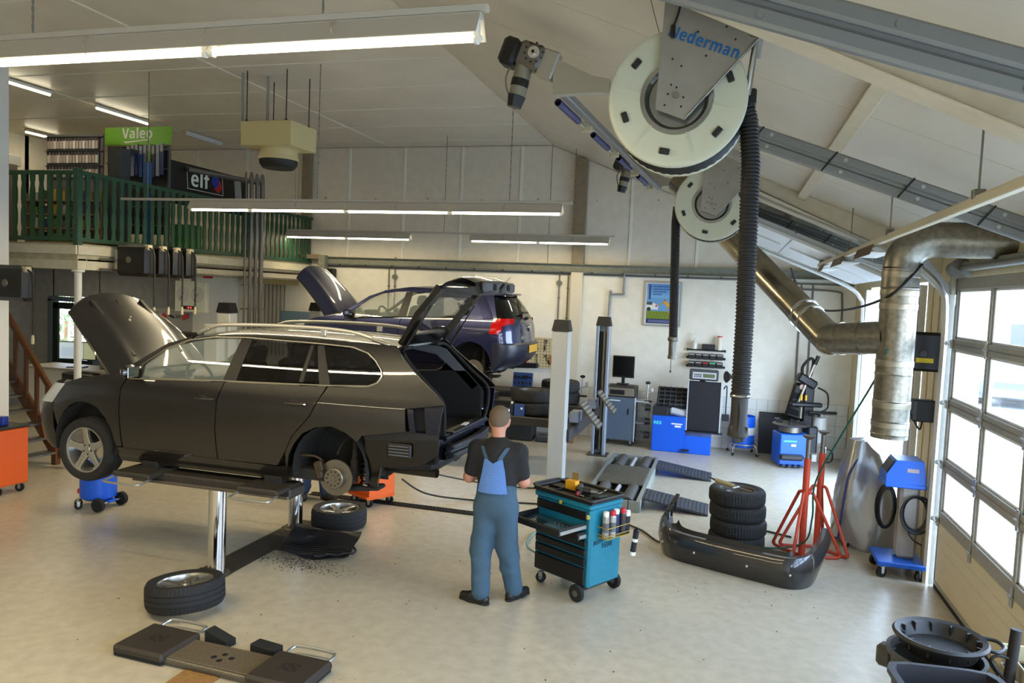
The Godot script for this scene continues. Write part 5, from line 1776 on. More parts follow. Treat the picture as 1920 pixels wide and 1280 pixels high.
	var ye := PackedFloat32Array([1.35, 1.39, 1.42, 1.443, 1.448, 1.443, 1.43, 1.41, 1.395])
	for i in xs.size():
		var row := []
		var ze := half_width(xs[i], ye[i])
		for k in range(-8, 9):
			var u := k / 8.0
			row.append(Vector3(xs[i], yc[i] - (yc[i] - ye[i]) * pow(absf(u), 2.6), u * ze))
		row.reverse()
		rows.append(row)
	var b := MB.new()
	b.crease = 60
	b.skin(rows)
	part(car, "roof", b, paint)
	b = MB.new()
	b.box(Vector3(1.9, 1.39, 0), Vector3(1.7, 0.02, 1.12), 0.005)
	part(car, "headlining", b, mat("lining_light"))
	rows = []
	for i in 5:
		var t := i / 4.0
		var row := []
		for k in range(-8, 9):
			var u := k / 8.0
			row.append(Vector3(0.14 + 0.27 * u * u, 0.95, u * 0.80).lerp(Vector3(0.90 + 0.09 * u * u, 1.40 - 0.045 * u * u, u * 0.675), t) + Vector3(-0.03, 0.03, 0) * sin(t * PI))
		row.reverse()
		rows.append(row)
	b = MB.new()
	b.skin(rows)
	part(car, "windscreen", b, mat("car_glass"))
	# tail: bumper, tailgate skin, window, roof spoiler
	b = MB.new()
	b.skin([end_row(0.19, 2.80, 2.96), end_row(0.24, 2.92, 3.12), end_row(0.34, 2.95, 3.28), end_row(0.45, 2.95, 3.36), end_row(0.56, 2.95, 3.385), end_row(0.63, 2.95, 3.37), end_row(0.655, 2.95, 3.32)])
	part(car, "rear_bumper", b, noisy("bumper_dusty", Color(0.10, 0.105, 0.16), Color(0.13, 0.135, 0.19), 0.35, 1.5))
	b = MB.new()
	b.skin([end_row(0.645, 2.95, 3.33), end_row(0.70, 2.95, 3.315), end_row(0.80, 2.95, 3.31), end_row(0.90, 2.95, 3.295), end_row(0.98, 2.95, 3.265), end_row(1.02, 2.96, 3.245)])
	var gate := part(car, "tailgate", b, mat("paint_blue"))
	b = MB.new()
	b.skin([end_row(1.02, 2.96, 3.245), end_row(1.10, 2.92, 3.20), end_row(1.20, 2.86, 3.135), end_row(1.30, 2.80, 3.06), end_row(1.385, 2.74, 2.98)])
	part(gate, "rear_window", b, mat("car_glass_dark"))
	for s: float in [1.0, -1.0]:
		b = MB.new()
		var e := []
		for q in [[1.02, 2.96], [1.12, 2.915], [1.22, 2.86], [1.32, 2.80], [1.40, 2.76]]: e.append(skin_point(q[1], q[0], s, 0.0))
		var rows2 := []
		for p in e: rows2.append([p + Vector3(-0.18, 0.0, s * 0.03), p + Vector3(-0.06, 0, s * 0.014), p + Vector3(0.03, 0, -s * 0.012), p + Vector3(0.10, 0, -s * 0.07)])
		b.skin(rows2)
		part(car, "rear_pillar", b, paint)
	b = MB.new()
	b.skin([end_row(1.425, 2.80, 3.0), end_row(1.415, 2.80, 3.075), end_row(1.395, 2.80, 3.08), end_row(1.38, 2.80, 3.02)])
	part(gate, "spoiler", b, paint)
	b = MB.new()
	b.cyl(Vector3(3.305, 0.88, 0), Vector3(3.325, 0.88, 0), 0.055, -1, 24)
	part(gate, "badge", b, mat("trim_chrome"))
	text(gate, "model_lettering", "Golf", 0.05, mat("trim_chrome"), Transform3D(Basis(Vector3.UP, PI / 2 - 0.25), Vector3(3.31, 0.735, 0.38)), true, false, 0.006)
	b = MB.new()
	b.box(Vector3(3.388, 0.55, 0), Vector3(0.012, 0.12, 0.52), 0.004)
	var np := part(car, "number_plate", b, mat("plate_yellow", Color(0.80, 0.60, 0.14), 0.5))
	b = MB.new()
	b.box(Vector3(3.255, 1.12, 0.10), Vector3(0.03, 0.03, 0.30), 0.008)
	b.box(Vector3(3.262, 1.03, 0), Vector3(0.05, 0.05, 0.05), 0.01)
	part(gate, "wiper", b, mat("trim_black"))
	b = MB.new()
	b.cyl(Vector3(2.75, 1.44, 0), Vector3(2.95, 1.68, 0), 0.004, -1, 6)
	part(car, "aerial", b, mat("trim_black"))
	# raised bonnet
	rows = []
	for i in 11:
		var t := i / 10.0
		var row := []
		for k in range(-12, 13):
			var u := k / 12.0
			var y := 0.055 * (1.0 - pow(absf(u), 2.2)) - 0.14 * t * t - 0.03 * pow(absf(u), 4.0) + 0.018 * exp(-pow((absf(u) - 0.60) / 0.10, 2.0))
			row.append(Vector3(-t * 1.05 + 0.20 * pow(absf(u), 2.4) * t, y, u * lerpf(0.73, 0.62, pow(t, 2.2))))
		rows.append(row)
	b = MB.new()
	b.crease = 60
	b.skin(rows)
	var inner := []
	for r in rows:
		var rr := []
		for p in r: rr.append(p + Vector3(0, -0.03, 0))
		rr.reverse()
		inner.append(rr)
	var hood := part(car, "bonnet", b, paint, Transform3D(Basis(Vector3.BACK, -0.95), Vector3(0.05, 0.955, 0)))
	b = MB.new()
	b.skin(inner)
	for q in [0, 24]:
		var e1 := []; var e2 := []
		for r in rows:
			e1.append(r[q]); e2.append(r[q] + Vector3(0, -0.03, 0))
		b.skin([e1, e2])
	part(hood, "inner_panel", b, mat("trim_black"))
	b = MB.new()
	b.box(Vector3(-0.22, 0.58, 0), Vector3(0.85, 0.34, 1.34), 0.03)
	b.box(Vector3(-0.25, 0.78, -0.1), Vector3(0.45, 0.12, 0.60), 0.04)
	part(car, "engine", b, mat("trim_black"))
	b = MB.new()
	b.skin([end_row(0.18, -0.42, -0.74), end_row(0.26, -0.44, -0.82), end_row(0.42, -0.46, -0.85), end_row(0.55, -0.46, -0.84), end_row(0.62, -0.46, -0.80)])
	part(car, "front_bumper", b, paint)
	car_inside(car)
	return car

# ---------------------------------------------------------------- short forms
func bx(parent: Node3D, called: String, c: Vector3, s: Vector3, m: Material, bev := 0.004, rot := Basis()) -> MeshInstance3D:
	return part(parent, called, MB.new().box(c, s, bev, rot), m)

func rod(parent: Node3D, called: String, a: Vector3, b: Vector3, r: float, m: Material, seg := 12) -> MeshInstance3D:
	return part(parent, called, MB.new().cyl(a, b, r, -1, seg), m)

func pipe(parent: Node3D, called: String, pts: Array, r: float, m: Material, each := 5, closed := false) -> MeshInstance3D:
	return part(parent, called, MB.new().tube(curve(p3(pts), each) if not closed else p3(pts), r, 8, closed), m)

func turned(parent: Node3D, called: String, at: Vector3, prof: Array, m: Material, seg := 24, rot := Basis()) -> MeshInstance3D:
	var pr := []
	for i in range(0, prof.size(), 2): pr.append(Vector2(prof[i], prof[i + 1]))
	return part(parent, called, MB.new().lathe(pr, seg), m, Transform3D(rot, at))

func caster(parent: Node3D, at: Vector3, r: float, turn := 0.0) -> void:
	var k := "caster %s" % r
	if not tyre_cache.has(k):
		tyre_cache[k] = MB.new().cyl(Vector3(0, 0, -r * 0.32), Vector3(0, 0, r * 0.32), r, -1, 20).commit()
		var b := MB.new()
		b.box(Vector3(0, r * 0.55, r * 0.42), Vector3(r * 0.7, r * 1.1, r * 0.08), 0.001)
		b.box(Vector3(0, r * 0.55, -r * 0.42), Vector3(r * 0.7, r * 1.1, r * 0.08), 0.001)
		b.box(Vector3(0, r * 1.12, 0), Vector3(r * 1.2, r * 0.12, r * 1.1), 0.001)
		b.cyl(Vector3(0, 0, -r * 0.46), Vector3(0, 0, r * 0.46), r * 0.3, -1, 12)
		tyre_cache[k + "f"] = b.commit()
	var w := part(parent, "caster", tyre_cache[k], mat("rubber"), Transform3D(Basis(Vector3.UP, turn), at))
	part(w, "fork", tyre_cache[k + "f"], mat("zinc"))

# ---------------------------------------------------------------- lifts
func build_lifts() -> void:
	var chrome := mat("piston_chrome", Color(0.86, 0.86, 0.86), 0.08, 1.0)
	var iron := noisy("lift_iron", Color(0.13, 0.115, 0.095), Color(0.20, 0.18, 0.15), 0.6, 3.0)
	var steel := noisy("lift_steel", Color(0.34, 0.32, 0.28), Color(0.44, 0.42, 0.37), 0.4, 3.0, 0.03, 0.6)
	var plate := noisy("chequer_brown", Color(0.17, 0.145, 0.11), Color(0.24, 0.205, 0.155), 0.6, 4.0)
	# in-ground lift under the estate
	var t := thing("floor_lift", "two chrome lift pistons with dark saddle beams carrying the black estate", "car lift", Vector3(-4.6, 0, -6.88))
	for z in [0.75, -0.745]:
		var x := 0.03 if z > 0 else -0.04
		rod(t, "piston", Vector3(x, 0.012, z), Vector3(x, 0.86, z), 0.082, chrome, 32)
		turned(t, "piston_collar", Vector3(x, 0, z), [0.13, 0.0, 0.13, 0.012, 0.10, 0.02, 0.083, 0.02], steel, 28)
		bx(t, "saddle_beam", Vector3(0.03, 0.90, z), Vector3(1.72, 0.10, 0.26), iron, 0.015)
		bx(t, "beam_lip", Vector3(0.03, 0.868, z + signf(z) * 0.14), Vector3(1.7, 0.03, 0.03), steel, 0.004)
		for q in [[-0.70, 0.02], [0.66, 0.02]]:
			var pad := bx(t, "pad", Vector3(q[0], 0.945, z + signf(z) * 0.10), Vector3(0.42, 0.05, 0.42), iron, 0.012)
			var s := signf(z)
			part(pad, "handle", MB.new().tube(curve(p3([q[0] - 0.19, 0.92, z + s * 0.28, q[0] - 0.20, 0.905, z + s * 0.40, q[0] - 0.15, 0.90, z + s * 0.44, q[0] + 0.15, 0.90, z + s * 0.44, q[0] + 0.20, 0.905, z + s * 0.40, q[0] + 0.19, 0.92, z + s * 0.28]), 4), 0.011, 8), mat("zinc"))
			bx(pad, "rubber_block", Vector3(q[0], 0.995, z), Vector3(0.18, 0.07, 0.14), mat("rubber"), 0.01)
	t = thing("trench_cover", "dark chequer plate strip let into the floor between the lift pistons", "floor plate", Vector3(-4.61, 0.0, -6.88))
	bx(t, "plate", Vector3(0, 0.003, 0), Vector3(0.34, 0.008, 2.06), plate, 0.002)
	var b := MB.new()
	for i in 9:
		for j in 48:
			if absf(-1.0 + j * 0.043) > 0.62: continue
			b.box(Vector3(-0.14 + i * 0.035, 0.0075, -1.0 + j * 0.043), Vector3(0.024, 0.003, 0.007), 0.0, Basis(Vector3.UP, 0.785 if (i + j) % 2 else -0.785))
	var st := part(t, "plate_pattern", b, plate)
	st.set_meta("kind", "stuff")
	bx(t, "end_plate", Vector3(0, 0.009, 0.86), Vector3(0.36, 0.006, 0.34), plate, 0.002)
	bx(t, "end_plate", Vector3(0, 0.009, -0.86), Vector3(0.36, 0.006, 0.34), plate, 0.002)
	# lowered lift saddle in the foreground
	t = thing("lowered_lift_saddle", "lowered steel lift saddle with two rubber capped ends on the floor", "car lift", Vector3(-3.42, 0, -4.66), -0.04)
	bx(t, "beam", Vector3(0, 0.03, 0), Vector3(1.0, 0.06, 0.30), noisy("saddle_worn", Color(0.36, 0.32, 0.25), Color(0.46, 0.42, 0.34), 0.42, 3.0, 0.03, 0.3), 0.006)
	rod(t, "front_roller", Vector3(-0.48, 0.03, 0.15), Vector3(0.48, 0.03, 0.15), 0.028, steel, 14)
	var holes := MB.new()
	for q in [[-0.02, 0.03], [0.05, 0.06], [0.03, -0.03], [0.11, 0.0]]: holes.cyl(Vector3(q[0] - 0.02, 0.058, q[1]), Vector3(q[0] - 0.02, 0.0615, q[1]), 0.022, -1, 14)
	part(t, "bolt_hole", holes, mat("wheel_dark"))
	for s: float in [1.0, -1.0]:
		var pad := bx(t, "rubber_pad", Vector3(s * 0.58, 0.055, 0.0), Vector3(0.46, 0.07, 0.42), noisy("pad_rubber", Color(0.155, 0.13, 0.10), Color(0.20, 0.17, 0.135), 0.6, 5.0), 0.02)
		bx(pad, "pad_edge", Vector3(s * 0.58, 0.02, 0.0), Vector3(0.44, 0.03, 0.40), mat("rubber"), 0.004)
		var e := MB.new()
		for i in 7:
			for j in 6:
				if (i * 5 + j * 3) % 4: e.box(Vector3(s * 0.58 - 0.06 + i * 0.02, 0.0905, -0.05 + j * 0.018), Vector3(0.012, 0.003, 0.008))
		part(pad, "moulded_mark", e, mat("wheel_dark"))
		part(pad, "handle", MB.new().tube(curve(p3([s * 0.58 - 0.17, 0.06, -0.18, s * 0.58 - 0.18, 0.065, -0.30, s * 0.58 - 0.13, 0.07, -0.34, s * 0.58 + 0.13, 0.07, -0.34, s * 0.58 + 0.18, 0.065, -0.30, s * 0.58 + 0.17, 0.06, -0.18]), 4), 0.012, 8), mat("zinc"))
	for q in [[-3.63, -4.93, "wedge shaped black rubber block behind the lowered lift saddle"], [-3.20, -4.90, "flat black rubber block beside the rear pad of the saddle"]]:
		b = MB.new()
		if q[0] < -3.5: b.prism(pv([-0.11, 0, 0.11, 0, 0.11, 0.05, -0.11, 0.10]), -0.05, 0.05)
		else: b.box(Vector3(0, 0.04, 0), Vector3(0.23, 0.08, 0.11), 0.006)
		single("rubber_block", b, mat("rubber"), q[2], "block", at_(q[0], 0.002, q[1], -0.15))
	b = MB.new().box(Vector3(0, 0.004, 0), Vector3(0.30, 0.008, 0.62), 0.002)
	b.cyl(Vector3(-0.11, 0.006, -0.28), Vector3(-0.11, 0.011, -0.28), 0.012, -1, 10)
	b.cyl(Vector3(0.11, 0.006, -0.28), Vector3(0.11, 0.011, -0.28), 0.012, -1, 10)
	single("brown_floor_plate", b, noisy("plate_ochre", Color(0.50, 0.37, 0.20), Color(0.58, 0.44, 0.26), 0.6, 2.0), "ochre brown cover plate on the floor before the lowered lift saddle", "floor plate", at_(-3.45, 0, -4.27))

	# four-post lift under the hatchback
	t = thing("four_post_lift", "four post lift with grey posts and dark runways under the blue hatchback", "car lift")
	var grey := mat("lift_grey", Color(0.66, 0.665, 0.65), 0.4)
	var blue_grey := mat("lift_blue_grey", Color(0.56, 0.59, 0.63), 0.35, 0.3)
	for x in [-2.23, -7.75]:
		for z in [-10.55, -13.35]:
			var zf := 1.0 if z > -12 else -1.0
			var open: bool = z < -12 and x > -4
			var xp: float = x + (0.16 if open else 0.0)
			if not open:
				bx(t, "post", Vector3(xp, 1.15, z), Vector3(0.24, 2.3, 0.20), grey, 0.012)
			else:
				b = MB.new()
				b.box(Vector3(xp - 0.095, 1.15, z), Vector3(0.05, 2.3, 0.18), 0.006)
				b.box(Vector3(xp + 0.095, 1.15, z), Vector3(0.05, 2.3, 0.18), 0.006)
				b.box(Vector3(xp, 1.15, z - 0.07), Vector3(0.2, 2.3, 0.02))
				part(t, "post", b, blue_grey)
				b = MB.new().box(Vector3(xp - 0.035, 1.15, z + 0.02), Vector3(0.05, 2.1, 0.04), 0.004)
				part(t, "cable_channel", b, mat("lining_dark"))
				b = MB.new().box(Vector3(xp + 0.02, 1.15, z + 0.03), Vector3(0.035, 2.1, 0.02), 0.002)
				for k in 16: b.box(Vector3(xp + 0.02, 0.2 + k * 0.09, z + 0.042), Vector3(0.02, 0.04, 0.006))
				part(t, "ratchet_bar", b, mat("brass_dull", Color(0.50, 0.46, 0.36), 0.5, 0.5))
			b = MB.new()
			b.xf = Transform3D(Basis(), Vector3(xp, 2.30, z))
			b.skin([[Vector3(-0.13, 0, 0.11), Vector3(0.13, 0, 0.11), Vector3(0.13, 0, -0.11), Vector3(-0.13, 0, -0.11)], [Vector3(-0.10, 0.16, 0.085), Vector3(0.10, 0.16, 0.085), Vector3(0.10, 0.16, -0.085), Vector3(-0.10, 0.16, -0.085)]], true)
			b.quad(Vector3(-0.10, 0.16, 0.085), Vector3(0.10, 0.16, 0.085), Vector3(0.10, 0.16, -0.085), Vector3(-0.10, 0.16, -0.085))
			part(t, "post_cap", b, mat("black_plastic"))
			bx(t, "base_plate", Vector3(xp, 0.01, z), Vector3(0.36, 0.02, 0.34), steel, 0.003)
	for x in [-2.23, -7.75]: bx(t, "cross_beam", Vector3(x + 0.06, 0.80, -11.95), Vector3(0.22, 0.18, 2.7), iron, 0.01)
	for z in [-11.20, -12.75]:
		bx(t, "runway", Vector3(-4.97, 0.89, z), Vector3(5.5, 0.12, 0.52), noisy("runway_dark", Color(0.11, 0.105, 0.10), Color(0.16, 0.155, 0.145), 0.5, 2.0), 0.008)
		bx(t, "runway_lip", Vector3(-4.97, 0.955, z + 0.255), Vector3(5.5, 0.02, 0.02), steel, 0.002)
		var fl := Basis(Vector3.BACK, -0.86)
		var flap := bx(t, "ramp_flap", Vector3(-1.86, 1.05, z + 0.08), Vector3(0.46, 0.03, 0.36), steel, 0.004, fl)
		for k in 7: bx(flap, "flap_rib", Vector3(-1.86, 1.05, z + 0.08) + fl * Vector3(-0.19 + k * 0.064, 0.018, 0), Vector3(0.02, 0.016, 0.36), mat("zinc"), 0.004, fl)
		bx(t, "flap_bracket", Vector3(-2.10, 1.0, z), Vector3(0.14, 0.16, 0.30), blue_grey, 0.01)
	var lamp_strip := bx(t, "lamp_strip", Vector3(-4.2, 0.78, -12.48), Vector3(1.9, 0.05, 0.03), glow_mat("lift_lamp_glow", Color(0.75, 0.85, 1.0), 2.2), 0.004)
	var l := AreaLight3D.new()
	l.name = "light"
	l.area_size = Vector2(1.9, 0.05)
	l.light_energy = 0.25
	l.light_color = Color(0.78, 0.87, 1.0)
	l.area_range = 20.0
	l.shadow_enabled = true
	t.add_child(l)
	l.position = Vector3(-4.2, 0.78, -12.45)
	l.rotation = Vector3(0, PI, 0)
	t = thing("jacking_beam", "dark scissor jacking beam holding the blue hatchback above the runways", "jack")
	for x in [-5.4, -3.95]:
		bx(t, "cross_carriage", Vector3(x, 1.01, -11.95), Vector3(0.26, 0.10, 1.95), iron, 0.01)
		for z in [-11.35, -12.55]:
			bx(t, "lift_block", Vector3(x, 1.30, z), Vector3(0.16, 0.48, 0.16), iron, 0.01)
			bx(t, "rubber_top", Vector3(x, 1.545, z), Vector3(0.20, 0.03, 0.20), mat("rubber"), 0.006)

# ---------------------------------------------------------------- wheels and tyres lying about
func flat_wheel(at: Vector3, R: float, w: float, rim: float, alloy: bool, label: String, group: String, tilt := Basis(), turn := 0.0) -> Node3D:
	var t := wheel(self, R, w, rim, alloy, Transform3D(tilt * Basis(Vector3.RIGHT, -PI / 2) * Basis(Vector3.BACK, turn), at), "car_wheel" if alloy else "winter_wheel")
	tag(t, label, "wheel", group)
	return t

func build_wheels() -> void:
	flat_wheel(Vector3(-4.30, 0.155, -5.36), 0.32, 0.225, 0.222, true, "silver alloy wheel lying tilted against the lowered lift saddle", "alloy wheels on the floor", Basis(Vector3.RIGHT, -0.06) * Basis(Vector3.BACK, 0.10), 0.3)
	flat_wheel(Vector3(-4.24, 0.1135, -7.92), 0.32, 0.225, 0.222, true, "silver alloy wheel lying flat behind the second lift piston", "alloy wheels on the floor", Basis(), 0.9)
	var n := ["bottom winter tyre of the stack behind the loose bumper", "second winter tyre from the floor in the bumper side stack", "third winter tyre from the floor in the bumper side stack", "top winter tyre of the stack, with a sealant gun on it"]
	for i in 4:
		flat_wheel(Vector3(0.25 + [0.0, 0.012, -0.004, -0.018][i], 0.085 + i * 0.172, -9.02 + 0.01 * (i % 2)), 0.315, 0.172, 0.20, false, n[i], "winter tyres stacked behind the bumper", Basis(), i * 0.7)
	n = ["lower tyre of the near pair on the lift runway", "upper tyre of the near pair on the lift runway", "lower tyre of the rear pair behind the grey lift post", "upper tyre of the rear pair behind the grey lift post"]
	var q := [Vector3(-2.78, 1.06, -11.32), Vector3(-2.82, 1.25, -11.32), Vector3(-2.66, 1.06, -12.75), Vector3(-2.68, 1.25, -12.75)]
	for i in 4: flat_wheel(q[i] + Vector3(0.0, 0.005, 0), 0.33 - 0.01 * (1 - i % 2), 0.19, 0.20, false, n[i], "tyres stacked on the lift runways", Basis(), i * 0.5)

# ---------------------------------------------------------------- the open floor
func build_floor_things() -> void:
	var iron := mat("grate_iron", Color(0.10, 0.095, 0.09), 0.6, 0.3)
	# drain grating
	var t := thing("drain_grating", "narrow slotted drain grating across the floor behind the mechanic", "drain", Vector3(-3.5, 0, -9.0))
	bx(t, "channel", Vector3(0, 0.001, 0), Vector3(3.5, 0.004, 0.13), mat("lining_dark"), 0.0)
	var b := MB.new().box(Vector3(0, 0.006, 0), Vector3(0.022, 0.010, 0.125), 0.001, Basis(Vector3.UP, 0.5))
	var bar := b.commit()
	for i in 84: part(t, "bar", bar, iron, at_(-1.73 + i * 0.0415, 0, 0))
	for z in [-0.07, 0.07]: bx(t, "edge_angle", Vector3(0, 0.005, z), Vector3(3.5, 0.012, 0.012), iron, 0.001)
	# torn wheel arch liner and the dirt that fell from it
	t = thing("wheel_arch_liner", "black plastic wheel arch liner lying in dirt beside the lift piston", "car part", Vector3(-4.05, 0.0, -7.02))
	var rows := []
	for i in 9:
		var row := []
		for k in 11:
			var u := k / 10.0 - 0.5
			var v := i / 8.0
			row.append(Vector3(u * 0.80 + 0.10 * v - 0.05, 0.02 + 0.10 * maxf(0.0, 1.0 - v * 1.6) + 0.025 * sin(u * 9.0 + v * 4.0) * sin(v * 7.0) + 0.03 * absf(u), -0.36 + v * 0.60 - 0.25 * u * u))
		rows.append(row)
	b = MB.new()
	b.skin(rows)
	part(t, "shell", b, mat("liner_black", Color(0.085, 0.085, 0.10), 0.42))
	for k in 5: pipe(t, "stiffening_rib", [-0.36 + k * 0.02, 0.05, -0.05 + k * 0.065, 0.0, 0.052, -0.02 + k * 0.06, 0.40 - k * 0.04, 0.055, -0.08 + k * 0.065], 0.006, mat("black_plastic"))
	rows = []
	for i in 10: rows.append(Vector3(0.30 + 0.16 * sin(i * 0.5), 0.03 + 0.015 * (i % 2), -0.22 + i * 0.05))
	part(t, "edge_bead", MB.new().tube(rows, 0.012, 6), mat("black_plastic"))
	rng.seed = 77
	b = MB.new()
	for i in 520:
		var a := rng.randf() * TAU
		var r := pow(rng.randf(), 0.8) * 0.42
		var p := Vector3(-3.88 + cos(a) * r * 1.3 - (0.25 if i % 3 == 0 else 0.0), 0.002, -6.62 + sin(a) * r * 0.5 - (0.12 if i % 3 == 0 else 0.0))
		var s := rng.randf_range(0.003, 0.009) * (0.7 if r > 0.3 else 1.0)
		b.box(p, Vector3(s * 1.4, s * 0.5, s), 0.0, Basis(Vector3.UP, rng.randf() * 3.0))
	for i in 160:
		var p := Vector3(rng.randf_range(-5.0, 1.0), 0.0015, rng.randf_range(-9.5, -4.2))
		var s := rng.randf_range(0.003, 0.009)
		b.box(p, Vector3(s * 1.6, s * 0.4, s), 0.0, Basis(Vector3.UP, rng.randf() * 3.0))
	var dirt := single("fallen_dirt", b, noisy("dirt", Color(0.22, 0.18, 0.13), Color(0.30, 0.25, 0.18), 0.95, 6.0), "crumbs of dark dirt scattered over the floor round the liner", "dirt")
	dirt.set_meta("kind", "stuff")
	# air hoses along the floor
	b = MB.new().tube(curve(p3([-4.0, 0.30, -9.15, -3.7, 0.10, -9.3, -3.1, 0.015, -9.55, -2.2, 0.014, -9.75, -1.6, 0.014, -9.7, -0.9, 0.014, -9.2, -0.5, 0.014, -8.75, 0.1, 0.014, -9.5, 0.5, 0.014, -9.75, 0.9, 0.014, -9.6]), 8), 0.012, 8)
	single("floor_air_hose", b, mat("hose_dark_green", Color(0.07, 0.12, 0.10), 0.5), "dark green air hose trailing over the floor from the orange trolley", "hose")
	b = MB.new().tube(curve(p3([-3.98, 0.42, -9.3, -3.6, 0.2, -9.9, -3.2, 0.06, -10.3, -2.6, 0.014, -10.5, -1.9, 0.014, -10.9]), 8), 0.010, 8)
	single("second_air_hose", b, mat("hose_black"), "thin black hose running from the orange trolley towards the lift", "hose")
	b = MB.new().tube(curve(p3([-1.62, 0.16, -7.35, -1.95, 0.06, -7.9, -2.02, 0.016, -8.5, -1.8, 0.014, -8.85, -1.3, 0.014, -8.9]), 8), 0.012, 8)
	single("pale_air_hose", b, mat("hose_pale", Color(0.40, 0.52, 0.48), 0.4), "pale green hose looped on the floor beside the open drawer", "hose")

# ---------------------------------------------------------------- teal tool trolley
func build_tool_cart() -> void:
	var teal := noisy("cart_teal", Color(0.075, 0.42, 0.50), Color(0.095, 0.46, 0.54), 0.42, 2.0)
	var black := mat("drawer_black", Color(0.055, 0.054, 0.054), 0.45)
	var tray := mat("tray_black", Color(0.065, 0.06, 0.055), 0.55)
	# the front with the drawers looks towards local +z
	var yaw := -0.53
	var t := thing("tool_trolley", "teal tool trolley with black drawers, one pulled out, beside the mechanic", "tool trolley", Vector3(-1.27, 0, -7.12), yaw)
	var W := 0.70; var D := 0.46
	bx(t, "body", Vector3(0, 0.50, -0.01), Vector3(W, 0.74, D), teal, 0.02)
	bx(t, "top_frame", Vector3(0, 0.885, 0.0), Vector3(W + 0.02, 0.055, D + 0.02), teal, 0.015)
	var ys := [[0.80, 0.085], [0.715, 0.07], [0.63, 0.08], [0.545, 0.07], [0.46, 0.075], [0.37, 0.085], [0.235, 0.165]]
	for i in ys.size():
		var out: float = [0.0, 0.36, 0.10, 0.0, 0.0, 0.0, 0.0][i]
		var dr := bx(t, "drawer", Vector3(0.0, ys[i][0], D / 2 + 0.006 + out), Vector3(W - 0.07, ys[i][1] - 0.006, 0.022), black, 0.005)
		bx(dr, "grip_rail", Vector3(0, ys[i][0] + ys[i][1] / 2 - 0.012, D / 2 + 0.02 + out), Vector3(W - 0.09, 0.008, 0.012), mat("trim_black"), 0.002)
		if out > 0.0:
			bx(dr, "drawer_floor", Vector3(0, ys[i][0] - 0.028, D / 2 + out / 2), Vector3(W - 0.10, 0.006, out), mat("drawer_mat", Color(0.10, 0.30, 0.36), 0.7), 0.0)
			for sx: float in [1.0, -1.0]:
				bx(dr, "drawer_side", Vector3(sx * (W / 2 - 0.05), ys[i][0], D / 2 + out / 2), Vector3(0.006, ys[i][1] - 0.012, out), black, 0.0)
				bx(dr, "slide", Vector3(sx * (W / 2 - 0.043), ys[i][0] - 0.01, D / 2 + out / 2), Vector3(0.008, 0.032, out), mat("zinc"), 0.001)
	# rounded tray on top
	var b := MB.new()
	b.box(Vector3(0, 0.925, 0.0), Vector3(W + 0.05, 0.02, D + 0.04), 0.008)
	part(t, "tray", b, tray)
	var ring := []
	for q in [[-0.36, -0.24, PI], [0.36, -0.24, PI * 1.5], [0.36, 0.24, 0.0], [-0.36, 0.24, PI * 0.5]]:
		for k in 5:
			var a: float = q[2] + k * PI / 8
			ring.append(Vector3(q[0] - signf(q[0]) * 0.03 + cos(a) * 0.03, 0.945, q[1] - signf(q[1]) * 0.03 + sin(a) * 0.03))
	part(t, "tray_rim", MB.new().tube(ring, 0.016, 8, true), tray)
	for k in 3: bx(t, "tray_divider", Vector3([-0.12, 0.0, -0.24][k], 0.945, [0.0, 0.10, -0.12][k]), Vector3([0.008, 0.60, 0.2][k], 0.03, [0.42, 0.008, 0.008][k]), tray, 0.001)
	part(t, "push_handle", MB.new().tube(curve(p3([-0.36, 0.94, 0.18, -0.42, 0.94, 0.18, -0.44, 0.94, 0.12, -0.44, 0.94, -0.12, -0.42, 0.94, -0.18, -0.36, 0.94, -0.18]), 4), 0.014, 8), tray)
	turned(t, "lock_badge", Vector3(0.0, 0.87, D / 2 + 0.022), [0.0, 0.006, 0.018, 0.006, 0.02, 0.0], mat("badge_yellow", Color(0.75, 0.62, 0.12), 0.5), 12, Basis(Vector3.RIGHT, PI / 2))
	turned(t, "round_sticker", Vector3(W / 2 - 0.02, 0.80, D / 2 + 0.008), [0.0, 0.004, 0.022, 0.004, 0.022, 0.0], mat("sticker_pale", Color(0.80, 0.80, 0.45), 0.5), 14, Basis(Vector3.RIGHT, PI / 2))
	# wheels
	for q in [[0.26, 0.27], [0.26, -0.27]]:
		var w := turned(t, "wheel", Vector3(q[0], 0.082, q[1]), [0.0, -0.022, 0.075, -0.022, 0.082, -0.012, 0.082, 0.012, 0.075, 0.022, 0.0, 0.022], mat("rubber"), 28, Basis(Vector3.RIGHT, PI / 2))
		part(w, "hub", MB.new().lathe([Vector2(0.0, 0.026), Vector2(0.028, 0.026), Vector2(0.03, 0.02)], 16), mat("worn_steel"))
	bx(t, "axle_block", Vector3(0.26, 0.12, 0), Vector3(0.08, 0.04, 0.46), mat("trim_black"), 0.004)
	caster(t, Vector3(-0.28, 0.05, 0.18), 0.05, 0.5)
	caster(t, Vector3(-0.28, 0.05, -0.18), 0.05, 0.2)
	# rack on the end for cans, and the painted inscription
	b = MB.new()
	b.box(Vector3(W / 2 + 0.06, 0.60, -0.05), Vector3(0.11, 0.006, 0.34), 0.001)
	b.tube(p3([W / 2, 0.70, -0.22, W / 2 + 0.115, 0.70, -0.22, W / 2 + 0.115, 0.70, 0.12, W / 2, 0.70, 0.12]), 0.004, 6)
	b.tube(p3([W / 2, 0.63, -0.22, W / 2 + 0.115, 0.63, -0.22, W / 2 + 0.115, 0.63, 0.12, W / 2, 0.63, 0.12]), 0.004, 6)
	part(t, "can_rack", b, mat("rack_yellow", Color(0.62, 0.52, 0.16), 0.5))
	var ink := mat("ink_black", Color(0.03, 0.05, 0.06), 0.6)
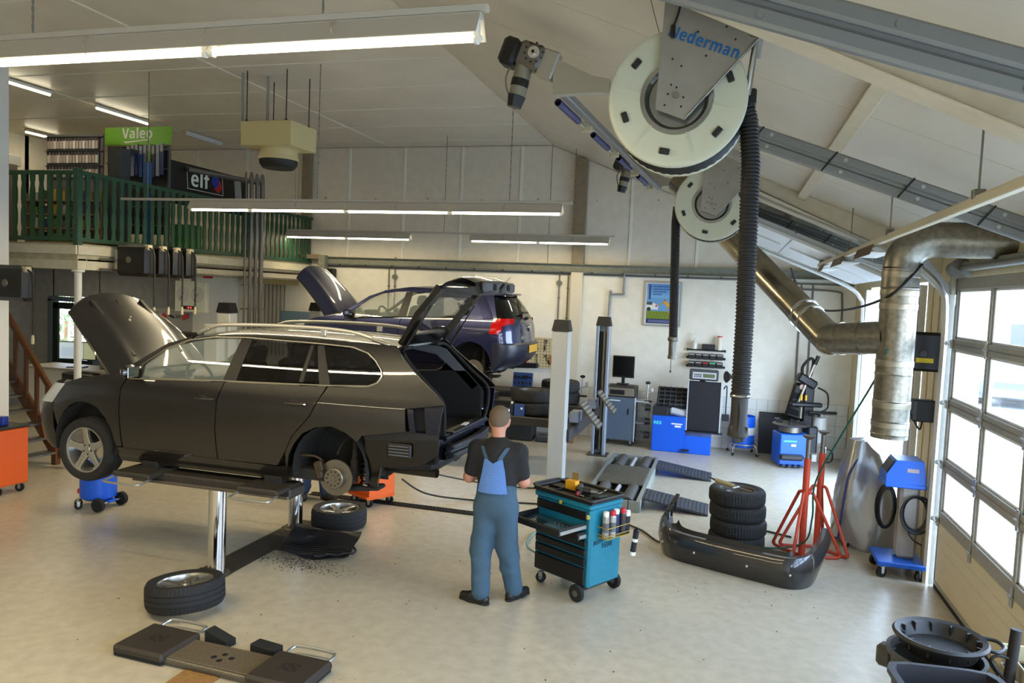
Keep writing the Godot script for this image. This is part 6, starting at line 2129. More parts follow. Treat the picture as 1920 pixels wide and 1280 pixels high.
	var side := Basis(Vector3.UP, PI / 2)
	text(t, "inscription", "Assistent", 0.045, ink, Transform3D(side * Basis(Vector3.BACK, 0.16), Vector3(W / 2 + 0.002, 0.565, 0.05)), false, true, 0.003)
	text(t, "number", "169N", 0.05, ink, Transform3D(side, Vector3(W / 2 + 0.002, 0.505, -0.02)), false, false, 0.003)
	# things that lie on the trolley: placed in its frame
	var f := Transform3D(Basis(Vector3.UP, yaw), Vector3(-1.27, 0, -7.12))
	var can_cols := [Color(0.62, 0.60, 0.56), Color(0.68, 0.66, 0.64), Color(0.16, 0.22, 0.38), Color(0.30, 0.26, 0.24)]
	var caps := [Color(0.88, 0.88, 0.82), Color(0.70, 0.08, 0.10), Color(0.85, 0.90, 0.85), Color(0.70, 0.12, 0.12)]
	var said := ["spray can with ivory cap in the trolley rack", "silver spray can with red cap in the trolley rack", "blue spray can with white cap in the trolley rack", "brown spray can with red cap behind the others in the rack"]
	for i in 4:
		var s := thing("spray_can", said[i], "can", f * Vector3(0.41 + 0.02 * (i % 2), 0.606, 0.08 - i * 0.075), 0.0, "cans in the trolley rack")
		turned(s, "body", Vector3.ZERO, [0.0, 0.0, 0.030, 0.0, 0.032, 0.006, 0.032, 0.18, 0.026, 0.20, 0.014, 0.205], mat("can_%d" % i, can_cols[i], 0.3, 0.4), 18)
		turned(s, "label_band", Vector3(0, 0.05, 0), [0.0325, 0.0, 0.0328, 0.002, 0.0328, 0.085, 0.0325, 0.087], mat("band_%d" % i, can_cols[i].lerp(Color(0.1, 0.12, 0.16), 0.55), 0.45), 18)
		turned(s, "cap", Vector3(0, 0.198, 0), [0.027, 0.0, 0.028, 0.03, 0.022, 0.042, 0.0, 0.043], mat("cap_%d" % i, caps[i], 0.5), 18)
	var s := thing("sealant_cartridge", "dark sealant cartridge with white ends hanging from the trolley rack", "cartridge", f * Vector3(0.52, 0.42, -0.20))
	s.rotation = Vector3(0.0, yaw, -0.14)
	turned(s, "tube", Vector3.ZERO, [0.0, 0.0, 0.026, 0.0, 0.027, 0.24, 0.012, 0.25], mat("cartridge_navy", Color(0.09, 0.09, 0.14), 0.4), 16)
	turned(s, "end_cap", Vector3(0, -0.004, 0), [0.0, 0.0, 0.0285, 0.0, 0.0285, 0.035], mat("cap_white", Color(0.88, 0.88, 0.88), 0.5), 16)
	turned(s, "band", Vector3(0, 0.13, 0), [0.0275, 0.0, 0.0282, 0.0, 0.0282, 0.03, 0.0275, 0.03], mat("cap_white"), 16)
	s = thing("grease_bottle", "dark bottle with white top and thin black spout on the trolley rack", "bottle", f * Vector3(0.43, 0.606, -0.21))
	turned(s, "body", Vector3.ZERO, [0.0, 0.0, 0.029, 0.0, 0.03, 0.16, 0.022, 0.18], mat("cartridge_navy"), 16)
	turned(s, "top", Vector3(0, 0.16, 0), [0.030, 0.0, 0.030, 0.045, 0.012, 0.055], mat("cap_white"), 16)
	rod(s, "spout", Vector3(0, 0.21, 0), Vector3(0.004, 0.32, 0), 0.005, mat("black_plastic"), 8)
	s = thing("yellow_box", "open yellow cardboard box among tools on the teal trolley", "box", f * Vector3(-0.07, 0.936, 0.02), yaw + 0.2)
	bx(s, "box", Vector3(0, 0.05, 0), Vector3(0.11, 0.09, 0.08), mat("box_yellow", Color(0.82, 0.58, 0.06), 0.55), 0.002)
	bx(s, "lid_flap", Vector3(0.01, 0.12, -0.04), Vector3(0.07, 0.08, 0.003), mat("box_card", Color(0.52, 0.42, 0.22), 0.7), 0.0)
	s = thing("impact_wrench", "black and red impact wrench lying on the teal trolley", "power tool", f * Vector3(0.12, 0.936, 0.05), yaw + 0.5)
	part(s, "motor_body", MB.new().cyl(Vector3(-0.08, 0.035, 0), Vector3(0.06, 0.035, 0), 0.032, -1, 16), mat("black_plastic"))
	part(s, "hammer_case", MB.new().cyl(Vector3(0.06, 0.035, 0), Vector3(0.12, 0.035, 0), 0.030, 0.018, 16), mat("worn_steel"))
	bx(s, "grip", Vector3(-0.05, 0.025, 0.08), Vector3(0.035, 0.04, 0.12), mat("tool_red", Color(0.45, 0.06, 0.07), 0.5), 0.012)
	s = thing("angle_grinder", "slate blue cordless grinder on the teal trolley", "power tool", f * Vector3(0.03, 0.936, 0.02), yaw - 0.9)
	part(s, "body", MB.new().cyl(Vector3(-0.1, 0.032, 0), Vector3(0.08, 0.032, 0), 0.03, 0.024, 14), mat("tool_slate", Color(0.22, 0.23, 0.30), 0.45))
	part(s, "head", MB.new().cyl(Vector3(0.1, 0.01, 0), Vector3(0.1, 0.06, 0), 0.032, -1, 14), mat("black_plastic"))
	for i in 5:
		s = single("screwdriver", MB.new().cyl(Vector3(-0.10, 0.009, 0), Vector3(0.02, 0.005, 0), 0.003, -1, 6).cyl(Vector3(0.02, 0.012, 0), Vector3(0.11, 0.012, 0), 0.011, 0.009, 8), [mat("tool_red"), mat("worn_steel"), mat("black_plastic"), mat("tool_green", Color(0.10, 0.25, 0.18), 0.5), mat("worn_steel")][i], ["red screwdriver on the trolley tray behind the grinder", "steel ratchet handle at the front edge of the tray", "black screwdriver at the tray corner by the cans", "green screwdriver at the tray corner by the cans", "thin steel extension bar along the tray rim"][i], "tool", f * Transform3D(Basis(Vector3.UP, i * 0.6 - 0.6), Vector3([-0.2, 0.08, 0.22, 0.27, 0.18][i], 0.936, [-0.12, 0.15, 0.12, 0.06, -0.14][i])), "hand tools on the tray")
	# spanners and sockets in the open drawer
	for i in 9:
		single("spanner", MB.new().box(Vector3(0, 0.004, 0), Vector3(0.012, 0.006, 0.15 - i * 0.006), 0.001).cyl(Vector3(0, 0.001, 0.08 - i * 0.003), Vector3(0, 0.007, 0.08 - i * 0.003), 0.014, -1, 8), mat("chrome"), "chrome spanner, %s in the row laid in the open trolley drawer" % ORD[i], "tool", f * Transform3D(Basis(Vector3.UP, 0.25), Vector3(-0.27 + i * 0.03, 0.692, 0.42)), "spanners in the open drawer")
	for i in 10:
		single("socket", MB.new().cyl(Vector3.ZERO, Vector3(0, 0.03, 0), 0.010 + 0.0006 * i, -1, 10), mat("chrome"), "chrome socket, %s in the row standing in the open trolley drawer" % ORD[i], "tool", f * Transform3D(Basis(), Vector3(0.03 + i * 0.026, 0.691, 0.36 + 0.012 * (i % 2))), "sockets in the open drawer")

# ---------------------------------------------------------------- machines along the back and right walls
func build_machines() -> void:
	var blue := mat("machine_blue", Color(0.03, 0.33, 0.78), 0.38)
	var dark := mat("machine_dark", Color(0.10, 0.11, 0.13), 0.45)
	var black := mat("black_plastic")
	var pale := mat("machine_pale", Color(0.70, 0.71, 0.72), 0.4)
	var steel := mat("worn_steel")
	var white := mat("paper_white")
	# brake tester with two roller beds and ramps
	var grey := noisy("tester_grey", Color(0.36, 0.35, 0.32), Color(0.46, 0.45, 0.41), 0.5, 2.0, 0.03, 0.4)
	var t := thing("brake_tester", "grey roller brake tester with two ramps on the floor by the lift", "brake tester", Vector3(-1.34, 0, -11.4))
	var b := MB.new()
	for z in [-1.48, 1.48]: b.box(Vector3(0, 0.075, z), Vector3(0.74, 0.15, 0.03), 0.004)
	for x in [-0.36, 0.36]: b.box(Vector3(x, 0.075, 0), Vector3(0.06, 0.15, 2.96), 0.004)
	b.box(Vector3(0, 0.01, 0), Vector3(0.7, 0.02, 2.9))
	part(t, "frame", b, mat("tester_frame", Color(0.55, 0.57, 0.54), 0.45, 0.2))
	bx(t, "ribbed_cover", Vector3(0, 0.145, 0), Vector3(0.66, 0.02, 1.16), grey, 0.003)
	for k in 14: bx(t, "cover_rib", Vector3(0, 0.158, -0.54 + k * 0.083), Vector3(0.64, 0.008, 0.03), grey, 0.002)
	for z in [-1.0, 1.0]:
		for x in [-0.2, 0.2]: rod(t, "roller", Vector3(x, 0.09, z - 0.40), Vector3(x, 0.09, z + 0.40), 0.085, noisy("roller_dark", Color(0.24, 0.235, 0.22), Color(0.32, 0.31, 0.29), 0.6, 4.0), 24)
		rod(t, "sensing_roller", Vector3(0, 0.11, z - 0.40), Vector3(0, 0.11, z + 0.40), 0.03, pale, 14)
		b = MB.new()
		b.prism(pv([0.0, 0.13, 0.0, 0.15, 0.86, 0.025, 0.86, 0.0]), z - 0.28, z + 0.28)
		var r := part(t, "ramp", b, mat("ramp_slate", Color(0.20, 0.215, 0.24), 0.5), at_(0.39, 0, 0))
		for k in 16: bx(r, "ramp_rib", Vector3(0.04 + k * 0.052, 0.147 - k * 0.00755, z), Vector3(0.014, 0.008, 0.54), mat("ramp_slate"), 0.002, Basis(Vector3.BACK, -0.14))
	# wheel balancer
	t = thing("wheel_balancer", "blue wheel balancer with dark wheel guard and display console by the wall", "balancer", Vector3(-0.72, 0, -14.45))
	bx(t, "cabinet", Vector3(-0.20, 0.33, 0.0), Vector3(0.60, 0.66, 0.50), blue, 0.012)
	bx(t, "low_cabinet", Vector3(0.33, 0.165, 0.0), Vector3(0.48, 0.33, 0.50), blue, 0.012)
	text(t, "cabinet_lettering", "REX", 0.06, mat("print_mint", Color(0.30, 0.85, 0.80), 0.5), at_(-0.40, 0.53, 0.251), true, true, 0.002)
	bx(t, "maker_strip", Vector3(-0.05, 0.53, 0.251), Vector3(0.20, 0.022, 0.002), white, 0.0)
	bx(t, "maker_strip", Vector3(-0.03, 0.485, 0.251), Vector3(0.11, 0.035, 0.002), white, 0.0)
	bx(t, "pedal", Vector3(0.12, 0.06, 0.27), Vector3(0.15, 0.035, 0.08), dark, 0.008)
	bx(t, "side_box", Vector3(-0.36, 0.74, 0.02), Vector3(0.28, 0.18, 0.40), dark, 0.012)
	bx(t, "shaft_housing", Vector3(0.02, 0.72, 0.02), Vector3(0.46, 0.13, 0.30), pale, 0.04, Basis(Vector3.BACK, -0.18))
	part(t, "shaft", MB.new().cyl(Vector3(0.20, 0.62, 0.10), Vector3(0.50, 0.62, 0.10), 0.02, -1, 14).cyl(Vector3(0.20, 0.62, 0.10), Vector3(0.28, 0.62, 0.10), 0.05, -1, 16), steel)
	var tr := Basis(Vector3.RIGHT, 0.9)
	bx(t, "weight_tray", Vector3(-0.16, 0.98, -0.02), Vector3(0.58, 0.05, 0.44), dark, 0.006, tr)
	for k in 6: bx(t, "tray_divider", Vector3(-0.42 + k * 0.105, 0.98, -0.02) + tr * Vector3(0, 0.045, 0), Vector3(0.008, 0.06, 0.42), mat("divider_grey", Color(0.28, 0.28, 0.29), 0.6), 0.001, tr)
	for k in 5: bx(t, "tray_shelf", Vector3(-0.16, 0.98, -0.02) + tr * Vector3(0, 0.045, -0.18 + k * 0.09), Vector3(0.56, 0.06, 0.008), mat("divider_grey"), 0.001, tr)
	var guard := bx(t, "wheel_guard", Vector3(0.41, 0.88, 0.16), Vector3(0.58, 0.92, 0.05), mat("guard_navy", Color(0.06, 0.07, 0.11), 0.4), 0.012)
	for x in [0.115, 0.705]: bx(guard, "guard_edge", Vector3(x, 0.88, 0.17), Vector3(0.022, 0.92, 0.06), pale, 0.004)
	bx(guard, "guard_shelf", Vector3(0.43, 0.41, 0.2), Vector3(0.66, 0.025, 0.14), dark, 0.006)
	bx(t, "console_arm", Vector3(0.36, 1.32, 0.0), Vector3(0.10, 0.14, 0.10), dark, 0.01)
	var con := bx(t, "console", Vector3(0.38, 1.45, 0.06), Vector3(0.52, 0.20, 0.14), mat("console_grey", Color(0.24, 0.24, 0.25), 0.5), 0.02, Basis(Vector3.RIGHT, -0.15))
	bx(con, "display_frame", Vector3(0.39, 1.445, 0.134), Vector3(0.42, 0.12, 0.006), pale, 0.002, Basis(Vector3.RIGHT, -0.15))
	bx(con, "display", Vector3(0.47, 1.445, 0.138), Vector3(0.21, 0.07, 0.004), mat("lcd_green", Color(0.34, 0.38, 0.27), 0.3), 0.0, Basis(Vector3.RIGHT, -0.15))
	for k in 8: bx(con, "key", Vector3(0.22 + (k % 4) * 0.035, 1.46 - (k / 4) * 0.035, 0.139), Vector3(0.024, 0.022, 0.005), dark, 0.001, Basis(Vector3.RIGHT, -0.15))
	pipe(t, "caliper_arm", [0.74, 1.22, 0.1, 0.80, 1.26, 0.1, 0.80, 0.8, 0.1, 0.83, 0.75, 0.1], 0.012, dark)
	bx(t, "caliper_head", Vector3(0.80, 0.70, 0.1), Vector3(0.13, 0.12, 0.06), dark, 0.01)
	t = thing("desk_lamp_funnel", "black funnel shaped lamp head sticking out above the balancer", "lamp", Vector3(0.16, 1.42, -14.7))
	part(t, "funnel", MB.new().cyl(Vector3(0, 0, 0), Vector3(-0.10, 0.0, 0.06), 0.02, 0.11, 14), black)
	rod(t, "neck", Vector3(0, 0, 0), Vector3(0.16, 0.09, -0.10), 0.028, black)
	# wall rack of small bins
	t = thing("parts_bin_rack", "black rack of small parts bins on the white wall over the balancer", "bin rack", Vector3(-0.34, 1.5, -15.0))
	for y in [0.06, 0.22, 0.37]:
		bx(t, "rail", Vector3(0, y, -0.02), Vector3(0.68, 0.03, 0.03), black, 0.004)
		for x in [-0.345, 0.345]: part(t, "rail_end", MB.new().box(Vector3(x, y, 0.0), Vector3(0.04, 0.045, 0.05), 0.008), black)
	for j in 2:
		for i in 5:
			var bin := bx(t, "bin", Vector3(-0.26 + i * 0.13, 0.10 + j * 0.155, 0.06), Vector3(0.12, 0.105, 0.16), mat("bin_black", Color(0.085, 0.085, 0.09), 0.5), 0.008)
			bx(bin, "bin_label", Vector3(-0.26 + i * 0.13, 0.135 + j * 0.155, 0.142), Vector3(0.10, 0.022, 0.003), [mat("paper_grey", Color(0.62, 0.62, 0.60), 0.8), mat("label_red", Color(0.75, 0.12, 0.16), 0.6), mat("label_green", Color(0.30, 0.70, 0.50), 0.6)][0 if i < 2 or i > 3 or j == 1 else i - 1], 0.0)
	bx(t, "top_box", Vector3(0.04, 0.44, 0.05), Vector3(0.24, 0.10, 0.14), dark, 0.01)
	t = thing("clear_bottle", "clear trigger bottle on the small bins rack", "bottle", Vector3(-0.56, 1.89, -14.93))
	turned(t, "bottle", Vector3.ZERO, [0.0, 0.0, 0.05, 0.0, 0.05, 0.12, 0.018, 0.17, 0.016, 0.2], mat("bottle_clear", Color(0.80, 0.80, 0.76), 0.2), 16)
	pipe(t, "ring_top", [0.03, 0.25, 0, 0, 0.28, 0, -0.03, 0.25, 0, 0, 0.215, 0, 0.02, 0.23, 0], 0.010, white)
	t = thing("tall_cup_tube", "white tube with red lid standing on the small bins rack", "container", Vector3(-0.10, 1.89, -14.93))
	turned(t, "tube", Vector3.ZERO, [0.0, 0.0, 0.045, 0.0, 0.045, 0.24, 0.04, 0.25], mat("tube_cream", Color(0.83, 0.80, 0.72), 0.5), 16)
	turned(t, "lid", Vector3(0, 0.245, 0), [0.046, 0.0, 0.046, 0.02, 0.0, 0.022], mat("label_red"), 16)
	# tyre changer
	t = thing("tyre_changer", "blue tyre changer with round steel turntable and black mounting column", "tyre changer", Vector3(1.18, 0, -14.05), 0.25)
	bx(t, "base", Vector3(0, 0.30, 0), Vector3(0.46, 0.56, 0.46), blue, 0.015)
	b = MB.new()
	b.prism(pv([0.235, 0.05, 0.255, 0.05, 0.255, 0.58, 0.235, 0.58]), -0.20, 0.20)
	part(t, "side_panel", b, mat("machine_blue_light", Color(0.22, 0.48, 0.85), 0.4))
	bx(t, "side_swoosh", Vector3(0.258, 0.30, 0.02), Vector3(0.003, 0.42, 0.035), white, 0.0, Basis(Vector3.RIGHT, -0.3))
	bx(t, "maker_strip", Vector3(-0.06, 0.46, 0.232), Vector3(0.22, 0.025, 0.002), mat("print_mint"), 0.0)
	bx(t, "maker_strip", Vector3(0.0, 0.39, 0.232), Vector3(0.08, 0.04, 0.002), white, 0.0)
	bx(t, "pedal_cover", Vector3(-0.04, 0.19, 0.27), Vector3(0.40, 0.10, 0.10), black, 0.025)
	for k in 4: bx(t, "pedal", Vector3(-0.19 + k * 0.10, 0.05, 0.28), Vector3(0.06, 0.03, 0.14), dark, 0.008)
	turned(t, "turntable", Vector3(0.0, 0.60, 0.02), [0.0, 0.0, 0.19, 0.0, 0.19, 0.09, 0.29, 0.11, 0.31, 0.13, 0.29, 0.145, 0.0, 0.145], steel, 36)
	for k in 4: bx(t, "clamp_jaw", Vector3(cos(k * PI / 2 + 0.4) * 0.19, 0.765, 0.02 + sin(k * PI / 2 + 0.4) * 0.19), Vector3(0.12, 0.05, 0.06), dark, 0.01, Basis(Vector3.UP, -k * PI / 2 - 0.4))
	# post with arms behind the table
	bx(t, "tilting_post", Vector3(0.42, 0.75, -0.42), Vector3(0.18, 1.3, 0.18), black, 0.02)
	bx(t, "post_head", Vector3(0.36, 1.46, -0.36), Vector3(0.36, 0.16, 0.18), black, 0.03, Basis(Vector3.BACK, -0.5))
	pipe(t, "arm_hose", [0.55, 1.35, -0.3, 0.72, 1.25, -0.3, 0.74, 1.0, -0.3, 0.62, 0.92, -0.3], 0.016, black)
	bx(t, "horizontal_arm", Vector3(0.36, 1.04, -0.30), Vector3(0.56, 0.08, 0.10), black, 0.02)
	bx(t, "bead_roller_arm", Vector3(0.62, 0.92, -0.2), Vector3(0.5, 0.05, 0.07), black, 0.015)
	rod(t, "roller_shaft", Vector3(0.20, 1.02, -0.1), Vector3(0.20, 0.82, -0.1), 0.03, steel)
	turned(t, "bead_disc", Vector3(0.45, 0.85, -0.12), [0.0, 0.0, 0.10, 0.02, 0.10, 0.05, 0.0, 0.07], black, 20)
	for k in 2: bx(t, "yellow_button", Vector3(0.24 + k * 0.08, 1.17, -0.22), Vector3(0.035, 0.10, 0.03), mat("button_yellow", Color(0.85, 0.66, 0.08), 0.5), 0.008)
	bx(t, "bead_breaker", Vector3(0.40, 0.45, -0.05), Vector3(0.18, 0.5, 0.12), dark, 0.03)
	turned(t, "air_tank", Vector3(0.62, 0.35, -0.3), [0.0, 0.0, 0.11, 0.02, 0.12, 0.06, 0.12, 0.42, 0.10, 0.47, 0.0, 0.48], mat("tank_white", Color(0.78, 0.78, 0.76), 0.4), 20)
	pipe(t, "air_line", [0.62, 0.3, -0.2, 0.80, 0.25, -0.15, 0.82, 0.05, -0.2, 0.6, 0.03, -0.2], 0.012, black)
	# inflator tower that leans beside it
	t = thing("inflator_tower", "black leaning inflator tower with gauge behind the turntable", "inflator", Vector3(1.28, 0.0, -14.62))
	var ln := Basis(Vector3.BACK, -0.22)
	rod(t, "stand", Vector3(0.0, 0.0, 0), Vector3(0.0, 0.8, 0), 0.04, black)
	bx(t, "body", ln * Vector3(0.0, 1.10, 0.06) + Vector3(-0.2, 0, 0), Vector3(0.30, 0.66, 0.16), black, 0.05, ln)
	for k in 3: bx(t, "shelf_recess", ln * Vector3(-0.01, 0.90 + k * 0.15, 0.145) + Vector3(-0.2, 0, 0), Vector3(0.22, 0.10, 0.02), mat("lining_dark"), 0.006, ln)
	turned(t, "gauge", ln * Vector3(0.0, 1.38, 0.145) + Vector3(-0.2, 0, 0), [0.0, 0.012, 0.05, 0.012, 0.055, 0.0], mat("gauge_pink", Color(0.72, 0.62, 0.60), 0.4), 18, Basis(Vector3.RIGHT, PI / 2))
	pipe(t, "grip_loop", [0.10, 1.50, 0.10, 0.08, 1.70, 0.12, 0.20, 1.86, 0.12, 0.26, 1.80, 0.10, 0.22, 1.55, 0.1], 0.028, black)
	rod(t, "plunger", Vector3(0.05, 1.10, 0.20), Vector3(0.28, 1.78, 0.16), 0.022, mat("zinc"))
	part(t, "plunger_foot", MB.new().cyl(Vector3(0.05, 1.10, 0.20), Vector3(0.03, 1.03, 0.205), 0.02, 0.07, 14), mat("zinc"))
	rod(t, "plunger_head", Vector3(0.28, 1.76, 0.16), Vector3(0.33, 1.92, 0.15), 0.035, black)
	# blue drum on a trolley
	t = thing("drum_trolley", "blue and white drum on a small wheeled steel cradle by the tiled wall", "drum", Vector3(0.42, 0, -14.68))
	turned(t, "drum", Vector3(0, 0.14, 0), [0.0, 0.0, 0.19, 0.0, 0.20, 0.01, 0.20, 0.24], blue, 28)
	turned(t, "drum_band", Vector3(0, 0.38, 0), [0.20, 0.0, 0.20, 0.14], mat("tank_white"), 28)
	turned(t, "drum_top", Vector3(0, 0.52, 0), [0.20, 0.0, 0.20, 0.20, 0.19, 0.20, 0.185, 0.02, 0.0, 0.02], blue, 28)
	var ring := []
	for k in 20: ring.append(Vector3(cos(TAU * k / 20) * 0.23, 0.20, sin(TAU * k / 20) * 0.23))
	part(t, "cradle_ring", MB.new().tube(ring, 0.012, 6, true), mat("zinc"))
	for k in 4:
		var a := k * PI / 2 + 0.6
		pipe(t, "cradle_leg", [cos(a) * 0.23, 0.20, sin(a) * 0.23, cos(a) * 0.30, 0.15, sin(a) * 0.30, cos(a) * 0.31, 0.06, sin(a) * 0.31], 0.012, mat("zinc"))
		caster(t, Vector3(cos(a) * 0.31, 0.03, sin(a) * 0.31), 0.03, a)
	# ribbed black mat leaning on the wall
	t = thing("leaning_mat", "black chequered mat leaning against the white tiled wall", "mat", Vector3(0.98, 0, -14.93))
	var lean := Basis(Vector3.RIGHT, -0.10)
	bx(t, "sheet", lean * Vector3(0, 0.39, 0), Vector3(0.56, 0.78, 0.02), mat("mat_black", Color(0.085, 0.09, 0.10), 0.5), 0.004, lean)
	b = MB.new()
	for i in 16:
		for j in 22: b.box(lean * Vector3(-0.25 + i * 0.0335, 0.03 + j * 0.0335, 0.011), Vector3(0.022, 0.007, 0.004), 0.0, lean * Basis(Vector3.BACK, 0.785 if (i + j) % 2 else -0.785))
	part(t, "raised_pattern", b, mat("mat_black")).set_meta("kind", "stuff")
	bx(t, "badge", lean * Vector3(0.04, 0.68, 0.012), Vector3(0.09, 0.02, 0.006), pale, 0.001, lean)
	# alignment cabinet with computer
	t = thing("alignment_cabinet", "slate blue equipment cabinet on castors beside the far lift post", "cabinet", Vector3(-1.87, 0, -14.62))
	bx(t, "body", Vector3(0, 0.51, 0), Vector3(0.60, 0.82, 0.5), mat("cabinet_slate", Color(0.30, 0.35, 0.41), 0.4), 0.012)
	bx(t, "door", Vector3(-0.02, 0.50, 0.255), Vector3(0.52, 0.76, 0.015), mat("cabinet_slate"), 0.004)
	bx(t, "door_handle", Vector3(0.18, 0.66, 0.27), Vector3(0.03, 0.11, 0.02), black, 0.006)
	bx(t, "name_strip", Vector3(-0.08, 0.86, 0.265), Vector3(0.20, 0.02, 0.003), white, 0.0)
	bx(t, "corner_bar", Vector3(0.30, 0.51, 0.24), Vector3(0.025, 0.84, 0.03), pale, 0.006)
	bx(t, "side_shelf", Vector3(0.42, 0.86, 0.0), Vector3(0.26, 0.02, 0.4), pale, 0.004)
	bx(t, "side_shelf", Vector3(0.42, 0.45, 0.0), Vector3(0.26, 0.02, 0.4), pale, 0.004)
	for q in [[-0.24, 0.2], [0.24, 0.2], [-0.24, -0.2], [0.24, -0.2]]: caster(t, Vector3(q[0], 0.05, q[1]), 0.05)
	t = thing("computer_case", "beige computer case lying on the slate blue equipment cabinet", "computer", Vector3(-1.85, 0.925, -14.60))
	bx(t, "case", Vector3(0, 0.10, 0), Vector3(0.56, 0.20, 0.42), mat("case_dark", Color(0.16, 0.15, 0.14), 0.5), 0.01)
	bx(t, "front_panel", Vector3(0.0, 0.10, 0.213), Vector3(0.50, 0.15, 0.012), mat("case_beige", Color(0.46, 0.42, 0.36), 0.5), 0.004)
	bx(t, "slot", Vector3(-0.07, 0.09, 0.22), Vector3(0.28, 0.09, 0.01), mat("lining_dark"), 0.003)
	bx(t, "top_vent", Vector3(0, 0.205, 0), Vector3(0.46, 0.01, 0.30), black, 0.002)
	t = thing("flat_monitor", "black blank monitor standing on the beige computer case", "monitor", Vector3(-1.86, 1.14, -14.68), -0.05)
	bx(t, "stand", Vector3(0, 0.01, 0), Vector3(0.22, 0.02, 0.16), black, 0.004)
	bx(t, "neck", Vector3(0, 0.08, -0.02), Vector3(0.06, 0.14, 0.04), black, 0.004)
	bx(t, "bezel", Vector3(0, 0.34, 0.0), Vector3(0.42, 0.42, 0.04), black, 0.006)
	bx(t, "panel", Vector3(0, 0.345, 0.021), Vector3(0.39, 0.37, 0.004), mat("screen_off", Color(0.035, 0.037, 0.04), 0.2), 0.0)
	# alignment heads on stands
	for q in [[-1.36, 0.95, -14.5, "wheel clamp with black knob on the shelf beside the equipment cabinet"], [-2.42, 1.10, -13.4, "wheel clamp with black knob standing on the lift behind the tyres"]]:
		t = thing("wheel_clamp", q[3], "wheel clamp", Vector3(q[0], q[1], q[2]))
		rod(t, "bar", Vector3(0, -0.08, 0), Vector3(0, 0.24, 0), 0.014, mat("zinc"))
		rod(t, "cross_bar", Vector3(-0.10, 0.05, 0), Vector3(0.10, 0.10, 0), 0.012, mat("zinc"))
		bx(t, "claw", Vector3(0.08, 0.14, 0.02), Vector3(0.05, 0.08, 0.05), pale, 0.008)
		part(t, "knob", MB.new().ball(Vector3(0, 0.27, 0), Vector3(0.05, 0.03, 0.04), 12), black)
		bx(t, "foot", Vector3(0.02, -0.08, 0), Vector3(0.14, 0.03, 0.10), black, 0.006)
	for k in 3:
		t = thing("clamp_reel", ["upper black adaptor knob beside the blue balancer", "middle black adaptor knob beside the blue balancer", "lower black adaptor knob beside the blue balancer"][k], "adaptor", Vector3(-1.32, 0.78 - k * 0.26, -14.3), 0.0, "adaptors beside the balancer")
		part(t, "knob", MB.new().cyl(Vector3(-0.05, 0, 0), Vector3(0.05, 0, 0), 0.07, 0.055, 16), black)
		rod(t, "stub", Vector3(0.0, 0, 0), Vector3(-0.14, 0.02, -0.2), 0.012, mat("zinc"))

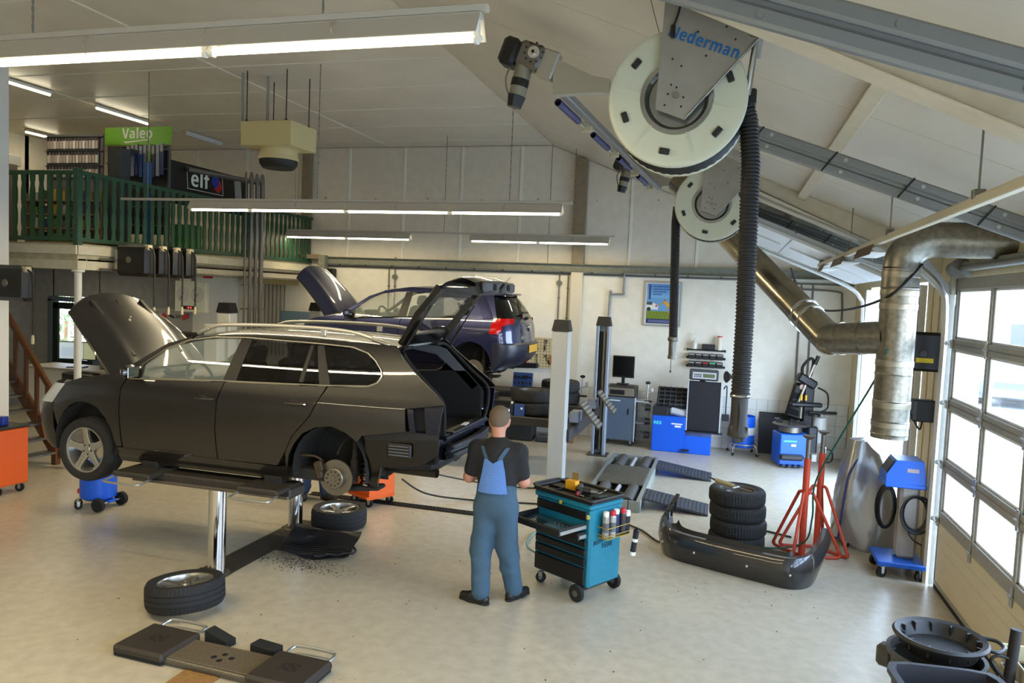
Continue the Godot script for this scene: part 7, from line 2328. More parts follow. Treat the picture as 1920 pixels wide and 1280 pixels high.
# ---------------------------------------------------------------- things on the floor to the right
func build_right_side() -> void:
	var black := mat("black_plastic")
	var orange := noisy("stand_orange", Color(0.66, 0.20, 0.09), Color(0.74, 0.26, 0.13), 0.5, 3.0)
	# jack stands
	var q := [[Vector3(0.95, 0, -8.90), 0.2, "front orange tripod axle stand behind the loose bumper"], [Vector3(1.15, 0, -9.32), 1.3, "rear orange tripod axle stand behind the loose bumper"]]
	for a in q:
		var t := thing("axle_stand", a[2], "axle stand", a[0], a[1], "orange axle stands")
		rod(t, "column", Vector3(0, 0.02, 0), Vector3(0, 1.12, 0), 0.036, orange, 18)
		rod(t, "inner_post", Vector3(0, 1.10, 0), Vector3(0, 1.34, 0), 0.026, mat("worn_steel"), 14)
		turned(t, "saddle", Vector3(0, 1.33, 0), [0.026, 0.0, 0.065, 0.03, 0.07, 0.045, 0.0, 0.04], mat("worn_steel"), 18)
		bx(t, "lock_pawl", Vector3(0.06, 1.13, 0.0), Vector3(0.07, 0.10, 0.05), mat("zinc"), 0.01)
		for k in 3:
			var f := Basis(Vector3.UP, TAU * k / 3)
			var pts := []
			for p in p3([0.035, 0.74, 0, 0.08, 0.73, 0, 0.12, 0.66, 0, 0.40, 0.10, 0, 0.41, 0.05, 0, 0.37, 0.022, 0, 0.05, 0.022, 0]): pts.append(f * p)
			part(t, "leg", MB.new().tube(curve(pts, 4), 0.018, 10), orange)
	# the estate's rear bumper
	var t := thing("loose_bumper", "glossy black rear bumper taken off and standing on the floor", "bumper")
	var plan := curve(p3([-0.45, 0, -9.02, -0.56, 0, -8.72, -0.52, 0, -8.42, -0.38, 0, -8.26, -0.10, 0, -8.14, 0.20, 0, -8.02, 0.50, 0, -7.91, 0.74, 0, -7.84, 0.92, 0, -7.94, 1.06, 0, -8.25, 1.16, 0, -8.62]), 4)
	var outer := []; var ledge := []
	var n := plan.size()
	for i in n:
		var p: Vector3 = plan[i]
		var d: Vector3 = (plan[mini(i + 1, n - 1)] - plan[maxi(i - 1, 0)]).normalized()
		var o := Vector3(-d.z, 0, d.x)   # outwards
		var u := float(i) / (n - 1)
		var e := pow(absf(u - 0.5) * 2.0, 3.0)
		var top := 0.30 + 0.14 * e
		if u < 0.06: top = 0.44 + 0.10 * (0.06 - u) / 0.06
		var low := 0.0 if u > 0.1 and u < 0.86 else (0.05 + 0.8 * maxf(0.0, u - 0.86) + 0.8 * maxf(0.0, 0.1 - u))
		var row := []
		for s in [[-0.06, 0.0], [0.0, 0.0], [0.02, 0.15], [0.035, 0.36], [0.045, 0.50], [0.045, 0.62], [0.03, 0.86], [0.0, 1.0], [-0.05, 1.0]]: row.append(p + o * s[0] + Vector3(0, lerpf(low, top, s[1]), 0))
		outer.append(row)
		if u > 0.14 and u < 0.80: ledge.append([p + o * -0.05 + Vector3(0, top - 0.003, 0), p + o * -0.09 + Vector3(0, top - 0.04, 0), p + o * -0.15 + Vector3(0, top - 0.035, 0), p + o * -0.17 + Vector3(0, top + 0.01, 0)])
	var b := MB.new()
	b.crease = 50
	b.skin(outer)
	part(t, "skin", b, mat("bumper_black"))
	part(t, "step_ledge", MB.new().skin(ledge), mat("trim_black"))
	for u in [9, 15, 22, 28]:
		var p: Vector3 = outer[u][4]
		part(t, "sensor", MB.new().ball(p, Vector3.ONE * 0.013, 10), mat("rail_silver"))
	b = MB.new()
	for k in 4: b.box(outer[1 + k][6] + Vector3(0.05, -0.02, 0.02), Vector3(0.03, 0.16, 0.02), 0.004)
	part(t, "side_bracket", b, mat("trim_black"))
	# sealant gun on the tyre stack, and the ring spanner
	t = thing("caulking_gun", "sealant gun with beige cartridge lying on the top tyre of the stack", "tool", Vector3(0.17, 0.70, -8.93), -0.62)
	part(t, "cartridge", MB.new().cyl(Vector3(-0.22, 0.035, 0), Vector3(0.02, 0.022, 0), 0.026, -1, 14), mat("cartridge_beige", Color(0.60, 0.54, 0.40), 0.5))
	part(t, "nozzle", MB.new().cyl(Vector3(-0.32, 0.05, 0), Vector3(-0.22, 0.035, 0), 0.005, 0.014, 10), black)
	rod(t, "push_rod", Vector3(0.02, 0.022, 0), Vector3(0.26, 0.012, 0), 0.005, mat("zinc"), 8)
	bx(t, "grip", Vector3(0.08, 0.02, 0.05), Vector3(0.03, 0.03, 0.13), mat("worn_steel"), 0.008)
	pipe(t, "cradle", [-0.21, 0.01, 0.02, 0.0, -0.004, 0.02, 0.06, 0.01, 0.0], 0.004, mat("zinc"))
	# machine under a silver sheet
	t = thing("covered_machine", "machine under a crumpled silver grey plastic sheet beside the doorway", "machine", Vector3(1.73, 0, -9.75))
	var rows := []
	for i in 19:
		var v := i / 18.0
		var row := []
		for k in 48:
			var a := TAU * k / 48
			var sx := 0.36 - 0.20 * pow(v, 1.5); var sz := 0.34 - 0.22 * pow(v, 2.0)
			var c := cos(a); var s := sin(a)
			var m := 1.0 / pow(pow(absf(c), 3.2) + pow(absf(s), 3.2), 1.0 / 3.2)
			var fold := 1.0 + 0.06 * sin(a * 5.0 + v * 4.0) + 0.045 * absf(sin(a * 9.0 - v * 11.0)) + 0.03 * absf(sin(a * 17.0 + v * 23.0))
			row.append(Vector3(c * m * sx * fold - 0.06 * v, 0.06 + v * 1.18 + 0.05 * sin(a * 3.0) * (1.0 - v) - 0.20 * v * v * maxf(0.0, c) , s * m * sz * fold - 0.02 * v))
		row.reverse()
		rows.append(row)
	b = MB.new()
	b.crease = 55
	b.skin(rows, true)
	var top: Array = rows[18]
	for k in 48: b.tri(top[(k + 1) % 48], top[k], Vector3(-0.05, 1.28, 0))
	part(t, "sheet", b, mat("sheet_silver", Color(0.62, 0.62, 0.61), 0.28, 0.55))
	bx(t, "base", Vector3(0, 0.07, 0), Vector3(0.5, 0.05, 0.5), black, 0.01)
	for x in [-0.24, 0.24]:
		for z in [-0.24, 0.24]: caster(t, Vector3(x, 0.04, z), 0.04)
	pipe(t, "blue_piping", [-0.33, 0.1, 0.26, -0.30, 0.5, 0.27, -0.26, 0.85, 0.25, -0.12, 1.1, 0.14], 0.010, mat("piping_blue", Color(0.10, 0.22, 0.52), 0.5))
	# emissions tester on a blue trolley
	var blue := mat("tester_blue", Color(0.10, 0.36, 0.76), 0.4)
	t = thing("emission_tester", "blue headed tester on a grey pillar and blue wheeled base by the door track", "tester", Vector3(1.89, 0, -8.80))
	bx(t, "base", Vector3(0.0, 0.155, 0), Vector3(0.46, 0.05, 0.52), blue, 0.008)
	for x in [-0.18, 0.18]:
		for z in [-0.20, 0.20]: caster(t, Vector3(x, 0.055, z), 0.055, 0.6)
	bx(t, "pillar", Vector3(0.07, 0.58, -0.02), Vector3(0.19, 0.80, 0.20), mat("pillar_grey", Color(0.62, 0.60, 0.57), 0.5), 0.03)
	b = MB.new()
	b.prism(pv([-0.19, 0.98, 0.19, 0.98, 0.19, 1.05, 0.16, 1.24, -0.10, 1.24, -0.19, 1.08]), -0.17, 0.17)
	var head := part(t, "head", b, blue)
	bx(head, "head_skirt", Vector3(0, 0.975, 0), Vector3(0.40, 0.05, 0.36), blue, 0.01)
	bx(head, "head_window", Vector3(0.06, 1.14, 0.171), Vector3(0.11, 0.04, 0.004), mat("window_pale", Color(0.66, 0.58, 0.58), 0.3), 0.001)
	bx(head, "sloped_display", Vector3(-0.15, 1.16, 0), Vector3(0.012, 0.14, 0.28), black, 0.002, Basis(Vector3.BACK, -0.52))
	for k in 5:
		var pts := []
		for j in 24:
			var a := TAU * j / 24
			pts.append(Vector3(0.16 + cos(a) * (0.11 + 0.012 * k) - 0.04 + 0.01 * sin(k * 5.0), 0.68 + sin(a) * (0.17 + 0.008 * k), 0.10 + 0.014 * k))
		part(t, "cable_coil", MB.new().tube(pts, 0.008, 6, true), black)
	for k in 3:
		var pts := []
		for j in 24:
			var a := TAU * j / 24
			pts.append(Vector3(-0.14 + cos(a) * (0.07 + 0.015 * k), 0.70 + sin(a) * (0.20 + 0.02 * k), 0.02 - 0.02 * k))
		part(t, "cable_coil", MB.new().tube(pts, 0.010, 6, true), black)
	pipe(t, "loose_cable", [0.05, 0.52, 0.12, 0.10, 0.42, 0.14, 0.2, 0.36, 0.12], 0.007, black)
	# boxes on the wall between the doors
	t = thing("wall_hose_reel", "black hose reel housing with yellow label on the wall between the doors", "hose reel", Vector3(2.06, 2.36, -9.15))
	bx(t, "housing", Vector3(0, 0, 0), Vector3(0.34, 0.42, 0.30), black, 0.03)
	bx(t, "label", Vector3(0.0, -0.09, 0.151), Vector3(0.17, 0.05, 0.004), mat("label_yellow", Color(0.85, 0.75, 0.05), 0.5), 0.001)
	turned(t, "hub", Vector3(-0.02, -0.02, 0.15), [0.0, 0.02, 0.035, 0.016, 0.04, 0.0], mat("trim_grey"), 16, Basis(Vector3.RIGHT, PI / 2))
	bx(t, "wall_bracket", Vector3(0.18, 0, 0), Vector3(0.04, 0.3, 0.2), mat("zinc"), 0.004)
	t = thing("switch_box", "small dark control box with pale side below the wall hose reel", "control box", Vector3(2.12, 1.71, -9.20))
	bx(t, "box", Vector3(0, 0, 0), Vector3(0.22, 0.24, 0.16), mat("box_charcoal", Color(0.12, 0.12, 0.12), 0.5), 0.012)
	bx(t, "button_strip", Vector3(-0.09, 0, 0.081), Vector3(0.04, 0.21, 0.008), mat("trim_grey"), 0.002)
	pipe(t, "cable", [0.0, -0.12, 0.03, -0.02, -0.2, 0.05, -0.06, -0.16, 0.05, -0.16, 0.05, 0.06, -0.2, 0.35, 0.02], 0.010, black)
	t = thing("socket_outlet", "cream socket outlet with a dark plug near the door track", "socket", Vector3(2.22, 1.28, -8.78))
	bx(t, "plate", Vector3(0, 0, 0), Vector3(0.06, 0.12, 0.12), mat("socket_cream", Color(0.72, 0.68, 0.56), 0.5), 0.008)
	bx(t, "plug", Vector3(-0.05, -0.01, 0.03), Vector3(0.06, 0.05, 0.05), black, 0.01)
	pipe(t, "cord", [-0.06, -0.03, 0.03, -0.08, -0.15, 0.03, -0.07, -0.35, 0.02, -0.09, -0.5, 0.0], 0.007, black)
	# bins in the near right corner
	var bin_grey := noisy("bin_grey", Color(0.26, 0.25, 0.22), Color(0.31, 0.30, 0.265), 0.6, 2.0)
	t = thing("round_bin", "grey green round bin with a black drain pan set on top", "bin", Vector3(1.36, 0, -5.12))
	turned(t, "barrel", Vector3.ZERO, [0.0, 0.0, 0.19, 0.0, 0.20, 0.02, 0.25, 0.66, 0.275, 0.67, 0.28, 0.70, 0.255, 0.70, 0.24, 0.66], bin_grey, 40)
	for a in [2.6, -0.5]: bx(t, "lug", Vector3(cos(a) * 0.29, 0.58, -sin(a) * 0.29), Vector3(0.10, 0.14, 0.10), bin_grey, 0.02, Basis(Vector3.UP, a))
	t = thing("drain_pan", "black round oil drain pan lying on the grey bin", "drain pan", Vector3(1.38, 0.70, -5.14))
	turned(t, "pan", Vector3.ZERO, [0.0, 0.005, 0.20, 0.005, 0.235, 0.08, 0.26, 0.085, 0.268, 0.10, 0.255, 0.115, 0.225, 0.105, 0.19, 0.03, 0.0, 0.025], mat("pan_black", Color(0.10, 0.092, 0.082), 0.5), 48)
	for k in 12:
		var a := TAU * k / 12
		bx(t, "inner_rib", Vector3(cos(a) * 0.212, 0.07, sin(a) * 0.212), Vector3(0.03, 0.07, 0.012), mat("pan_black"), 0.003, Basis(Vector3.UP, -a))
	pipe(t, "handle", [0.25, 0.09, -0.10, 0.33, 0.09, -0.08, 0.35, 0.085, 0.0, 0.30, 0.085, 0.08, 0.25, 0.09, 0.09], 0.012, black)
	t = thing("dark_crate", "dark slate plastic tub cut off by the lower edge of the picture", "tub", Vector3(1.30, 0, -4.55), 0.1)
	rows = []
	for w in [[0.20, 0.0], [0.25, 0.74], [0.275, 0.75], [0.275, 0.78], [0.24, 0.78], [0.19, 0.10]]:
		var row := []
		for k in 24:
			var a := TAU * k / 24
			var m := 1.0 / pow(pow(absf(cos(a)), 6.0) + pow(absf(sin(a)), 6.0), 1.0 / 6.0)
			row.append(Vector3(cos(a) * m * w[0] * 1.1, w[1], -sin(a) * m * w[0] * 0.75))
		rows.append(row)
	b = MB.new()
	b.skin(rows, true)
	part(t, "tub", b, mat("tub_slate", Color(0.135, 0.135, 0.15), 0.5))
	t = thing("cream_crate", "cream lattice crate standing against the cream door slats", "crate", Vector3(1.92, 0, -5.05))
	for y in 6: 
		for s: float in [1.0, -1.0]:
			bx(t, "slat", Vector3(s * 0.15, 0.08 + y * 0.125, 0), Vector3(0.014, 0.10, 0.5), mat("crate_cream", Color(0.72, 0.67, 0.52), 0.6), 0.004)
			bx(t, "slat", Vector3(0, 0.08 + y * 0.125, s * 0.25), Vector3(0.3, 0.10, 0.014), mat("crate_cream"), 0.004)
	bx(t, "crate_floor", Vector3(0, 0.03, 0), Vector3(0.3, 0.02, 0.5), mat("crate_cream"), 0.0)
	bx(t, "net", Vector3(0, 0.64, 0), Vector3(0.27, 0.02, 0.47), mat("lining_dark"), 0.0)
	t = thing("broom_handle", "thick dark brown grip standing up between the bin and the crate", "handle", Vector3(1.66, 0, -4.93))
	rod(t, "grip", Vector3(0.03, 0.60, 0), Vector3(0.06, 0.98, -0.02), 0.03, mat("grip_brown", Color(0.10, 0.075, 0.065), 0.6), 18)
	rod(t, "shaft", Vector3(0, 0.0, 0), Vector3(0.03, 0.62, 0), 0.018, mat("grip_brown"))
	pipe(t, "bow", [0.03, 0.66, 0.0, -0.05, 0.76, 0.0, -0.06, 0.80, 0.0, -0.01, 0.82, 0.0, 0.05, 0.80, 0.0], 0.009, black)
	# a parked car far out in the yard
	t = thing("yard_car", "pale parked car seen faintly through the door glass", "car", Vector3(8.9, 0, -27.5), 1.2)
	rows = []
	for s in [[-2.0, 0.55, 0.62], [-1.9, 0.75, 0.80], [-1.0, 0.92, 0.85], [-0.5, 1.35, 0.72], [0.9, 1.42, 0.70], [1.6, 1.0, 0.82], [2.0, 0.85, 0.78], [2.05, 0.5, 0.7]]:
		rows.append([Vector3(s[0], 0.25, s[2]), Vector3(s[0], minf(0.75, s[1]), s[2] * 1.05), Vector3(s[0], s[1], s[2] * 0.85), Vector3(s[0], s[1], -s[2] * 0.85), Vector3(s[0], minf(0.75, s[1]), -s[2] * 1.05), Vector3(s[0], 0.25, -s[2])])
	b = MB.new()
	b.crease = 50
	b.skin(rows)
	part(t, "body", b, mat("yard_paint", Color(0.36, 0.38, 0.48), 0.3))
	for x in [-1.25, 1.25]:
		for z in [-0.82, 0.82]: rod(t, "wheel", Vector3(x, 0.31, z - 0.1), Vector3(x, 0.31, z + 0.1), 0.31, mat("rubber"), 20)

# ---------------------------------------------------------------- back wall: poster, pegboard, bench
func poster_image() -> ImageTexture:
	var im := Image.create(142, 172, false, Image.FORMAT_RGB8)
	im.fill(Color(0.38, 0.60, 0.80))
	for y in range(0, 60):
		for x in 142: im.set_pixel(x, y, Color(0.27, 0.50, 0.76).lerp(Color(0.45, 0.66, 0.84), y / 60.0 + 0.04 * sin(x * 0.3)))
	im.fill_rect(Rect2i(0, 118, 142, 34), Color(0.42, 0.50, 0.14))
	for k in 300: im.fill_rect(Rect2i((k * 53) % 140, 118 + (k * 29) % 32, 2, 2), Color(0.34, 0.44, 0.10) if k % 2 else Color(0.52, 0.58, 0.20))
	im.fill_rect(Rect2i(0, 152, 142, 20), Color(0.09, 0.14, 0.36))
	im.fill_rect(Rect2i(8, 4, 9, 64), Color(0.14, 0.24, 0.46))
	for k in 4: im.fill_rect(Rect2i(26, 10 + k * 11, [92, 100, 62, 40][k], 4), Color(0.14, 0.30, 0.56))
	for k in 2: im.fill_rect(Rect2i(10, 158 + k * 6, 96, 2), Color(0.55, 0.62, 0.78))
	# pale car pushed by a figure in yellow
	for y in range(78, 118):
		for x in 52:
			var top := 82 + int(pow(maxf(0.0, (x - 22) / 30.0), 2.0) * 14.0)
			if y > top and y < 112: im.set_pixel(x, y, Color(0.86, 0.86, 0.86))
			if y > 78 and y < 92 and x < 26: im.set_pixel(x, y, Color(0.24, 0.27, 0.34))
			if Vector2(x - 10, y - 110).length() < 9.0: im.set_pixel(x, y, Color(0.10, 0.10, 0.11))
	im.fill_rect(Rect2i(40, 92, 7, 8), Color(0.70, 0.16, 0.12))
	for y in range(66, 126):
		for x in range(44, 110):
			var p := Vector2(x, y)
			if p.distance_to(Vector2(80, 70)) < 5.0: im.set_pixel(x, y, Color(0.60, 0.40, 0.28))
			elif Geometry2D.get_closest_point_to_segment(p, Vector2(82, 78), Vector2(100, 92)).distance_to(p) < 7.0: im.set_pixel(x, y, Color(0.84, 0.62, 0.12))
			elif Geometry2D.get_closest_point_to_segment(p, Vector2(80, 80), Vector2(52, 90)).distance_to(p) < 2.4: im.set_pixel(x, y, Color(0.72, 0.52, 0.38))
			elif Geometry2D.get_closest_point_to_segment(p, Vector2(100, 94), Vector2(90, 108)).distance_to(p) < 4.5 or Geometry2D.get_closest_point_to_segment(p, Vector2(90, 108), Vector2(100, 122)).distance_to(p) < 3.0: im.set_pixel(x, y, Color(0.62, 0.55, 0.44))
	return ImageTexture.create_from_image(im)

func build_back_wall() -> void:
	var black := mat("black_plastic")
	var t := thing("framed_poster", "blue poster of a figure pushing a white car, in a silver snap frame", "poster", Vector3(-1.215, 2.72, -15.035))
	var fr := mat("frame_silver", Color(0.70, 0.70, 0.69), 0.35, 0.6)
	for s: float in [1.0, -1.0]:
		bx(t, "frame_side", Vector3(s * 0.345, 0, 0.012), Vector3(0.035, 0.87, 0.03), fr, 0.010)
		bx(t, "frame_side", Vector3(0, s * 0.42, 0.012), Vector3(0.70, 0.035, 0.03), fr, 0.010)
	bx(t, "backing", Vector3(0, 0, 0.002), Vector3(0.68, 0.84, 0.01), mat("paper_white"), 0.0)
	var pm := mat("poster_print", Color.WHITE, 0.35)
	pm.albedo_texture = poster_image()
	var b := MB.new()
	b.quad_uv(Vector3(-0.305, -0.385, 0.009), Vector3(0.305, -0.385, 0.009), Vector3(0.305, 0.385, 0.009), Vector3(-0.305, 0.385, 0.009))
	part(t, "print", b, pm)
	# pegboards with tools
	var peg := mat("pegboard_cream", Color(0.76, 0.70, 0.55), 0.6)
	for q in [[-3.95, 1.62, 1.30, 0.62, "cream pegboard of hanging tools behind the hatchback bumper"], [-5.1, 1.25, 0.9, 0.5, "lower cream pegboard showing under the hatchback bumper"]]:
		t = thing("pegboard", q[4], "pegboard", Vector3(q[0], q[1], -15.02))
		bx(t, "board", Vector3.ZERO, Vector3(q[2], q[3], 0.02), peg, 0.003)
		b = MB.new()
		for i in int(q[2] / 0.06):
			for j in int(q[3] / 0.06): b.box(Vector3(-q[2] / 2 + 0.04 + i * 0.06, -q[3] / 2 + 0.04 + j * 0.06, 0.0105), Vector3(0.014, 0.022, 0.002))
		part(t, "hole", b, mat("lining_dark")).set_meta("kind", "stuff")
	var tools := ["pliers", "hammer", "wrench", "cutters", "wrench", "pliers", "clamp", "wrench", "cutters", "hammer", "wrench", "pliers"]
	for i in 12:
		var x := -4.50 + (i % 6) * 0.20 + 0.03 * (i / 6); var y := 1.83 - (i / 6) * 0.30
		t = thing("hanging_" + tools[i], "%s %s, %s tool in the %s row of the cream pegboard" % [["red handled", "dark", "black"][i % 3], tools[i], ORD[i % 6], "upper" if i < 6 else "lower"], "tool", Vector3(x, y, -14.995), 0.0, "tools on the pegboard")
		var m: StandardMaterial3D = [mat("label_red"), mat("worn_steel"), black][i % 3]
		var ro := Basis(Vector3.BACK, [0.25, -0.2, 0.05, 0.4][i % 4])
		bx(t, "shaft", ro * Vector3(0, -0.05, 0), Vector3(0.018, 0.18, 0.014), mat("worn_steel") if i % 3 else black, 0.003, ro)
		bx(t, "grip", ro * Vector3(0.012, -0.11, 0), Vector3(0.024, 0.10, 0.018), m, 0.006, ro * Basis(Vector3.BACK, 0.15))
		bx(t, "head", ro * Vector3(0, 0.045, 0), Vector3(0.05 + 0.02 * (i % 2), 0.035, 0.02), mat("worn_steel"), 0.005, ro)
	# bench with things on and under it
	t = thing("workbench", "long dark workbench along the back wall behind the lift", "bench", Vector3(-4.55, 0, -14.68))
	bx(t, "worktop", Vector3(0, 0.86, 0), Vector3(2.9, 0.06, 0.62), noisy("bench_top", Color(0.20, 0.18, 0.15), Color(0.27, 0.245, 0.21), 0.6, 2.0), 0.006)
	bx(t, "apron", Vector3(0, 0.77, 0.28), Vector3(2.9, 0.12, 0.03), mat("bench_dark", Color(0.09, 0.085, 0.08), 0.6), 0.004)
	for x in [-1.38, 0.0, 1.38]:
		for z in [-0.26, 0.26]: bx(t, "leg", Vector3(x, 0.41, z), Vector3(0.06, 0.83, 0.06), mat("bench_dark"), 0.004)
	t = thing("blue_tool_case", "open blue plastic tool case standing on the bench", "tool case", Vector3(-3.85, 0.89, -14.60), 0.1)
	bx(t, "tray", Vector3(0, 0.03, 0.06), Vector3(0.40, 0.06, 0.22), mat("case_blue", Color(0.13, 0.24, 0.44), 0.5), 0.008)
	var up := Basis(Vector3.RIGHT, -0.2)
	bx(t, "lid", Vector3(0, 0.20, -0.08), Vector3(0.40, 0.28, 0.05), mat("case_blue"), 0.010, up)
	for k in 10: bx(t, "tool_recess", Vector3(-0.15 + (k % 5) * 0.075, 0.13 + (k / 5) * 0.12, -0.05), Vector3(0.05, 0.03 + 0.02 * (k % 3), 0.02), mat("lining_dark"), 0.004, up)
	var bench_bits := [["paper_stack", "white paper stack on the bench beside the blue case", Vector3(-3.50, 0.93, -14.6), Vector3(0.28, 0.08, 0.20), mat("paper_white")], ["red_box", "small red box on the wall over the bench", Vector3(-3.33, 1.50, -15.0), Vector3(0.10, 0.18, 0.08), mat("label_red")], ["yellow_box_small", "small yellow carton at the end of the lower pegboard", Vector3(-4.85, 0.97, -14.7), Vector3(0.12, 0.16, 0.10), mat("label_yellow")], ["brown_carton", "brown carton on the bench behind the tyres", Vector3(-3.25, 0.97, -14.7), Vector3(0.24, 0.16, 0.22), mat("box_card")]]
	for a in bench_bits:
		b = MB.new().box(Vector3.ZERO, a[3], 0.006)
		single(a[0], b, a[4], a[1], "box", Transform3D(Basis(Vector3.UP, 0.15), a[2]))
	t = thing("grey_crate", "dark grey open crate with a blue bowl under the bench", "crate", Vector3(-3.75, 0.0, -14.1))
	for s: float in [1.0, -1.0]:
		bx(t, "wall", Vector3(0, 0.16, s * 0.17), Vector3(0.62, 0.28, 0.02), mat("crate_grey", Color(0.15, 0.15, 0.155), 0.6), 0.004)
		bx(t, "wall", Vector3(s * 0.30, 0.16, 0), Vector3(0.02, 0.28, 0.34), mat("crate_grey"), 0.004)
	bx(t, "crate_floor", Vector3(0, 0.03, 0), Vector3(0.6, 0.03, 0.34), mat("crate_grey"), 0.0)
	turned(t, "blue_bowl", Vector3(-0.08, 0.20, 0), [0.0, 0.0, 0.10, 0.0, 0.15, 0.13, 0.14, 0.13, 0.09, 0.02, 0.0, 0.02], mat("machine_blue"), 24)
	b = MB.new().box(Vector3(0, 0.06, 0), Vector3(0.46, 0.12, 0.3), 0.02)
	single("flat_case", b, mat("case_grey", Color(0.22, 0.23, 0.24), 0.5), "flat grey tool case on the floor under the bench", "case", at_(-3.15, 0, -14.1))
	b = MB.new().box(Vector3(0, 0.34, 0), Vector3(0.22, 0.68, 0.34), 0.006)
	single("wooden_stand", b, mat("stand_wood", Color(0.52, 0.38, 0.25), 0.6), "brown wooden stand under the bench beside the lift post", "stand", at_(-2.78, 0, -14.3))
	b = MB.new().box(Vector3(0, 0.34, 0), Vector3(0.05, 0.68, 0.36), 0.006)
	single("blue_board", b, mat("case_blue"), "narrow blue board beside the brown stand under the bench", "board", at_(-2.94, 0, -14.28))
	# bottles and boxes on the near runway
	var q := [[-3.52, 0.05, 0.30, Color(0.14, 0.17, 0.24), Color(0.86, 0.86, 0.84), "tall navy can with white cap on the lift runway"], [-3.15, 0.035, 0.22, Color(0.14, 0.15, 0.19), Color(0.85, 0.85, 0.82), "slim bottle with white cap on the lift runway"], [-3.29, 0.025, 0.10, Color(0.45, 0.43, 0.40), Color(0.5, 0.5, 0.5), "small steel jar on the lift runway"], [-3.06, 0.022, 0.14, Color(0.60, 0.57, 0.50), Color(0.3, 0.3, 0.3), "thin beige bottle on the lift runway"]]
	for i in 4:
		t = thing("runway_bottle", q[i][5], "bottle", Vector3(q[i][0] + 0.10, 0.951, -11.02), 0.0, "bottles on the lift runway")
		var r: float = q[i][1]; var h: float = q[i][2]
		turned(t, "body", Vector3.ZERO, [0.0, 0.0, r, 0.0, r, h * 0.78, r * 0.5, h * 0.86], mat("rb_%d" % i, q[i][3], 0.4), 16)
		turned(t, "cap", Vector3(0, h * 0.84, 0), [r * 0.55, 0.0, r * 0.55, h * 0.16, 0.0, h * 0.16], mat("rc_%d" % i, q[i][4], 0.5), 14)
	b = MB.new().box(Vector3(0, 0.09, 0), Vector3(0.15, 0.18, 0.06), 0.004)
	var bo := single("blue_carton", b, mat("case_blue"), "blue carton with white mark on the lift runway by the tyres", "box", at_(-2.92, 0.966, -10.975))
	bx(bo, "mark", Vector3(0.04, 0.12, 0.032), Vector3(0.03, 0.03, 0.002), mat("paper_white"), 0.0)
	b = MB.new().ball(Vector3(0, 0.075, 0), Vector3(0.09, 0.075, 0.09), 16)
	single("black_funnel", b, black, "round black oil can on the lift runway", "can", at_(-3.28, 0.951, -11.15))

# ---------------------------------------------------------------- people
func capsule(p: Vector3, a: Vector3, b: Vector3, ra: float, rb: float) -> float:
	var d := b - a
	var t := clampf((p - a).dot(d) / maxf(d.length_squared(), 1e-9), 0.0, 1.0)
	return (p - a - d * t).length() - lerpf(ra, rb, t)

func field(p: Vector3, bones: Array, k: float) -> float:
	var s := 1e-9
	for q in bones: s += exp(-k * capsule(p, q[0], q[1], q[2], q[3]))
	return -log(s) / k

# skin the bones as one smooth surface (surface nets on a grid)
func net(b: MB, bones: Array, cell: float, k: float) -> void:
	var lo := Vector3.INF; var hi := -Vector3.INF
	for q in bones:
		var r: float = maxf(q[2], q[3]) + cell * 3
		lo = lo.min(q[0] - Vector3.ONE * r).min(q[1] - Vector3.ONE * r)
		hi = hi.max(q[0] + Vector3.ONE * r).max(q[1] + Vector3.ONE * r)
	var n := Vector3i(((hi - lo) / cell).ceil()) + Vector3i.ONE
	var f := PackedFloat32Array()
	f.resize(n.x * n.y * n.z)
	for q in bones:
		var r: float = maxf(q[2], q[3]) + 3.5 / k
		var a := Vector3i(((q[0].min(q[1]) - Vector3.ONE * r - lo) / cell).floor()).clamp(Vector3i.ZERO, n - Vector3i.ONE)
		var e := Vector3i(((q[0].max(q[1]) + Vector3.ONE * r - lo) / cell).ceil()).clamp(Vector3i.ZERO, n - Vector3i.ONE)
		for z in range(a.z, e.z + 1):
			for y in range(a.y, e.y + 1):
				for x in range(a.x, e.x + 1):
					var d := capsule(lo + Vector3(x, y, z) * cell, q[0], q[1], q[2], q[3])
					if d * k < 3.5: f[x + n.x * (y + n.y * z)] += exp(-k * d)
	for i in f.size(): f[i] = -log(maxf(f[i], 1e-4)) / k
	var at := {}
	var corner := [0, 1, n.x, n.x + 1, n.x * n.y, n.x * n.y + 1, n.x * n.y + n.x, n.x * n.y + n.x + 1]
	for z in n.z - 1:
		for y in n.y - 1:
			for x in n.x - 1:
				var i := x + n.x * (y + n.y * z)
				var inside := 0
				for c in corner:
					if f[i + c] < 0.0: inside += 1
				if inside == 0 or inside == 8: continue
				var s := Vector3.ZERO
				var m := 0
				for c in 8:
					for ax in [1, 2, 4]:
						if c & ax: continue
						var v0 := f[i + corner[c]]; var v1 := f[i + corner[c | ax]]
						if (v0 < 0.0) != (v1 < 0.0):
							var t := v0 / (v0 - v1)
							s += Vector3(c & 1, (c >> 1) & 1, c >> 2) + Vector3(float(ax == 1), float(ax == 2), float(ax == 4)) * t
							m += 1
				at[i] = lo + (Vector3(x, y, z) + s / m) * cell
	var st := [1, n.x, n.x * n.y]
	for i in at:
		for ax in 3:
			var u: int = st[(ax + 1) % 3]; var w: int = st[(ax + 2) % 3]
			var v0 := f[i]; var v1 := f[i + st[ax]]
			if (v0 < 0.0) == (v1 < 0.0): continue
			if not (at.has(i - u) and at.has(i - w) and at.has(i - u - w)): continue
			if v0 < 0.0: b.quad(at[i - u - w], at[i - w], at[i], at[i - u])
			else: b.quad(at[i - u - w], at[i - u], at[i], at[i - w])

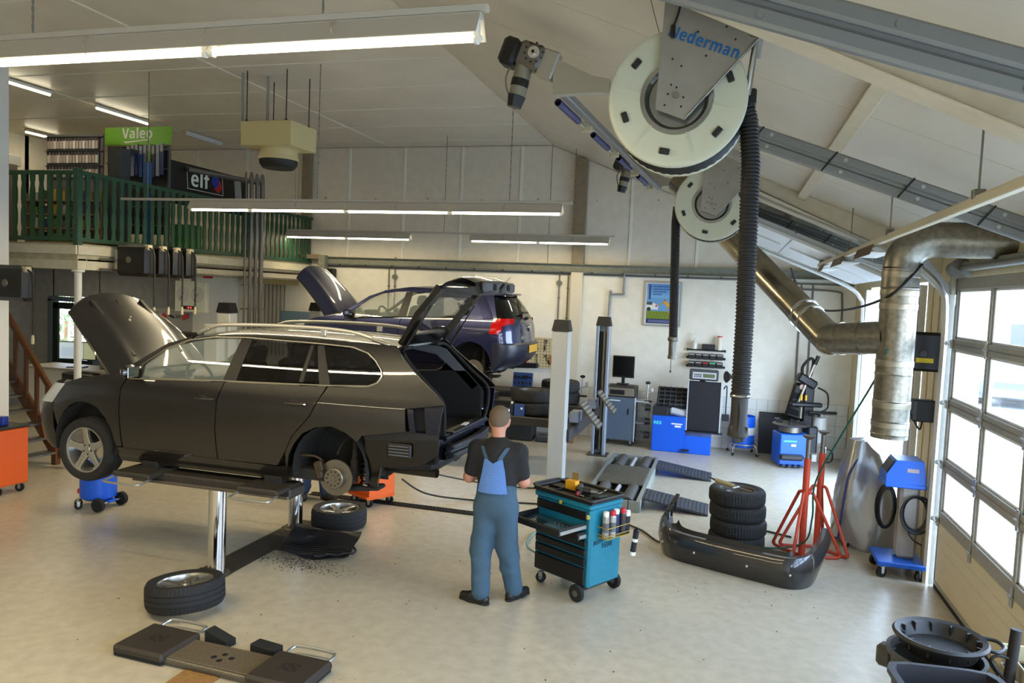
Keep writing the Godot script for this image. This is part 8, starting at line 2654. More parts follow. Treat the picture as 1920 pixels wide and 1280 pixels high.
# cloth laid on the back of the bones: rows of (x, y), pressed on along z
func drape(rows: Array, bones: Array, k: float, off: float, zmax: float) -> MB:
	var out := []
	for r in rows:
		var o := []
		for p in r:
			var z := zmax
			for s in 60:
				var d := field(Vector3(p.x, p.y, z), bones, k) - off
				if d < 0.0008: break
				z -= maxf(d, 0.002)
			o.append(Vector3(p.x, p.y, z))
		out.append(o)
	var b := MB.new()
	b.crease = 70.0
	b.skin(out)
	var back := []
	for r in out:
		var q := []
		for p in r: q.append(p + Vector3(0, 0, -0.012))
		q.reverse()
		back.append(q)
	b.skin(back)
	return b

func hand(b: MB, wrist: Vector3, dir: Vector3, up: Vector3, curl: float, s: float) -> void:
	var f := Basis(dir.cross(up).normalized(), up, dir.normalized())
	var bones := [[wrist, wrist + f * Vector3(0, 0, 0.05), 0.026, 0.030], [wrist + f * Vector3(-0.022, 0, 0.05), wrist + f * Vector3(-0.025, 0, 0.085), 0.018, 0.013], [wrist + f * Vector3(0.022, 0, 0.05), wrist + f * Vector3(0.025, 0, 0.085), 0.018, 0.013]]
	for k in 4:
		var p := wrist + f * Vector3(-0.030 + k * 0.020, 0.0, 0.088)
		var L: float = [0.030, 0.036, 0.038, 0.030][k]
		var a := curl * 0.5
		for j in 3:
			var q := p + f * Vector3(0, -sin(a), cos(a)) * L * (1.0 - j * 0.18)
			bones.append([p, q, 0.0095 - j * 0.001, 0.0088 - j * 0.001])
			p = q
			a += curl
	var th := wrist + f * Vector3(0.030 * s, -0.005, 0.035)
	var t2 := th + f * Vector3(0.026 * s, -0.014, 0.028)
	bones.append([wrist + f * Vector3(0.012 * s, 0, 0.02), th, 0.018, 0.014])
	bones.append([th, t2, 0.0125, 0.011])
	bones.append([t2, t2 + f * Vector3(0.004 * s, -0.012, 0.026), 0.0105, 0.0085])
	net(b, bones, 0.0045, 90.0)

func person(label: String, j: Dictionary, cloth: Dictionary) -> Node3D:
	var t := thing("person", label, "person")
	var b := MB.new()
	b.crease = 75.0
	var H: Vector3 = j.head; var N: Vector3 = j.neck; var C: Vector3 = j.chest; var P: Vector3 = j.pelvis
	var fw: Vector3 = j.facing
	var rt := fw.cross(Vector3.UP).normalized()
	var body := [[N, C, 0.055, 0.11], [C, P, 0.11, 0.10]]
	for s in 2:
		body.append([C + Vector3(0, 0.04, 0), j.shoulder[s], 0.08, 0.055])
		body.append([j.shoulder[s], j.elbow[s], 0.050, 0.040])
		body.append([j.elbow[s], j.wrist[s], 0.041, 0.028])
		body.append([P, j.hip[s], 0.09, 0.08])
		body.append([j.hip[s], j.knee[s], 0.080, 0.055])
		body.append([j.knee[s], j.ankle[s], 0.052, 0.038])
		body.append([j.ankle[s], j.ankle[s] + j.foot[s] * 0.12 + Vector3(0, -0.045, 0), 0.035, 0.03])
	net(b, body, 0.014, 38.0)
	# head: skull, jaw, nose, ears, neck
	var up: Vector3 = j.up
	var hd := [[H + up * 0.045 - fw * 0.022, H + up * 0.035 + fw * 0.030, 0.086, 0.080], [H - up * 0.02, H - up * 0.055 + fw * 0.042, 0.070, 0.050], [H - up * 0.02 - fw * 0.03, N, 0.062, 0.060], [H - up * 0.085 + fw * 0.062, H - up * 0.08 + fw * 0.05, 0.032, 0.04], [H + up * 0.012 + fw * 0.098, H - up * 0.022 + fw * 0.116, 0.011, 0.016], [H + up * 0.03 + fw * 0.075, H + up * 0.03 + fw * 0.06, 0.05, 0.06]]
	for s: float in [1.0, -1.0]: hd.append([H + up * 0.018 + rt * s * 0.083 - fw * 0.008, H - up * 0.022 + rt * s * 0.081 - fw * 0.003, 0.015, 0.011])
	net(b, hd, 0.006, 75.0)
	for s in 2: hand(b, j.wrist[s], (j.wrist[s] - j.elbow[s]).normalized(), Vector3.UP, j.curl, -1.0 if s == 0 else 1.0)
	var skin := mat("skin", Color(0.72, 0.50, 0.40), 0.5)
	skin.subsurf_scatter_enabled = true
	skin.subsurf_scatter_strength = 0.15
	var bd := part(t, "body", b, skin)
	b = MB.new()
	for s: float in [1.0, -1.0]: b.ball(H + up * 0.018 + fw * 0.098 + rt * s * 0.032, Vector3.ONE * 0.012, 10)
	part(bd, "eyes", b, mat("eye_dark", Color(0.12, 0.10, 0.09), 0.2))
	b = MB.new()
	b.ball(H - up * 0.052 + fw * 0.095, Vector3(0.024, 0.006, 0.012), 10)
	part(bd, "mouth", b, mat("lip", Color(0.60, 0.34, 0.30), 0.5))
	# cropped hair: crown cap, thinner at the nape
	b = MB.new()
	b.crease = 75.0
	net(b, [[H + up * 0.055 - fw * 0.026, H + up * 0.062 + fw * 0.028, 0.088, 0.076], [H + up * 0.015 - fw * 0.034, H + up * 0.05 - fw * 0.02, 0.079, 0.086], [H - up * 0.025 - fw * 0.043, H + up * 0.01 - fw * 0.036, 0.050, 0.076]], 0.008, 80.0)
	part(t, "hair", b, noisy("hair_%s" % cloth.hair.to_html(), cloth.hair, cloth.hair.lightened(0.12), 0.85, 9.0, 0.06))
	# shirt
	b = MB.new()
	b.crease = 75.0
	var sh := [[N - up * 0.015 + Vector3(0, -0.015, 0), C + Vector3(0, 0.08, 0), 0.070, 0.115], [C + Vector3(0, 0.06, 0), P + Vector3(0, 0.12, 0), 0.125, 0.130], [C + rt * 0.07, P + rt * 0.06 + Vector3(0, 0.10, 0), 0.11, 0.11], [C - rt * 0.07, P - rt * 0.06 + Vector3(0, 0.10, 0), 0.11, 0.11]]
	for s in 2:
		sh.append([C + Vector3(0, 0.085, 0), j.shoulder[s], 0.085, 0.072])
		sh.append([j.shoulder[s], j.shoulder[s].lerp(j.elbow[s], 0.74), 0.070, 0.068])
	net(b, sh, 0.014, 40.0)
	part(t, "shirt", b, noisy("shirt_%s" % cloth.shirt.to_html(), cloth.shirt, cloth.shirt.lightened(0.05), 0.9, 5.0))
	# trousers, with folds made by small swellings along the legs
	b = MB.new()
	b.crease = 75.0
	var rise: float = cloth.rise
	var tr := [[P + Vector3(0, rise - 0.02, 0), P + Vector3(0, -0.06, 0), 0.138, 0.13], [P + Vector3(0, rise, 0) + rt * 0.05, P + rt * 0.06, 0.128, 0.128], [P + Vector3(0, rise, 0) - rt * 0.05, P - rt * 0.06, 0.128, 0.128]]
	for s in 2:
		tr.append([P + Vector3(0, 0.02, 0), j.hip[s], 0.12, 0.112])
		tr.append([j.hip[s], j.knee[s], 0.112, 0.092])
		tr.append([j.knee[s], j.ankle[s] + Vector3(0, 0.02, 0), 0.092, 0.082])
		rng.seed = 31 + s
		for k in 10:
			var c: Vector3 = j.hip[s].lerp(j.knee[s], 0.45 + k * 0.11) if k < 5 else j.knee[s].lerp(j.ankle[s], (k - 5) * 0.2 + 0.05)
			var a := rng.randf() * TAU
			var o := Vector3(cos(a), 0, sin(a)) * 0.066
			tr.append([c + o, c + o.rotated(Vector3.UP, 1.3) + Vector3(0, rng.randf_range(-0.05, 0.05), 0), 0.034, 0.026])
	net(b, tr, 0.013, 65.0)
	var tm := noisy("trousers_%s" % cloth.trousers.to_html(), cloth.trousers, cloth.trousers.lightened(0.06), 0.9, 6.0)
	var trousers := part(t, "trousers", b, tm)
	for s in 2:
		b = MB.new()
		b.crease = 75.0
		var a: Vector3 = j.ankle[s]; a.y = 0.0
		var d: Vector3 = j.foot[s]
		net(b, [[a + Vector3(0, 0.045, 0) - d * 0.05, a + d * 0.08 + Vector3(0, 0.05, 0), 0.042, 0.044], [a + d * 0.08 + Vector3(0, 0.042, 0), a + d * 0.18 + Vector3(0, 0.040, 0), 0.044, 0.036], [a + Vector3(0, 0.05, 0), a + Vector3(0, 0.12, 0), 0.045, 0.05]], 0.009, 70.0)
		var shoe := part(t, "shoe", b, cloth.shoe)
		b = MB.new()
		net(b, [[a + Vector3(0, 0.012, 0) - d * 0.055, a + d * 0.09 + Vector3(0, 0.012, 0), 0.040, 0.045], [a + d * 0.09 + Vector3(0, 0.012, 0), a + d * 0.185 + Vector3(0, 0.012, 0), 0.045, 0.036]], 0.009, 90.0)
		for i in b.v.size(): b.v[i] = Vector3(b.v[i].x, clampf(b.v[i].y, 0.002, 0.024), b.v[i].z)
		part(shoe, "sole", b, mat("rubber"))
	if cloth.bib:
		var torso := sh.slice(0, 4) + tr.slice(0, 3)
		var rows := []
		for i in 9:
			var v := i / 8.0
			var row := []
			for k in 11:
				var u := k / 10.0 * 2.0 - 1.0
				var w := lerpf(0.135, 0.082, v)
				row.append(Vector2(C.x + u * w, lerpf(P.y + rise - 0.03, P.y + rise + 0.285 - 0.05 * (1.0 - absf(u)), v)))
			rows.append(row)
		part(trousers, "bib", drape(rows, torso, 42.0, 0.010, C.z + 0.5), noisy("bib_blue", Color(0.30, 0.44, 0.66), Color(0.36, 0.50, 0.72), 0.9, 6.0))
		for s: float in [1.0, -1.0]:
			rows = []
			for i in 10:
				var v := i / 9.0
				var cx := C.x + s * lerpf(0.058, 0.115, v)
				rows.append([Vector2(cx - 0.019, lerpf(P.y + rise + 0.27, N.y - 0.045, v)), Vector2(cx, lerpf(P.y + rise + 0.27, N.y - 0.04, v)), Vector2(cx + 0.019, lerpf(P.y + rise + 0.27, N.y - 0.045, v))])
			part(trousers, "strap", drape(rows, sh, 40.0, 0.008, C.z + 0.5), tm)
	return t

func build_people() -> void:
	var O := Vector3(-1.91, 0, -6.50)
	person("person in blue grey bib overalls and black shirt, back turned, standing by the trolley", {
		"head": O + Vector3(-0.015, 1.635, -0.055), "up": Vector3(0.02, 0.97, -0.24).normalized(), "facing": Vector3(-0.08, -0.24, -0.97).normalized(), "neck": O + Vector3(-0.005, 1.475, -0.01),
		"chest": O + Vector3(0, 1.30, 0.0), "pelvis": O + Vector3(0.0, 0.93, 0.0),
		"shoulder": [O + Vector3(-0.195, 1.385, 0.0), O + Vector3(0.19, 1.385, -0.01)], "elbow": [O + Vector3(-0.275, 1.11, -0.03), O + Vector3(0.235, 1.11, -0.06)], "wrist": [O + Vector3(-0.17, 1.09, -0.27), O + Vector3(0.13, 1.10, -0.29)],
		"hip": [O + Vector3(-0.09, 0.86, 0.0), O + Vector3(0.09, 0.86, 0.0)], "knee": [O + Vector3(-0.115, 0.48, 0.03), O + Vector3(0.115, 0.48, -0.04)], "ankle": [O + Vector3(-0.085, 0.09, 0.10), O + Vector3(0.17, 0.09, -0.10)],
		"foot": [Vector3(-0.80, 0, -0.20).normalized(), Vector3(0.42, 0, -0.9).normalized()], "curl": 0.7}, {"hair": Color(0.34, 0.28, 0.21), "shirt": Color(0.085, 0.08, 0.082), "trousers": Color(0.20, 0.30, 0.37), "rise": 0.13, "shoe": mat("shoe_black", Color(0.07, 0.065, 0.06), 0.5), "bib": true})
	O = Vector3(-5.08, 0, -8.85)
	person("person in jeans and dark top, half hidden behind the raised black estate", {
		"head": O + Vector3(0.0, 1.62, 0.0), "up": Vector3.UP, "facing": Vector3(0.8, 0, 0.6), "neck": O + Vector3(0, 1.46, 0), "chest": O + Vector3(0, 1.28, 0), "pelvis": O + Vector3(0, 0.92, 0),
		"shoulder": [O + Vector3(-0.12, 1.37, 0.15), O + Vector3(0.12, 1.37, -0.15)], "elbow": [O + Vector3(-0.10, 1.10, 0.22), O + Vector3(0.16, 1.10, -0.2)], "wrist": [O + Vector3(0.08, 1.06, 0.30), O + Vector3(0.30, 1.10, -0.02)],
		"hip": [O + Vector3(-0.06, 0.86, 0.06), O + Vector3(0.06, 0.86, -0.06)], "knee": [O + Vector3(-0.10, 0.48, 0.08), O + Vector3(0.10, 0.48, -0.02)], "ankle": [O + Vector3(-0.16, 0.09, 0.06), O + Vector3(0.14, 0.09, 0.0)],
		"foot": [Vector3(0.5, 0, 0.85).normalized(), Vector3(0.9, 0, 0.4).normalized()], "curl": 0.5}, {"hair": Color(0.30, 0.22, 0.14), "shirt": Color(0.10, 0.10, 0.12), "trousers": Color(0.17, 0.22, 0.33), "rise": 0.06, "shoe": mat("shoe_grey", Color(0.20, 0.18, 0.16), 0.6), "bib": false})
	# a phone in the mechanic's hands
	var b := MB.new().box(Vector3.ZERO, Vector3(0.075, 0.012, 0.15), 0.004, Basis(Vector3.RIGHT, 0.5))
	single("small_scanner", b, mat("black_plastic"), "small black scanner held in both hands of the standing person", "scanner", at_(-1.93, 1.10, -6.93))

# ---------------------------------------------------------------- mezzanine and the left side
func build_left() -> void:
	var black := mat("black_plastic")
	var green := noisy("rail_green", Color(0.10, 0.26, 0.17), Color(0.13, 0.30, 0.20), 0.5, 2.0)
	# railing: shaped boards between two rails
	var t := thing("mezzanine_railing", "green wooden railing of shaped boards round the mezzanine", "railing")
	var prof := PackedVector2Array()
	for k in 21:
		var y := k / 20.0
		prof.append(Vector2(0.043 - 0.016 * pow(sin(y * PI * 3.0), 8.0), y * 0.94))
	for k in 21: prof.append(Vector2(-prof[20 - k].x, prof[20 - k].y))
	var bal := MB.new().prism(prof, -0.011, 0.011).commit()
	for i in 7: part(t, "baluster", bal, green, at_(-9.06 - i * 0.16, 3.30, -8.73))
	for i in 39: part(t, "baluster", bal, green, at_(-8.89, 3.30, -8.90 - i * 0.158, PI / 2))
	bx(t, "corner_post", Vector3(-8.90, 3.77, -8.74), Vector3(0.09, 1.08, 0.09), green, 0.006)
	for y in [3.31, 4.25]:
		bx(t, "rail", Vector3(-9.6, y, -8.745), Vector3(1.5, 0.06, 0.05), green, 0.006)
		bx(t, "rail", Vector3(-8.905, y, -11.9), Vector3(0.05, 0.06, 6.25), green, 0.006)
	# sign and rack of wiper packs
	t = thing("wiper_display", "lime green sign on a rack of hanging wiper packs behind the railing", "display rack", Vector3(-9.85, 3.20, -10.9))
	var lime := mat("sign_lime", Color(0.42, 0.68, 0.05), 0.45)
	var b := MB.new()
	b.prism(pv([-0.66, 1.86, 0.66, 1.86, 0.70, 2.16, -0.66, 2.16]), -0.02, 0.02)
	var sg := part(t, "header", b, lime)
	text(sg, "lettering", "Valeo", 0.17, mat("sign_white", Color(0.90, 0.93, 0.85), 0.5), at_(0.02, 2.05, 0.022), true, true, 0.004)
	b = MB.new()
	b.prism(pv([-0.27, 1.93, -0.22, 1.89, 0.28, 1.94, 0.28, 1.955, -0.21, 1.915]), 0.02, 0.026)
	part(sg, "swoosh", b, mat("sign_white"))
	for x in [-0.62, 0.62]: bx(t, "upright", Vector3(x, 0.93, -0.04), Vector3(0.04, 1.86, 0.04), mat("trim_grey"), 0.004)
	bx(t, "back_panel", Vector3(0, 1.1, -0.06), Vector3(1.24, 1.5, 0.015), black, 0.0)
	for k in 5: bx(t, "hook_rail", Vector3(0, 0.5 + k * 0.32, -0.03), Vector3(1.24, 0.02, 0.03), mat("trim_grey"), 0.002)
	bx(t, "catalogue_shelf", Vector3(-0.1, 1.62, 0.18), Vector3(0.55, 0.02, 0.26), mat("trim_grey"), 0.004, Basis(Vector3.BACK, 0.45))
	# hanging packs, each its own thing
	var cols := [Color(0.12, 0.18, 0.36), Color(0.52, 0.55, 0.60), Color(0.10, 0.15, 0.28), Color(0.35, 0.55, 0.12), Color(0.45, 0.47, 0.50), Color(0.16, 0.30, 0.55)]
	var pack := MB.new().box(Vector3(0, -0.26, 0), Vector3(0.062, 0.52, 0.02), 0.004).commit()
	var card := MB.new().box(Vector3(0, -0.07, 0.012), Vector3(0.055, 0.13, 0.004)).commit()
	for i in 9:
		var q := thing("wiper_pack", "%s wiper blade pack hanging under the lime sign, number %s from the corner" % [["navy", "silver", "dark blue", "green", "grey", "blue"][i % 6], ["one", "two", "three", "four", "five", "six", "seven", "eight", "nine"][i]], "package", Vector3(-9.26 - i * 0.085, 5.06 - 0.02 * (i % 3), -10.80), 0.0, "wiper packs on the display")
		part(q, "sleeve", pack, mat("pack_%d" % (i % 6), cols[i % 6], 0.35))
		part(q, "card", card, mat("paper_grey"))
	var small := MB.new().box(Vector3(0, -0.09, 0), Vector3(0.055, 0.18, 0.03), 0.003).commit()
	var tab := MB.new().box(Vector3(0, -0.02, 0.002), Vector3(0.05, 0.05, 0.032)).commit()
	var row_c := [mat("pack_pink", Color(0.62, 0.54, 0.53), 0.6), mat("pack_white", Color(0.74, 0.73, 0.70), 0.6), mat("pack_pale", Color(0.60, 0.58, 0.55), 0.6)]
	for j in 3:
		for i in 16:
			var q := thing("blister_pack", "pale blister pack, %s along the %s row of the parts wall" % [ORD[i], ["top", "middle", "bottom"][j]], "package", Vector3(-11.42 + i * 0.068, 5.13 - j * 0.24, -10.6), 0.0, "blister packs in the %s row" % ["top", "middle", "bottom"][j])
			part(q, "blister", small, row_c[(i * 2 + j) % 3])
			part(q, "header_card", tab, mat("pack_dark", Color(0.12, 0.10, 0.14), 0.6))
	t = thing("parts_wall", "dark pegged panel carrying rows of blister packs", "display rack", Vector3(-10.9, 3.25, -10.64))
	bx(t, "panel", Vector3(0, 1.0, 0), Vector3(1.2, 1.9, 0.03), mat("trim_grey"), 0.004)
	for y in [1.35, 1.60, 1.84]: bx(t, "rail", Vector3(0, y + 0.06, 0.03), Vector3(1.2, 0.015, 0.03), black, 0.0)
	# shelf behind the railing with small boxes
	t = thing("storage_shelf", "wooden shelf of small parts boxes behind the railing boards", "shelf", Vector3(-10.2, 3.25, -9.9))
	for y in [0.06, 0.28, 0.50, 0.72]: bx(t, "board", Vector3(0, y, 0), Vector3(1.5, 0.025, 0.35), mat("stand_wood"), 0.002)
	for x in [-0.74, -0.25, 0.25, 0.74]: bx(t, "side", Vector3(x, 0.42, 0), Vector3(0.02, 0.82, 0.35), mat("stand_wood"), 0.002)
	rng.seed = 9
	for j in 4:
		for i in 15:
			var c: Color = [Color(0.15, 0.20, 0.36), Color(0.62, 0.60, 0.55), Color(0.66, 0.52, 0.14), Color(0.20, 0.20, 0.22), Color(0.30, 0.46, 0.16), Color(0.38, 0.30, 0.22)][rng.randi() % 6]
			var h := rng.randf_range(0.09, 0.17)
			b = MB.new().box(Vector3(0, h / 2, 0), Vector3(0.082, h, 0.22), 0.003)
			single("parts_box", b, mat("pbox_" + c.to_html(), c, 0.6), "small parts box, %s along the %s shelf board behind the railing" % [ORD[i], ["lowest", "second", "third", "top"][j]], "box", at_(-10.88 + i * 0.097, 3.25 + [0.06, 0.28, 0.50, 0.72][j] + 0.0135, -9.87), "parts boxes on the shelf behind the railing")
	var cases := [[-11.6, 3.25, -9.6, 0.7, 1.30, 0.5, Color(0.42, 0.38, 0.33), "brown grey carton tower on the mezzanine beside the pier"], [-11.7, 4.55, -9.8, 0.6, 0.18, 0.5, Color(0.74, 0.74, 0.72), "white box lying on the carton tower"], [-9.28, 3.25, -9.9, 0.24, 1.55, 0.2, Color(0.20, 0.21, 0.21), "dark grey dispenser column in front of the lime sign"], [-9.28, 3.25, -10.5, 0.10, 1.45, 0.1, Color(0.08, 0.30, 0.50), "blue upright tube beside the dispenser column"], [-9.15, 3.25, -11.3, 0.35, 0.5, 0.35, Color(0.20, 0.50, 0.12), "green crate on the mezzanine behind the boards"]]
	for a in cases:
		b = MB.new().box(Vector3(0, a[4] / 2, 0), Vector3(a[3], a[4], a[5]), 0.008)
		single("stored_box", b, mat("case_" + a[6].to_html(), a[6], 0.6), a[7], "box", at_(a[0], a[1] + 0.001, a[2]))
	# black banner board
	t = thing("banner_board", "black board with white lettering and red blue emblem behind the railing", "sign", Vector3(-9.35, 4.08, -12.35), PI / 2)
	bx(t, "board", Vector3(-0.15, 0.40, 0), Vector3(2.2, 0.74, 0.03), mat("board_black", Color(0.045, 0.043, 0.045), 0.5), 0.004)
	for y in [0.34, 0.72]: bx(t, "outline", Vector3(-0.34, y, 0.017), Vector3(0.98, 0.010, 0.003), mat("sign_white"), 0.0)
	for s: float in [1.0, -1.0]: bx(t, "outline", Vector3(s * 0.49 - 0.34, 0.53, 0.017), Vector3(0.010, 0.39, 0.003), mat("sign_white"), 0.0, Basis(Vector3.BACK, 0.10))
	text(t, "lettering", "elf", 0.27, mat("sign_white"), at_(-0.49, 0.53, 0.018), true, false, 0.004, 0.50)
	for s: float in [1.0, -1.0]:
		b = MB.new().prism(pv([-0.12, -0.02, -0.04, 0.12, 0.10, 0.08, 0.08, -0.08, -0.02, -0.13]), 0.0, 0.004 + 0.002 * s)
		part(t, "emblem", b, mat("emblem_blue", Color(0.10, 0.20, 0.58), 0.4) if s > 0 else mat("emblem_red", Color(0.72, 0.10, 0.12), 0.4), Transform3D(Basis(Vector3.BACK, 0.2 if s > 0 else 2.9), Vector3(-0.02 - s * 0.045, 0.53 + s * 0.045, 0.017)))
	bx(t, "white_notice", Vector3(0.62, 0.50, 0.017), Vector3(0.20, 0.36, 0.003), mat("paper_grey"), 0.0, Basis(Vector3.BACK, 0.12))
	# pipe bundle rising past the mezzanine edge
	for i in 4:
		t = thing("riser_pipe", ["thin grey riser pipe nearest the black banner", "second grey riser pipe beside the black banner", "third grey riser pipe beside the black banner", "thick grey riser pipe nearest the heater side"][i], "pipe", Vector3(-8.76, 0, -12.42 - i * 0.17), 0.0, "riser pipes at the mezzanine edge")
		var r: float = [0.018, 0.035, 0.035, 0.045][i]
		part(t, "pipe", MB.new().tube(curve(p3([0, 0.0, 0, 0, 2.0, 0, 0, 4.62, 0, -0.05, 4.72, 0, -0.2, 4.74, 0.1, -0.5, 4.74, 0.9 + i * 0.2]), 5), r, 12), mat("pipe_grey2", Color(0.45, 0.44, 0.42), 0.4, 0.5))
		for y in [2.3, 2.75]: bx(t, "clip", Vector3(0, y, 0), Vector3(0.10, 0.025, 0.12), mat("conduit"), 0.003)
	b = MB.new()
	for y in [2.90, 3.05]: b.cyl(Vector3(-8.855, y, -9.1), Vector3(-8.855, y, -14.9), 0.02, -1, 8)
	single("edge_pipes", b, mat("pipe_grey2"), "two long grey pipes fixed along the mezzanine edge", "pipe")
	# black hose reels
	for i in 5:
		var at := Vector3(-8.52, 3.06, -9.42 - i * 0.30) if i < 4 else Vector3(-9.26, 2.66, -8.05)
		t = thing("hose_reel_case", ["first black hose reel case under the mezzanine, showing its side", "second black hose reel case under the mezzanine", "third black hose reel case under the mezzanine", "last black hose reel case under the mezzanine, farthest back", "black hose reel case on the white pier"][i], "hose reel", at, 0.0, "black hose reel cases")
		bx(t, "case", Vector3(0, 0, 0), Vector3(0.58, 0.48, 0.20), mat("reel_black", Color(0.055, 0.052, 0.05), 0.4), 0.05)
		bx(t, "case_rim", Vector3(0, 0, 0), Vector3(0.60, 0.42, 0.05), black, 0.02)
		turned(t, "emblem", Vector3(-0.04, 0.0, 0.10), [0.0, 0.008, 0.045, 0.006, 0.05, 0.0], mat("worn_steel"), 14, Basis(Vector3.RIGHT, PI / 2))
		bx(t, "outlet", Vector3(0.26, 0.19, 0.04), Vector3(0.09, 0.08, 0.09), mat("socket_cream"), 0.01)
		pipe(t, "hose", [0.28, 0.19, 0.06, 0.36, 0.14, 0.06, 0.39, 0.0, 0.06, 0.39, -0.5, 0.06, 0.39, -0.72, 0.06], 0.013, mat("hose_black"))
		turned(t, "valve", Vector3(0.39, -0.80, 0.06), [0.0, 0.0, 0.018, 0.0, 0.022, 0.06, 0.014, 0.12], mat("socket_cream"), 10)
		bx(t, "wall_bracket", Vector3(-0.31, 0.0, 0), Vector3(0.06, 0.3, 0.12), mat("zinc"), 0.004)
	# dial board of the brake tester, cabinet and small things on the wall below
	t = thing("dial_board", "white brake tester board with two dials and red digits under the mezzanine", "gauge board", Vector3(-10.3, 2.47, -12.9))
	bx(t, "case", Vector3.ZERO, Vector3(0.72, 0.62, 0.12), mat("sign_white"), 0.012)
	for x in [-0.17, 0.17]:
		turned(t, "dial", Vector3(x, 0.04, 0.062), [0.0, 0.004, 0.15, 0.004, 0.155, 0.0], mat("dial_white", Color(0.84, 0.84, 0.82), 0.4), 28, Basis(Vector3.RIGHT, PI / 2))
		bx(t, "needle", Vector3(x - 0.02, 0.0, 0.07), Vector3(0.012, 0.17, 0.004), black, 0.0, Basis(Vector3.BACK, -0.6))
	bx(t, "digit_window", Vector3(0, -0.22, 0.062), Vector3(0.32, 0.07, 0.006), mat("window_wine", Color(0.26, 0.05, 0.06), 0.3), 0.002)
	for k in 2: bx(t, "digit_display", Vector3(-0.03 + k * 0.06, -0.22, 0.066), Vector3(0.03, 0.03, 0.003), glow_mat("digit_red", Color(1.0, 0.08, 0.12), 1.5), 0.0)
	bx(t, "hanger", Vector3(0, 0.42, -0.02), Vector3(0.05, 0.24, 0.05), mat("conduit"), 0.003)
	var wall_bits := [["fire_sign", "small red sign above the dial board", Vector3(-10.05, 2.92, -13.06), Vector3(0.22, 0.14, 0.03), mat("label_red")], ["server_cabinet", "dark cabinet under the dial board", Vector3(-10.25, 0.876, -12.75), Vector3(0.75, 1.75, 0.5), mat("cabinet_dark", Color(0.12, 0.115, 0.11), 0.5)], ["wall_duct", "cream wall duct above the row of thin conduits", Vector3(-9.75, 2.86, -14.95), Vector3(1.3, 0.16, 0.14), mat("heater_cream")], ["blue_window_board", "pale blue framed board behind the raised blue bonnet", Vector3(-9.2, 1.95, -15.0), Vector3(0.85, 0.5, 0.05), mat("board_blue", Color(0.42, 0.52, 0.58), 0.3)], ["black_speaker", "small black loudspeaker on the wall beside the girder end", Vector3(-8.35, 3.05, -14.95), Vector3(0.16, 0.26, 0.14), black]]
	for a in wall_bits:
		b = MB.new().box(Vector3.ZERO, a[3], 0.008)
		var o := single(a[0], b, a[4], a[1], "wall fitting", Transform3D(Basis(), a[2]))
		if a[0] == "server_cabinet":
			bx(o, "door_line", Vector3(0.0, 0, 0.252), Vector3(0.01, 1.7, 0.006), black, 0.0)
			bx(o, "lock", Vector3(0.25, 0.7, 0.253), Vector3(0.03, 0.07, 0.008), mat("paper_grey"), 0.0)
	t = thing("thin_conduits", "six thin parallel conduits on the white wall below the cream duct", "pipe", Vector3(-10.05, 0, -15.02))
	for k in 6: rod(t, "conduit", Vector3(k * 0.10, 1.2, 0), Vector3(k * 0.10, 2.8, 0), 0.014, mat("conduit"), 8)
	t = thing("pillar_pump", "pale pillar unit with black cap and yellow sticker behind the estate", "lift pillar", Vector3(-7.75, 0, -10.25))
	bx(t, "pillar", Vector3(0, 1.06, 0), Vector3(0.25, 2.12, 0.2), mat("lift_grey"), 0.012)
	# desk corner: counter, screen, pin board, green door, stairs
	t = thing("service_counter", "pale service counter with tools under the mezzanine", "counter", Vector3(-11.5, 0, -11.4))
	bx(t, "top", Vector3(0, 1.08, 0), Vector3(2.0, 0.04, 0.7), mat("counter_pale", Color(0.62, 0.60, 0.55), 0.5), 0.006)
	bx(t, "front", Vector3(0, 0.53, 0.25), Vector3(1.95, 1.06, 0.04), mat("tile_white_b"), 0.004)
	bx(t, "under_box", Vector3(0.35, 0.98, 0.36), Vector3(0.7, 0.12, 0.2), black, 0.02)
	t = thing("desk_screen", "lit computer screen with a table of data on the service counter", "monitor", Vector3(-11.5, 1.10, -11.3), 0.25)
	bx(t, "foot", Vector3(0, 0.01, 0), Vector3(0.3, 0.02, 0.2), black, 0.004)
	bx(t, "neck", Vector3(0, 0.08, -0.03), Vector3(0.08, 0.16, 0.05), black, 0.004)
	bx(t, "bezel", Vector3(0, 0.31, -0.01), Vector3(0.70, 0.34, 0.04), black, 0.006)
	bx(t, "screen", Vector3(-0.11, 0.31, 0.011), Vector3(0.44, 0.30, 0.004), glow_mat("screen_white", Color(0.62, 0.74, 0.78), 0.55), 0.0)
	bx(t, "screen_side", Vector3(0.23, 0.31, 0.011), Vector3(0.22, 0.30, 0.004), glow_mat("screen_olive", Color(0.45, 0.50, 0.28), 0.5), 0.0)
	for k in 6: bx(t, "screen_line", Vector3(-0.16, 0.36 - k * 0.03, 0.014), Vector3(0.26, 0.016, 0.002), glow_mat("screen_blue", Color(0.42, 0.52, 0.72), 0.45), 0.0)
	t = thing("pin_board", "grey pin board with hand tools behind the open bonnet", "pinboard", Vector3(-10.95, 1.75, -13.05))
	bx(t, "board", Vector3.ZERO, Vector3(1.1, 0.9, 0.03), mat("board_grey", Color(0.62, 0.62, 0.60), 0.6), 0.004)
	for k in 12: bx(t, "pinned_tool", Vector3(-0.45 + (k % 6) * 0.17, 0.30 - (k / 6) * 0.4, 0.03), Vector3(0.04 + 0.02 * (k % 3), 0.10 + 0.05 * (k % 2), 0.02), [black, mat("worn_steel"), mat("label_red")][k % 3], 0.004, Basis(Vector3.BACK, k * 0.4))
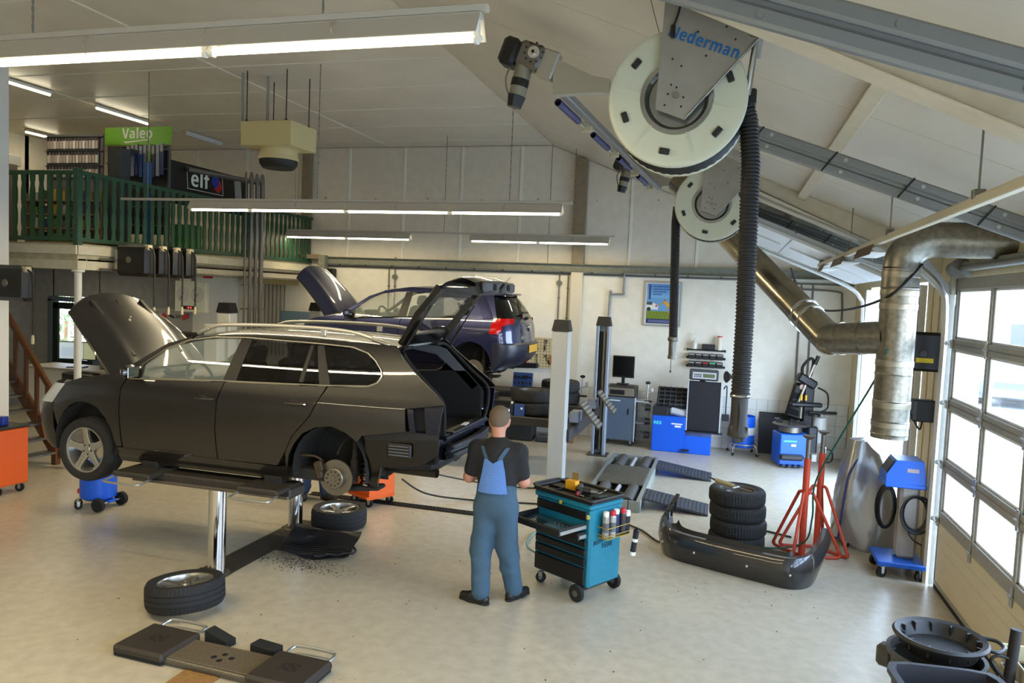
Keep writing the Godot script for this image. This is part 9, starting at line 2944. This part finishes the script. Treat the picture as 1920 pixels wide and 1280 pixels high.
	for k in 8:
		b = MB.new().box(Vector3(0, 0.06 + 0.02 * (k % 3), 0), Vector3(0.08 + 0.03 * (k % 2), 0.12 + 0.04 * (k % 3), 0.10), 0.01)
		single("counter_tool", b, [black, mat("worn_steel"), mat("trim_grey"), mat("stand_wood")][k % 4], ["black battery tool", "steel vice jaw", "grey charger", "brown wooden block", "black torch", "steel tin", "grey radio", "brown brush head"][k] + " on the service counter by the bonnet", "tool", at_(-11.05 + k * 0.10, 1.101, -11.45 + 0.1 * (k % 2)))
	var d := Node3D.new()
	d.name = "door_3"
	d.set_meta("kind", "structure")
	d.set_meta("label", "dark green door with garden view")
	add_child(d)
	d.position = Vector3(-13.35, 0, -13.05)
	var dg := mat("door_green", Color(0.035, 0.09, 0.075), 0.4)
	for x in [-0.5, 0.42]: bx(d, "stile", Vector3(x, 1.1, 0), Vector3(0.14, 2.2, 0.06), dg, 0.006)
	bx(d, "top_rail", Vector3(-0.04, 2.14, 0), Vector3(1.0, 0.14, 0.06), dg, 0.006)
	bx(d, "lower_panel", Vector3(-0.04, 0.5, 0), Vector3(0.9, 1.0, 0.05), dg, 0.006)
	for x in [-0.64, 0.56]: bx(d, "frame", Vector3(x, 1.14, -0.01), Vector3(0.12, 2.28, 0.1), mat("cabinet_slate"), 0.006)
	bx(d, "frame_head", Vector3(-0.04, 2.28, -0.01), Vector3(1.3, 0.1, 0.1), mat("cabinet_slate"), 0.006)
	b = MB.new()
	b.quad(Vector3(-0.45, 1.0, 0), Vector3(0.37, 1.0, 0), Vector3(0.37, 2.08, 0), Vector3(-0.45, 2.08, 0))
	part(d, "pane", b, mat("pane_glass"))
	# wooden stairs
	var wood := noisy("stair_wood", Color(0.34, 0.20, 0.095), Color(0.42, 0.25, 0.125), 0.45, 2.5)
	t = thing("wooden_stairs", "brown wooden stairs with handrail climbing behind the white pier", "stairs")
	var sl := atan2(1.29, 1.0)
	bx(t, "newel_post", Vector3(-9.42, 0.50, -8.88), Vector3(0.09, 1.0, 0.09), wood, 0.006)
	part(t, "handrail", MB.new().box(Vector3(-9.42, 0.98, -8.88) + Vector3(-0.62, 0.80, 0), Vector3(2.05, 0.09, 0.06), 0.012, Basis(Vector3.BACK, -sl)), wood)
	part(t, "stringer", MB.new().box(Vector3(-9.42, 0.16, -8.90) + Vector3(-0.62, 0.80, 0), Vector3(2.2, 0.20, 0.05), 0.008, Basis(Vector3.BACK, -sl)), wood)
	part(t, "near_stringer", MB.new().box(Vector3(-9.42, 0.16, -8.30) + Vector3(-0.62, 0.80, 0), Vector3(2.2, 0.20, 0.05), 0.008, Basis(Vector3.BACK, -sl)), wood)
	for k in 6: bx(t, "baluster", Vector3(-9.58 - k * 0.2, 0.74 + k * 0.258, -8.88), Vector3(0.06, 0.84, 0.04), wood, 0.004)
	for k in 8: bx(t, "tread", Vector3(-9.50 - k * 0.155, 0.18 + k * 0.2, -8.60), Vector3(0.24, 0.03, 0.56), mat("tread_grey", Color(0.46, 0.45, 0.43), 0.4, 0.4), 0.004)
	# orange tool cabinet at the left edge
	var orange := mat("cabinet_orange", Color(0.83, 0.34, 0.04), 0.4)
	t = thing("orange_tool_cabinet", "orange drawer cabinet with black lettering at the left edge", "tool cabinet", Vector3(-8.95, 0, -7.45), -0.06)
	bx(t, "body", Vector3(0, 0.48, 0), Vector3(0.80, 0.72, 0.42), orange, 0.012)
	bx(t, "top", Vector3(0, 0.855, 0), Vector3(0.82, 0.03, 0.44), black, 0.006)
	for k in 5:
		var dr := bx(t, "drawer", Vector3(-0.02, 0.795 - k * 0.082, 0.214), Vector3(0.70, 0.072, 0.014), orange, 0.004)
		bx(dr, "grip", Vector3(-0.02, 0.822 - k * 0.082, 0.226), Vector3(0.68, 0.012, 0.014), mat("grip_orange", Color(0.66, 0.24, 0.02), 0.4), 0.003)
	bx(t, "name_panel", Vector3(-0.02, 0.385, 0.214), Vector3(0.70, 0.08, 0.014), orange, 0.004)
	text(t, "lettering", "Beta", 0.075, mat("ink_black"), at_(0.19, 0.375, 0.224), true, false, 0.004)
	bx(t, "lower_drawer", Vector3(-0.02, 0.24, 0.214), Vector3(0.70, 0.17, 0.014), mat("drawer_black"), 0.004)
	for x in [-0.32, 0.32]:
		for z in [-0.15, 0.15]: caster(t, Vector3(x, 0.052, z), 0.052, 0.4)
	var tops := [["blue_part_box", "small blue and white box on the orange cabinet", 0.20, 0.10, 0.11, 0.10, mat("emblem_blue")], ["oil_filter", "small steel filter on the orange cabinet", 0.02, 0.07, 0.07, 0.07, mat("worn_steel")], ["spray_tin", "brown tin at the far end of the orange cabinet", -0.12, 0.06, 0.12, 0.06, mat("stand_wood")]]
	for a in tops:
		b = MB.new().box(Vector3(0, a[4] / 2, 0), Vector3(a[3], a[4], a[5]), 0.008)
		single(a[0], b, a[6], a[1], "box", at_(-8.93 + a[2], 0.871, -7.43, 0.2))
	# blue oil drainer under the front wheel
	t = thing("oil_drainer", "blue oil drain tank on wheels under the estate's front wheel", "oil drainer", Vector3(-7.25, 0, -7.45))
	turned(t, "tank", Vector3(0, 0.10, 0), [0.0, 0.0, 0.16, 0.0, 0.20, 0.03, 0.205, 0.06, 0.205, 0.42, 0.19, 0.45, 0.0, 0.47], mat("machine_blue"), 32)
	bx(t, "chassis", Vector3(0, 0.09, 0), Vector3(0.44, 0.03, 0.12), mat("machine_blue"), 0.004)
	for z in [-0.16, 0.2]: rod(t, "wheel", Vector3(0.19, 0.08, z - 0.025), Vector3(0.19, 0.08, z + 0.025), 0.08, mat("rubber"), 22)
	rod(t, "axle", Vector3(0.19, 0.08, -0.18), Vector3(0.19, 0.08, 0.22), 0.012, mat("zinc"))
	caster(t, Vector3(-0.20, 0.045, 0.10), 0.045, 0.3)
	caster(t, Vector3(-0.10, 0.045, 0.20), 0.045, 0.8)
	bx(t, "valve", Vector3(-0.21, 0.18, 0.06), Vector3(0.06, 0.06, 0.06), mat("label_red"), 0.01)
	# orange trolley behind the brake disc
	var o2 := mat("trolley_orange", Color(0.88, 0.36, 0.05), 0.45)
	t = thing("orange_trolley", "small orange metal trolley standing behind the bare brake disc", "trolley", Vector3(-4.32, 0, -8.95), -0.5)
	bx(t, "front", Vector3(0, 0.31, 0.19), Vector3(0.40, 0.40, 0.02), o2, 0.004)
	for s: float in [1.0, -1.0]: bx(t, "side", Vector3(s * 0.20, 0.31, 0), Vector3(0.02, 0.42, 0.40), o2, 0.004)
	bx(t, "shelf", Vector3(0, 0.13, 0.02), Vector3(0.44, 0.03, 0.44), o2, 0.004)
	bx(t, "recess", Vector3(0, 0.31, -0.1), Vector3(0.38, 0.36, 0.02), o2, 0.004)
	for x in [-0.16, 0.16]:
		for z in [-0.16, 0.16]: caster(t, Vector3(x, 0.05, z), 0.05, 0.5)

# build the whole place in order: camera and light, structure, things
func _ready() -> void:
	build_camera_and_light()
	palette()
	build_room()
	build_doors()
	build_outside()
	car_paints()
	build_estate()
	build_hatchback()
	build_lifts()
	build_wheels()
	build_floor_things()
	build_tool_cart()
	build_machines()
	build_right_side()
	build_back_wall()
	build_people()
	build_left()
	build_lamps()
	build_extraction()

# colours that several things share
func palette() -> void:
	mat("heater_cream", Color(0.76, 0.70, 0.50), 0.5)
	mat("hose_black", Color(0.075, 0.072, 0.068), 0.55)
	mat("rubber", Color(0.07, 0.07, 0.068), 0.85)
	mat("zinc", Color(0.72, 0.72, 0.70), 0.35, 0.85)
	mat("chrome", Color(0.85, 0.85, 0.86), 0.12, 1.0)
	mat("black_plastic", Color(0.06, 0.06, 0.06), 0.45)
	mat("lamp_plastic", Color(0.85, 0.84, 0.80), 0.5)
	mat("bracket_pale", Color(0.66, 0.64, 0.58), 0.5)
	mat("boom_grey", Color(0.52, 0.525, 0.52), 0.4, 0.5)
	mat("lamp_reflector", Color(0.70, 0.675, 0.62), 0.4)
	mat("door_bead_white", Color(0.80, 0.80, 0.78), 0.45)
	mat("conduit", Color(0.42, 0.42, 0.40), 0.5, 0.3)
	mat("motor_grey", Color(0.55, 0.54, 0.47), 0.4, 0.4)
	mat("frame_violet", Color(0.10, 0.10, 0.14), 0.25, 0.4)
	mat("lamp_lens", Color(0.72, 0.74, 0.74), 0.08, 0.3)
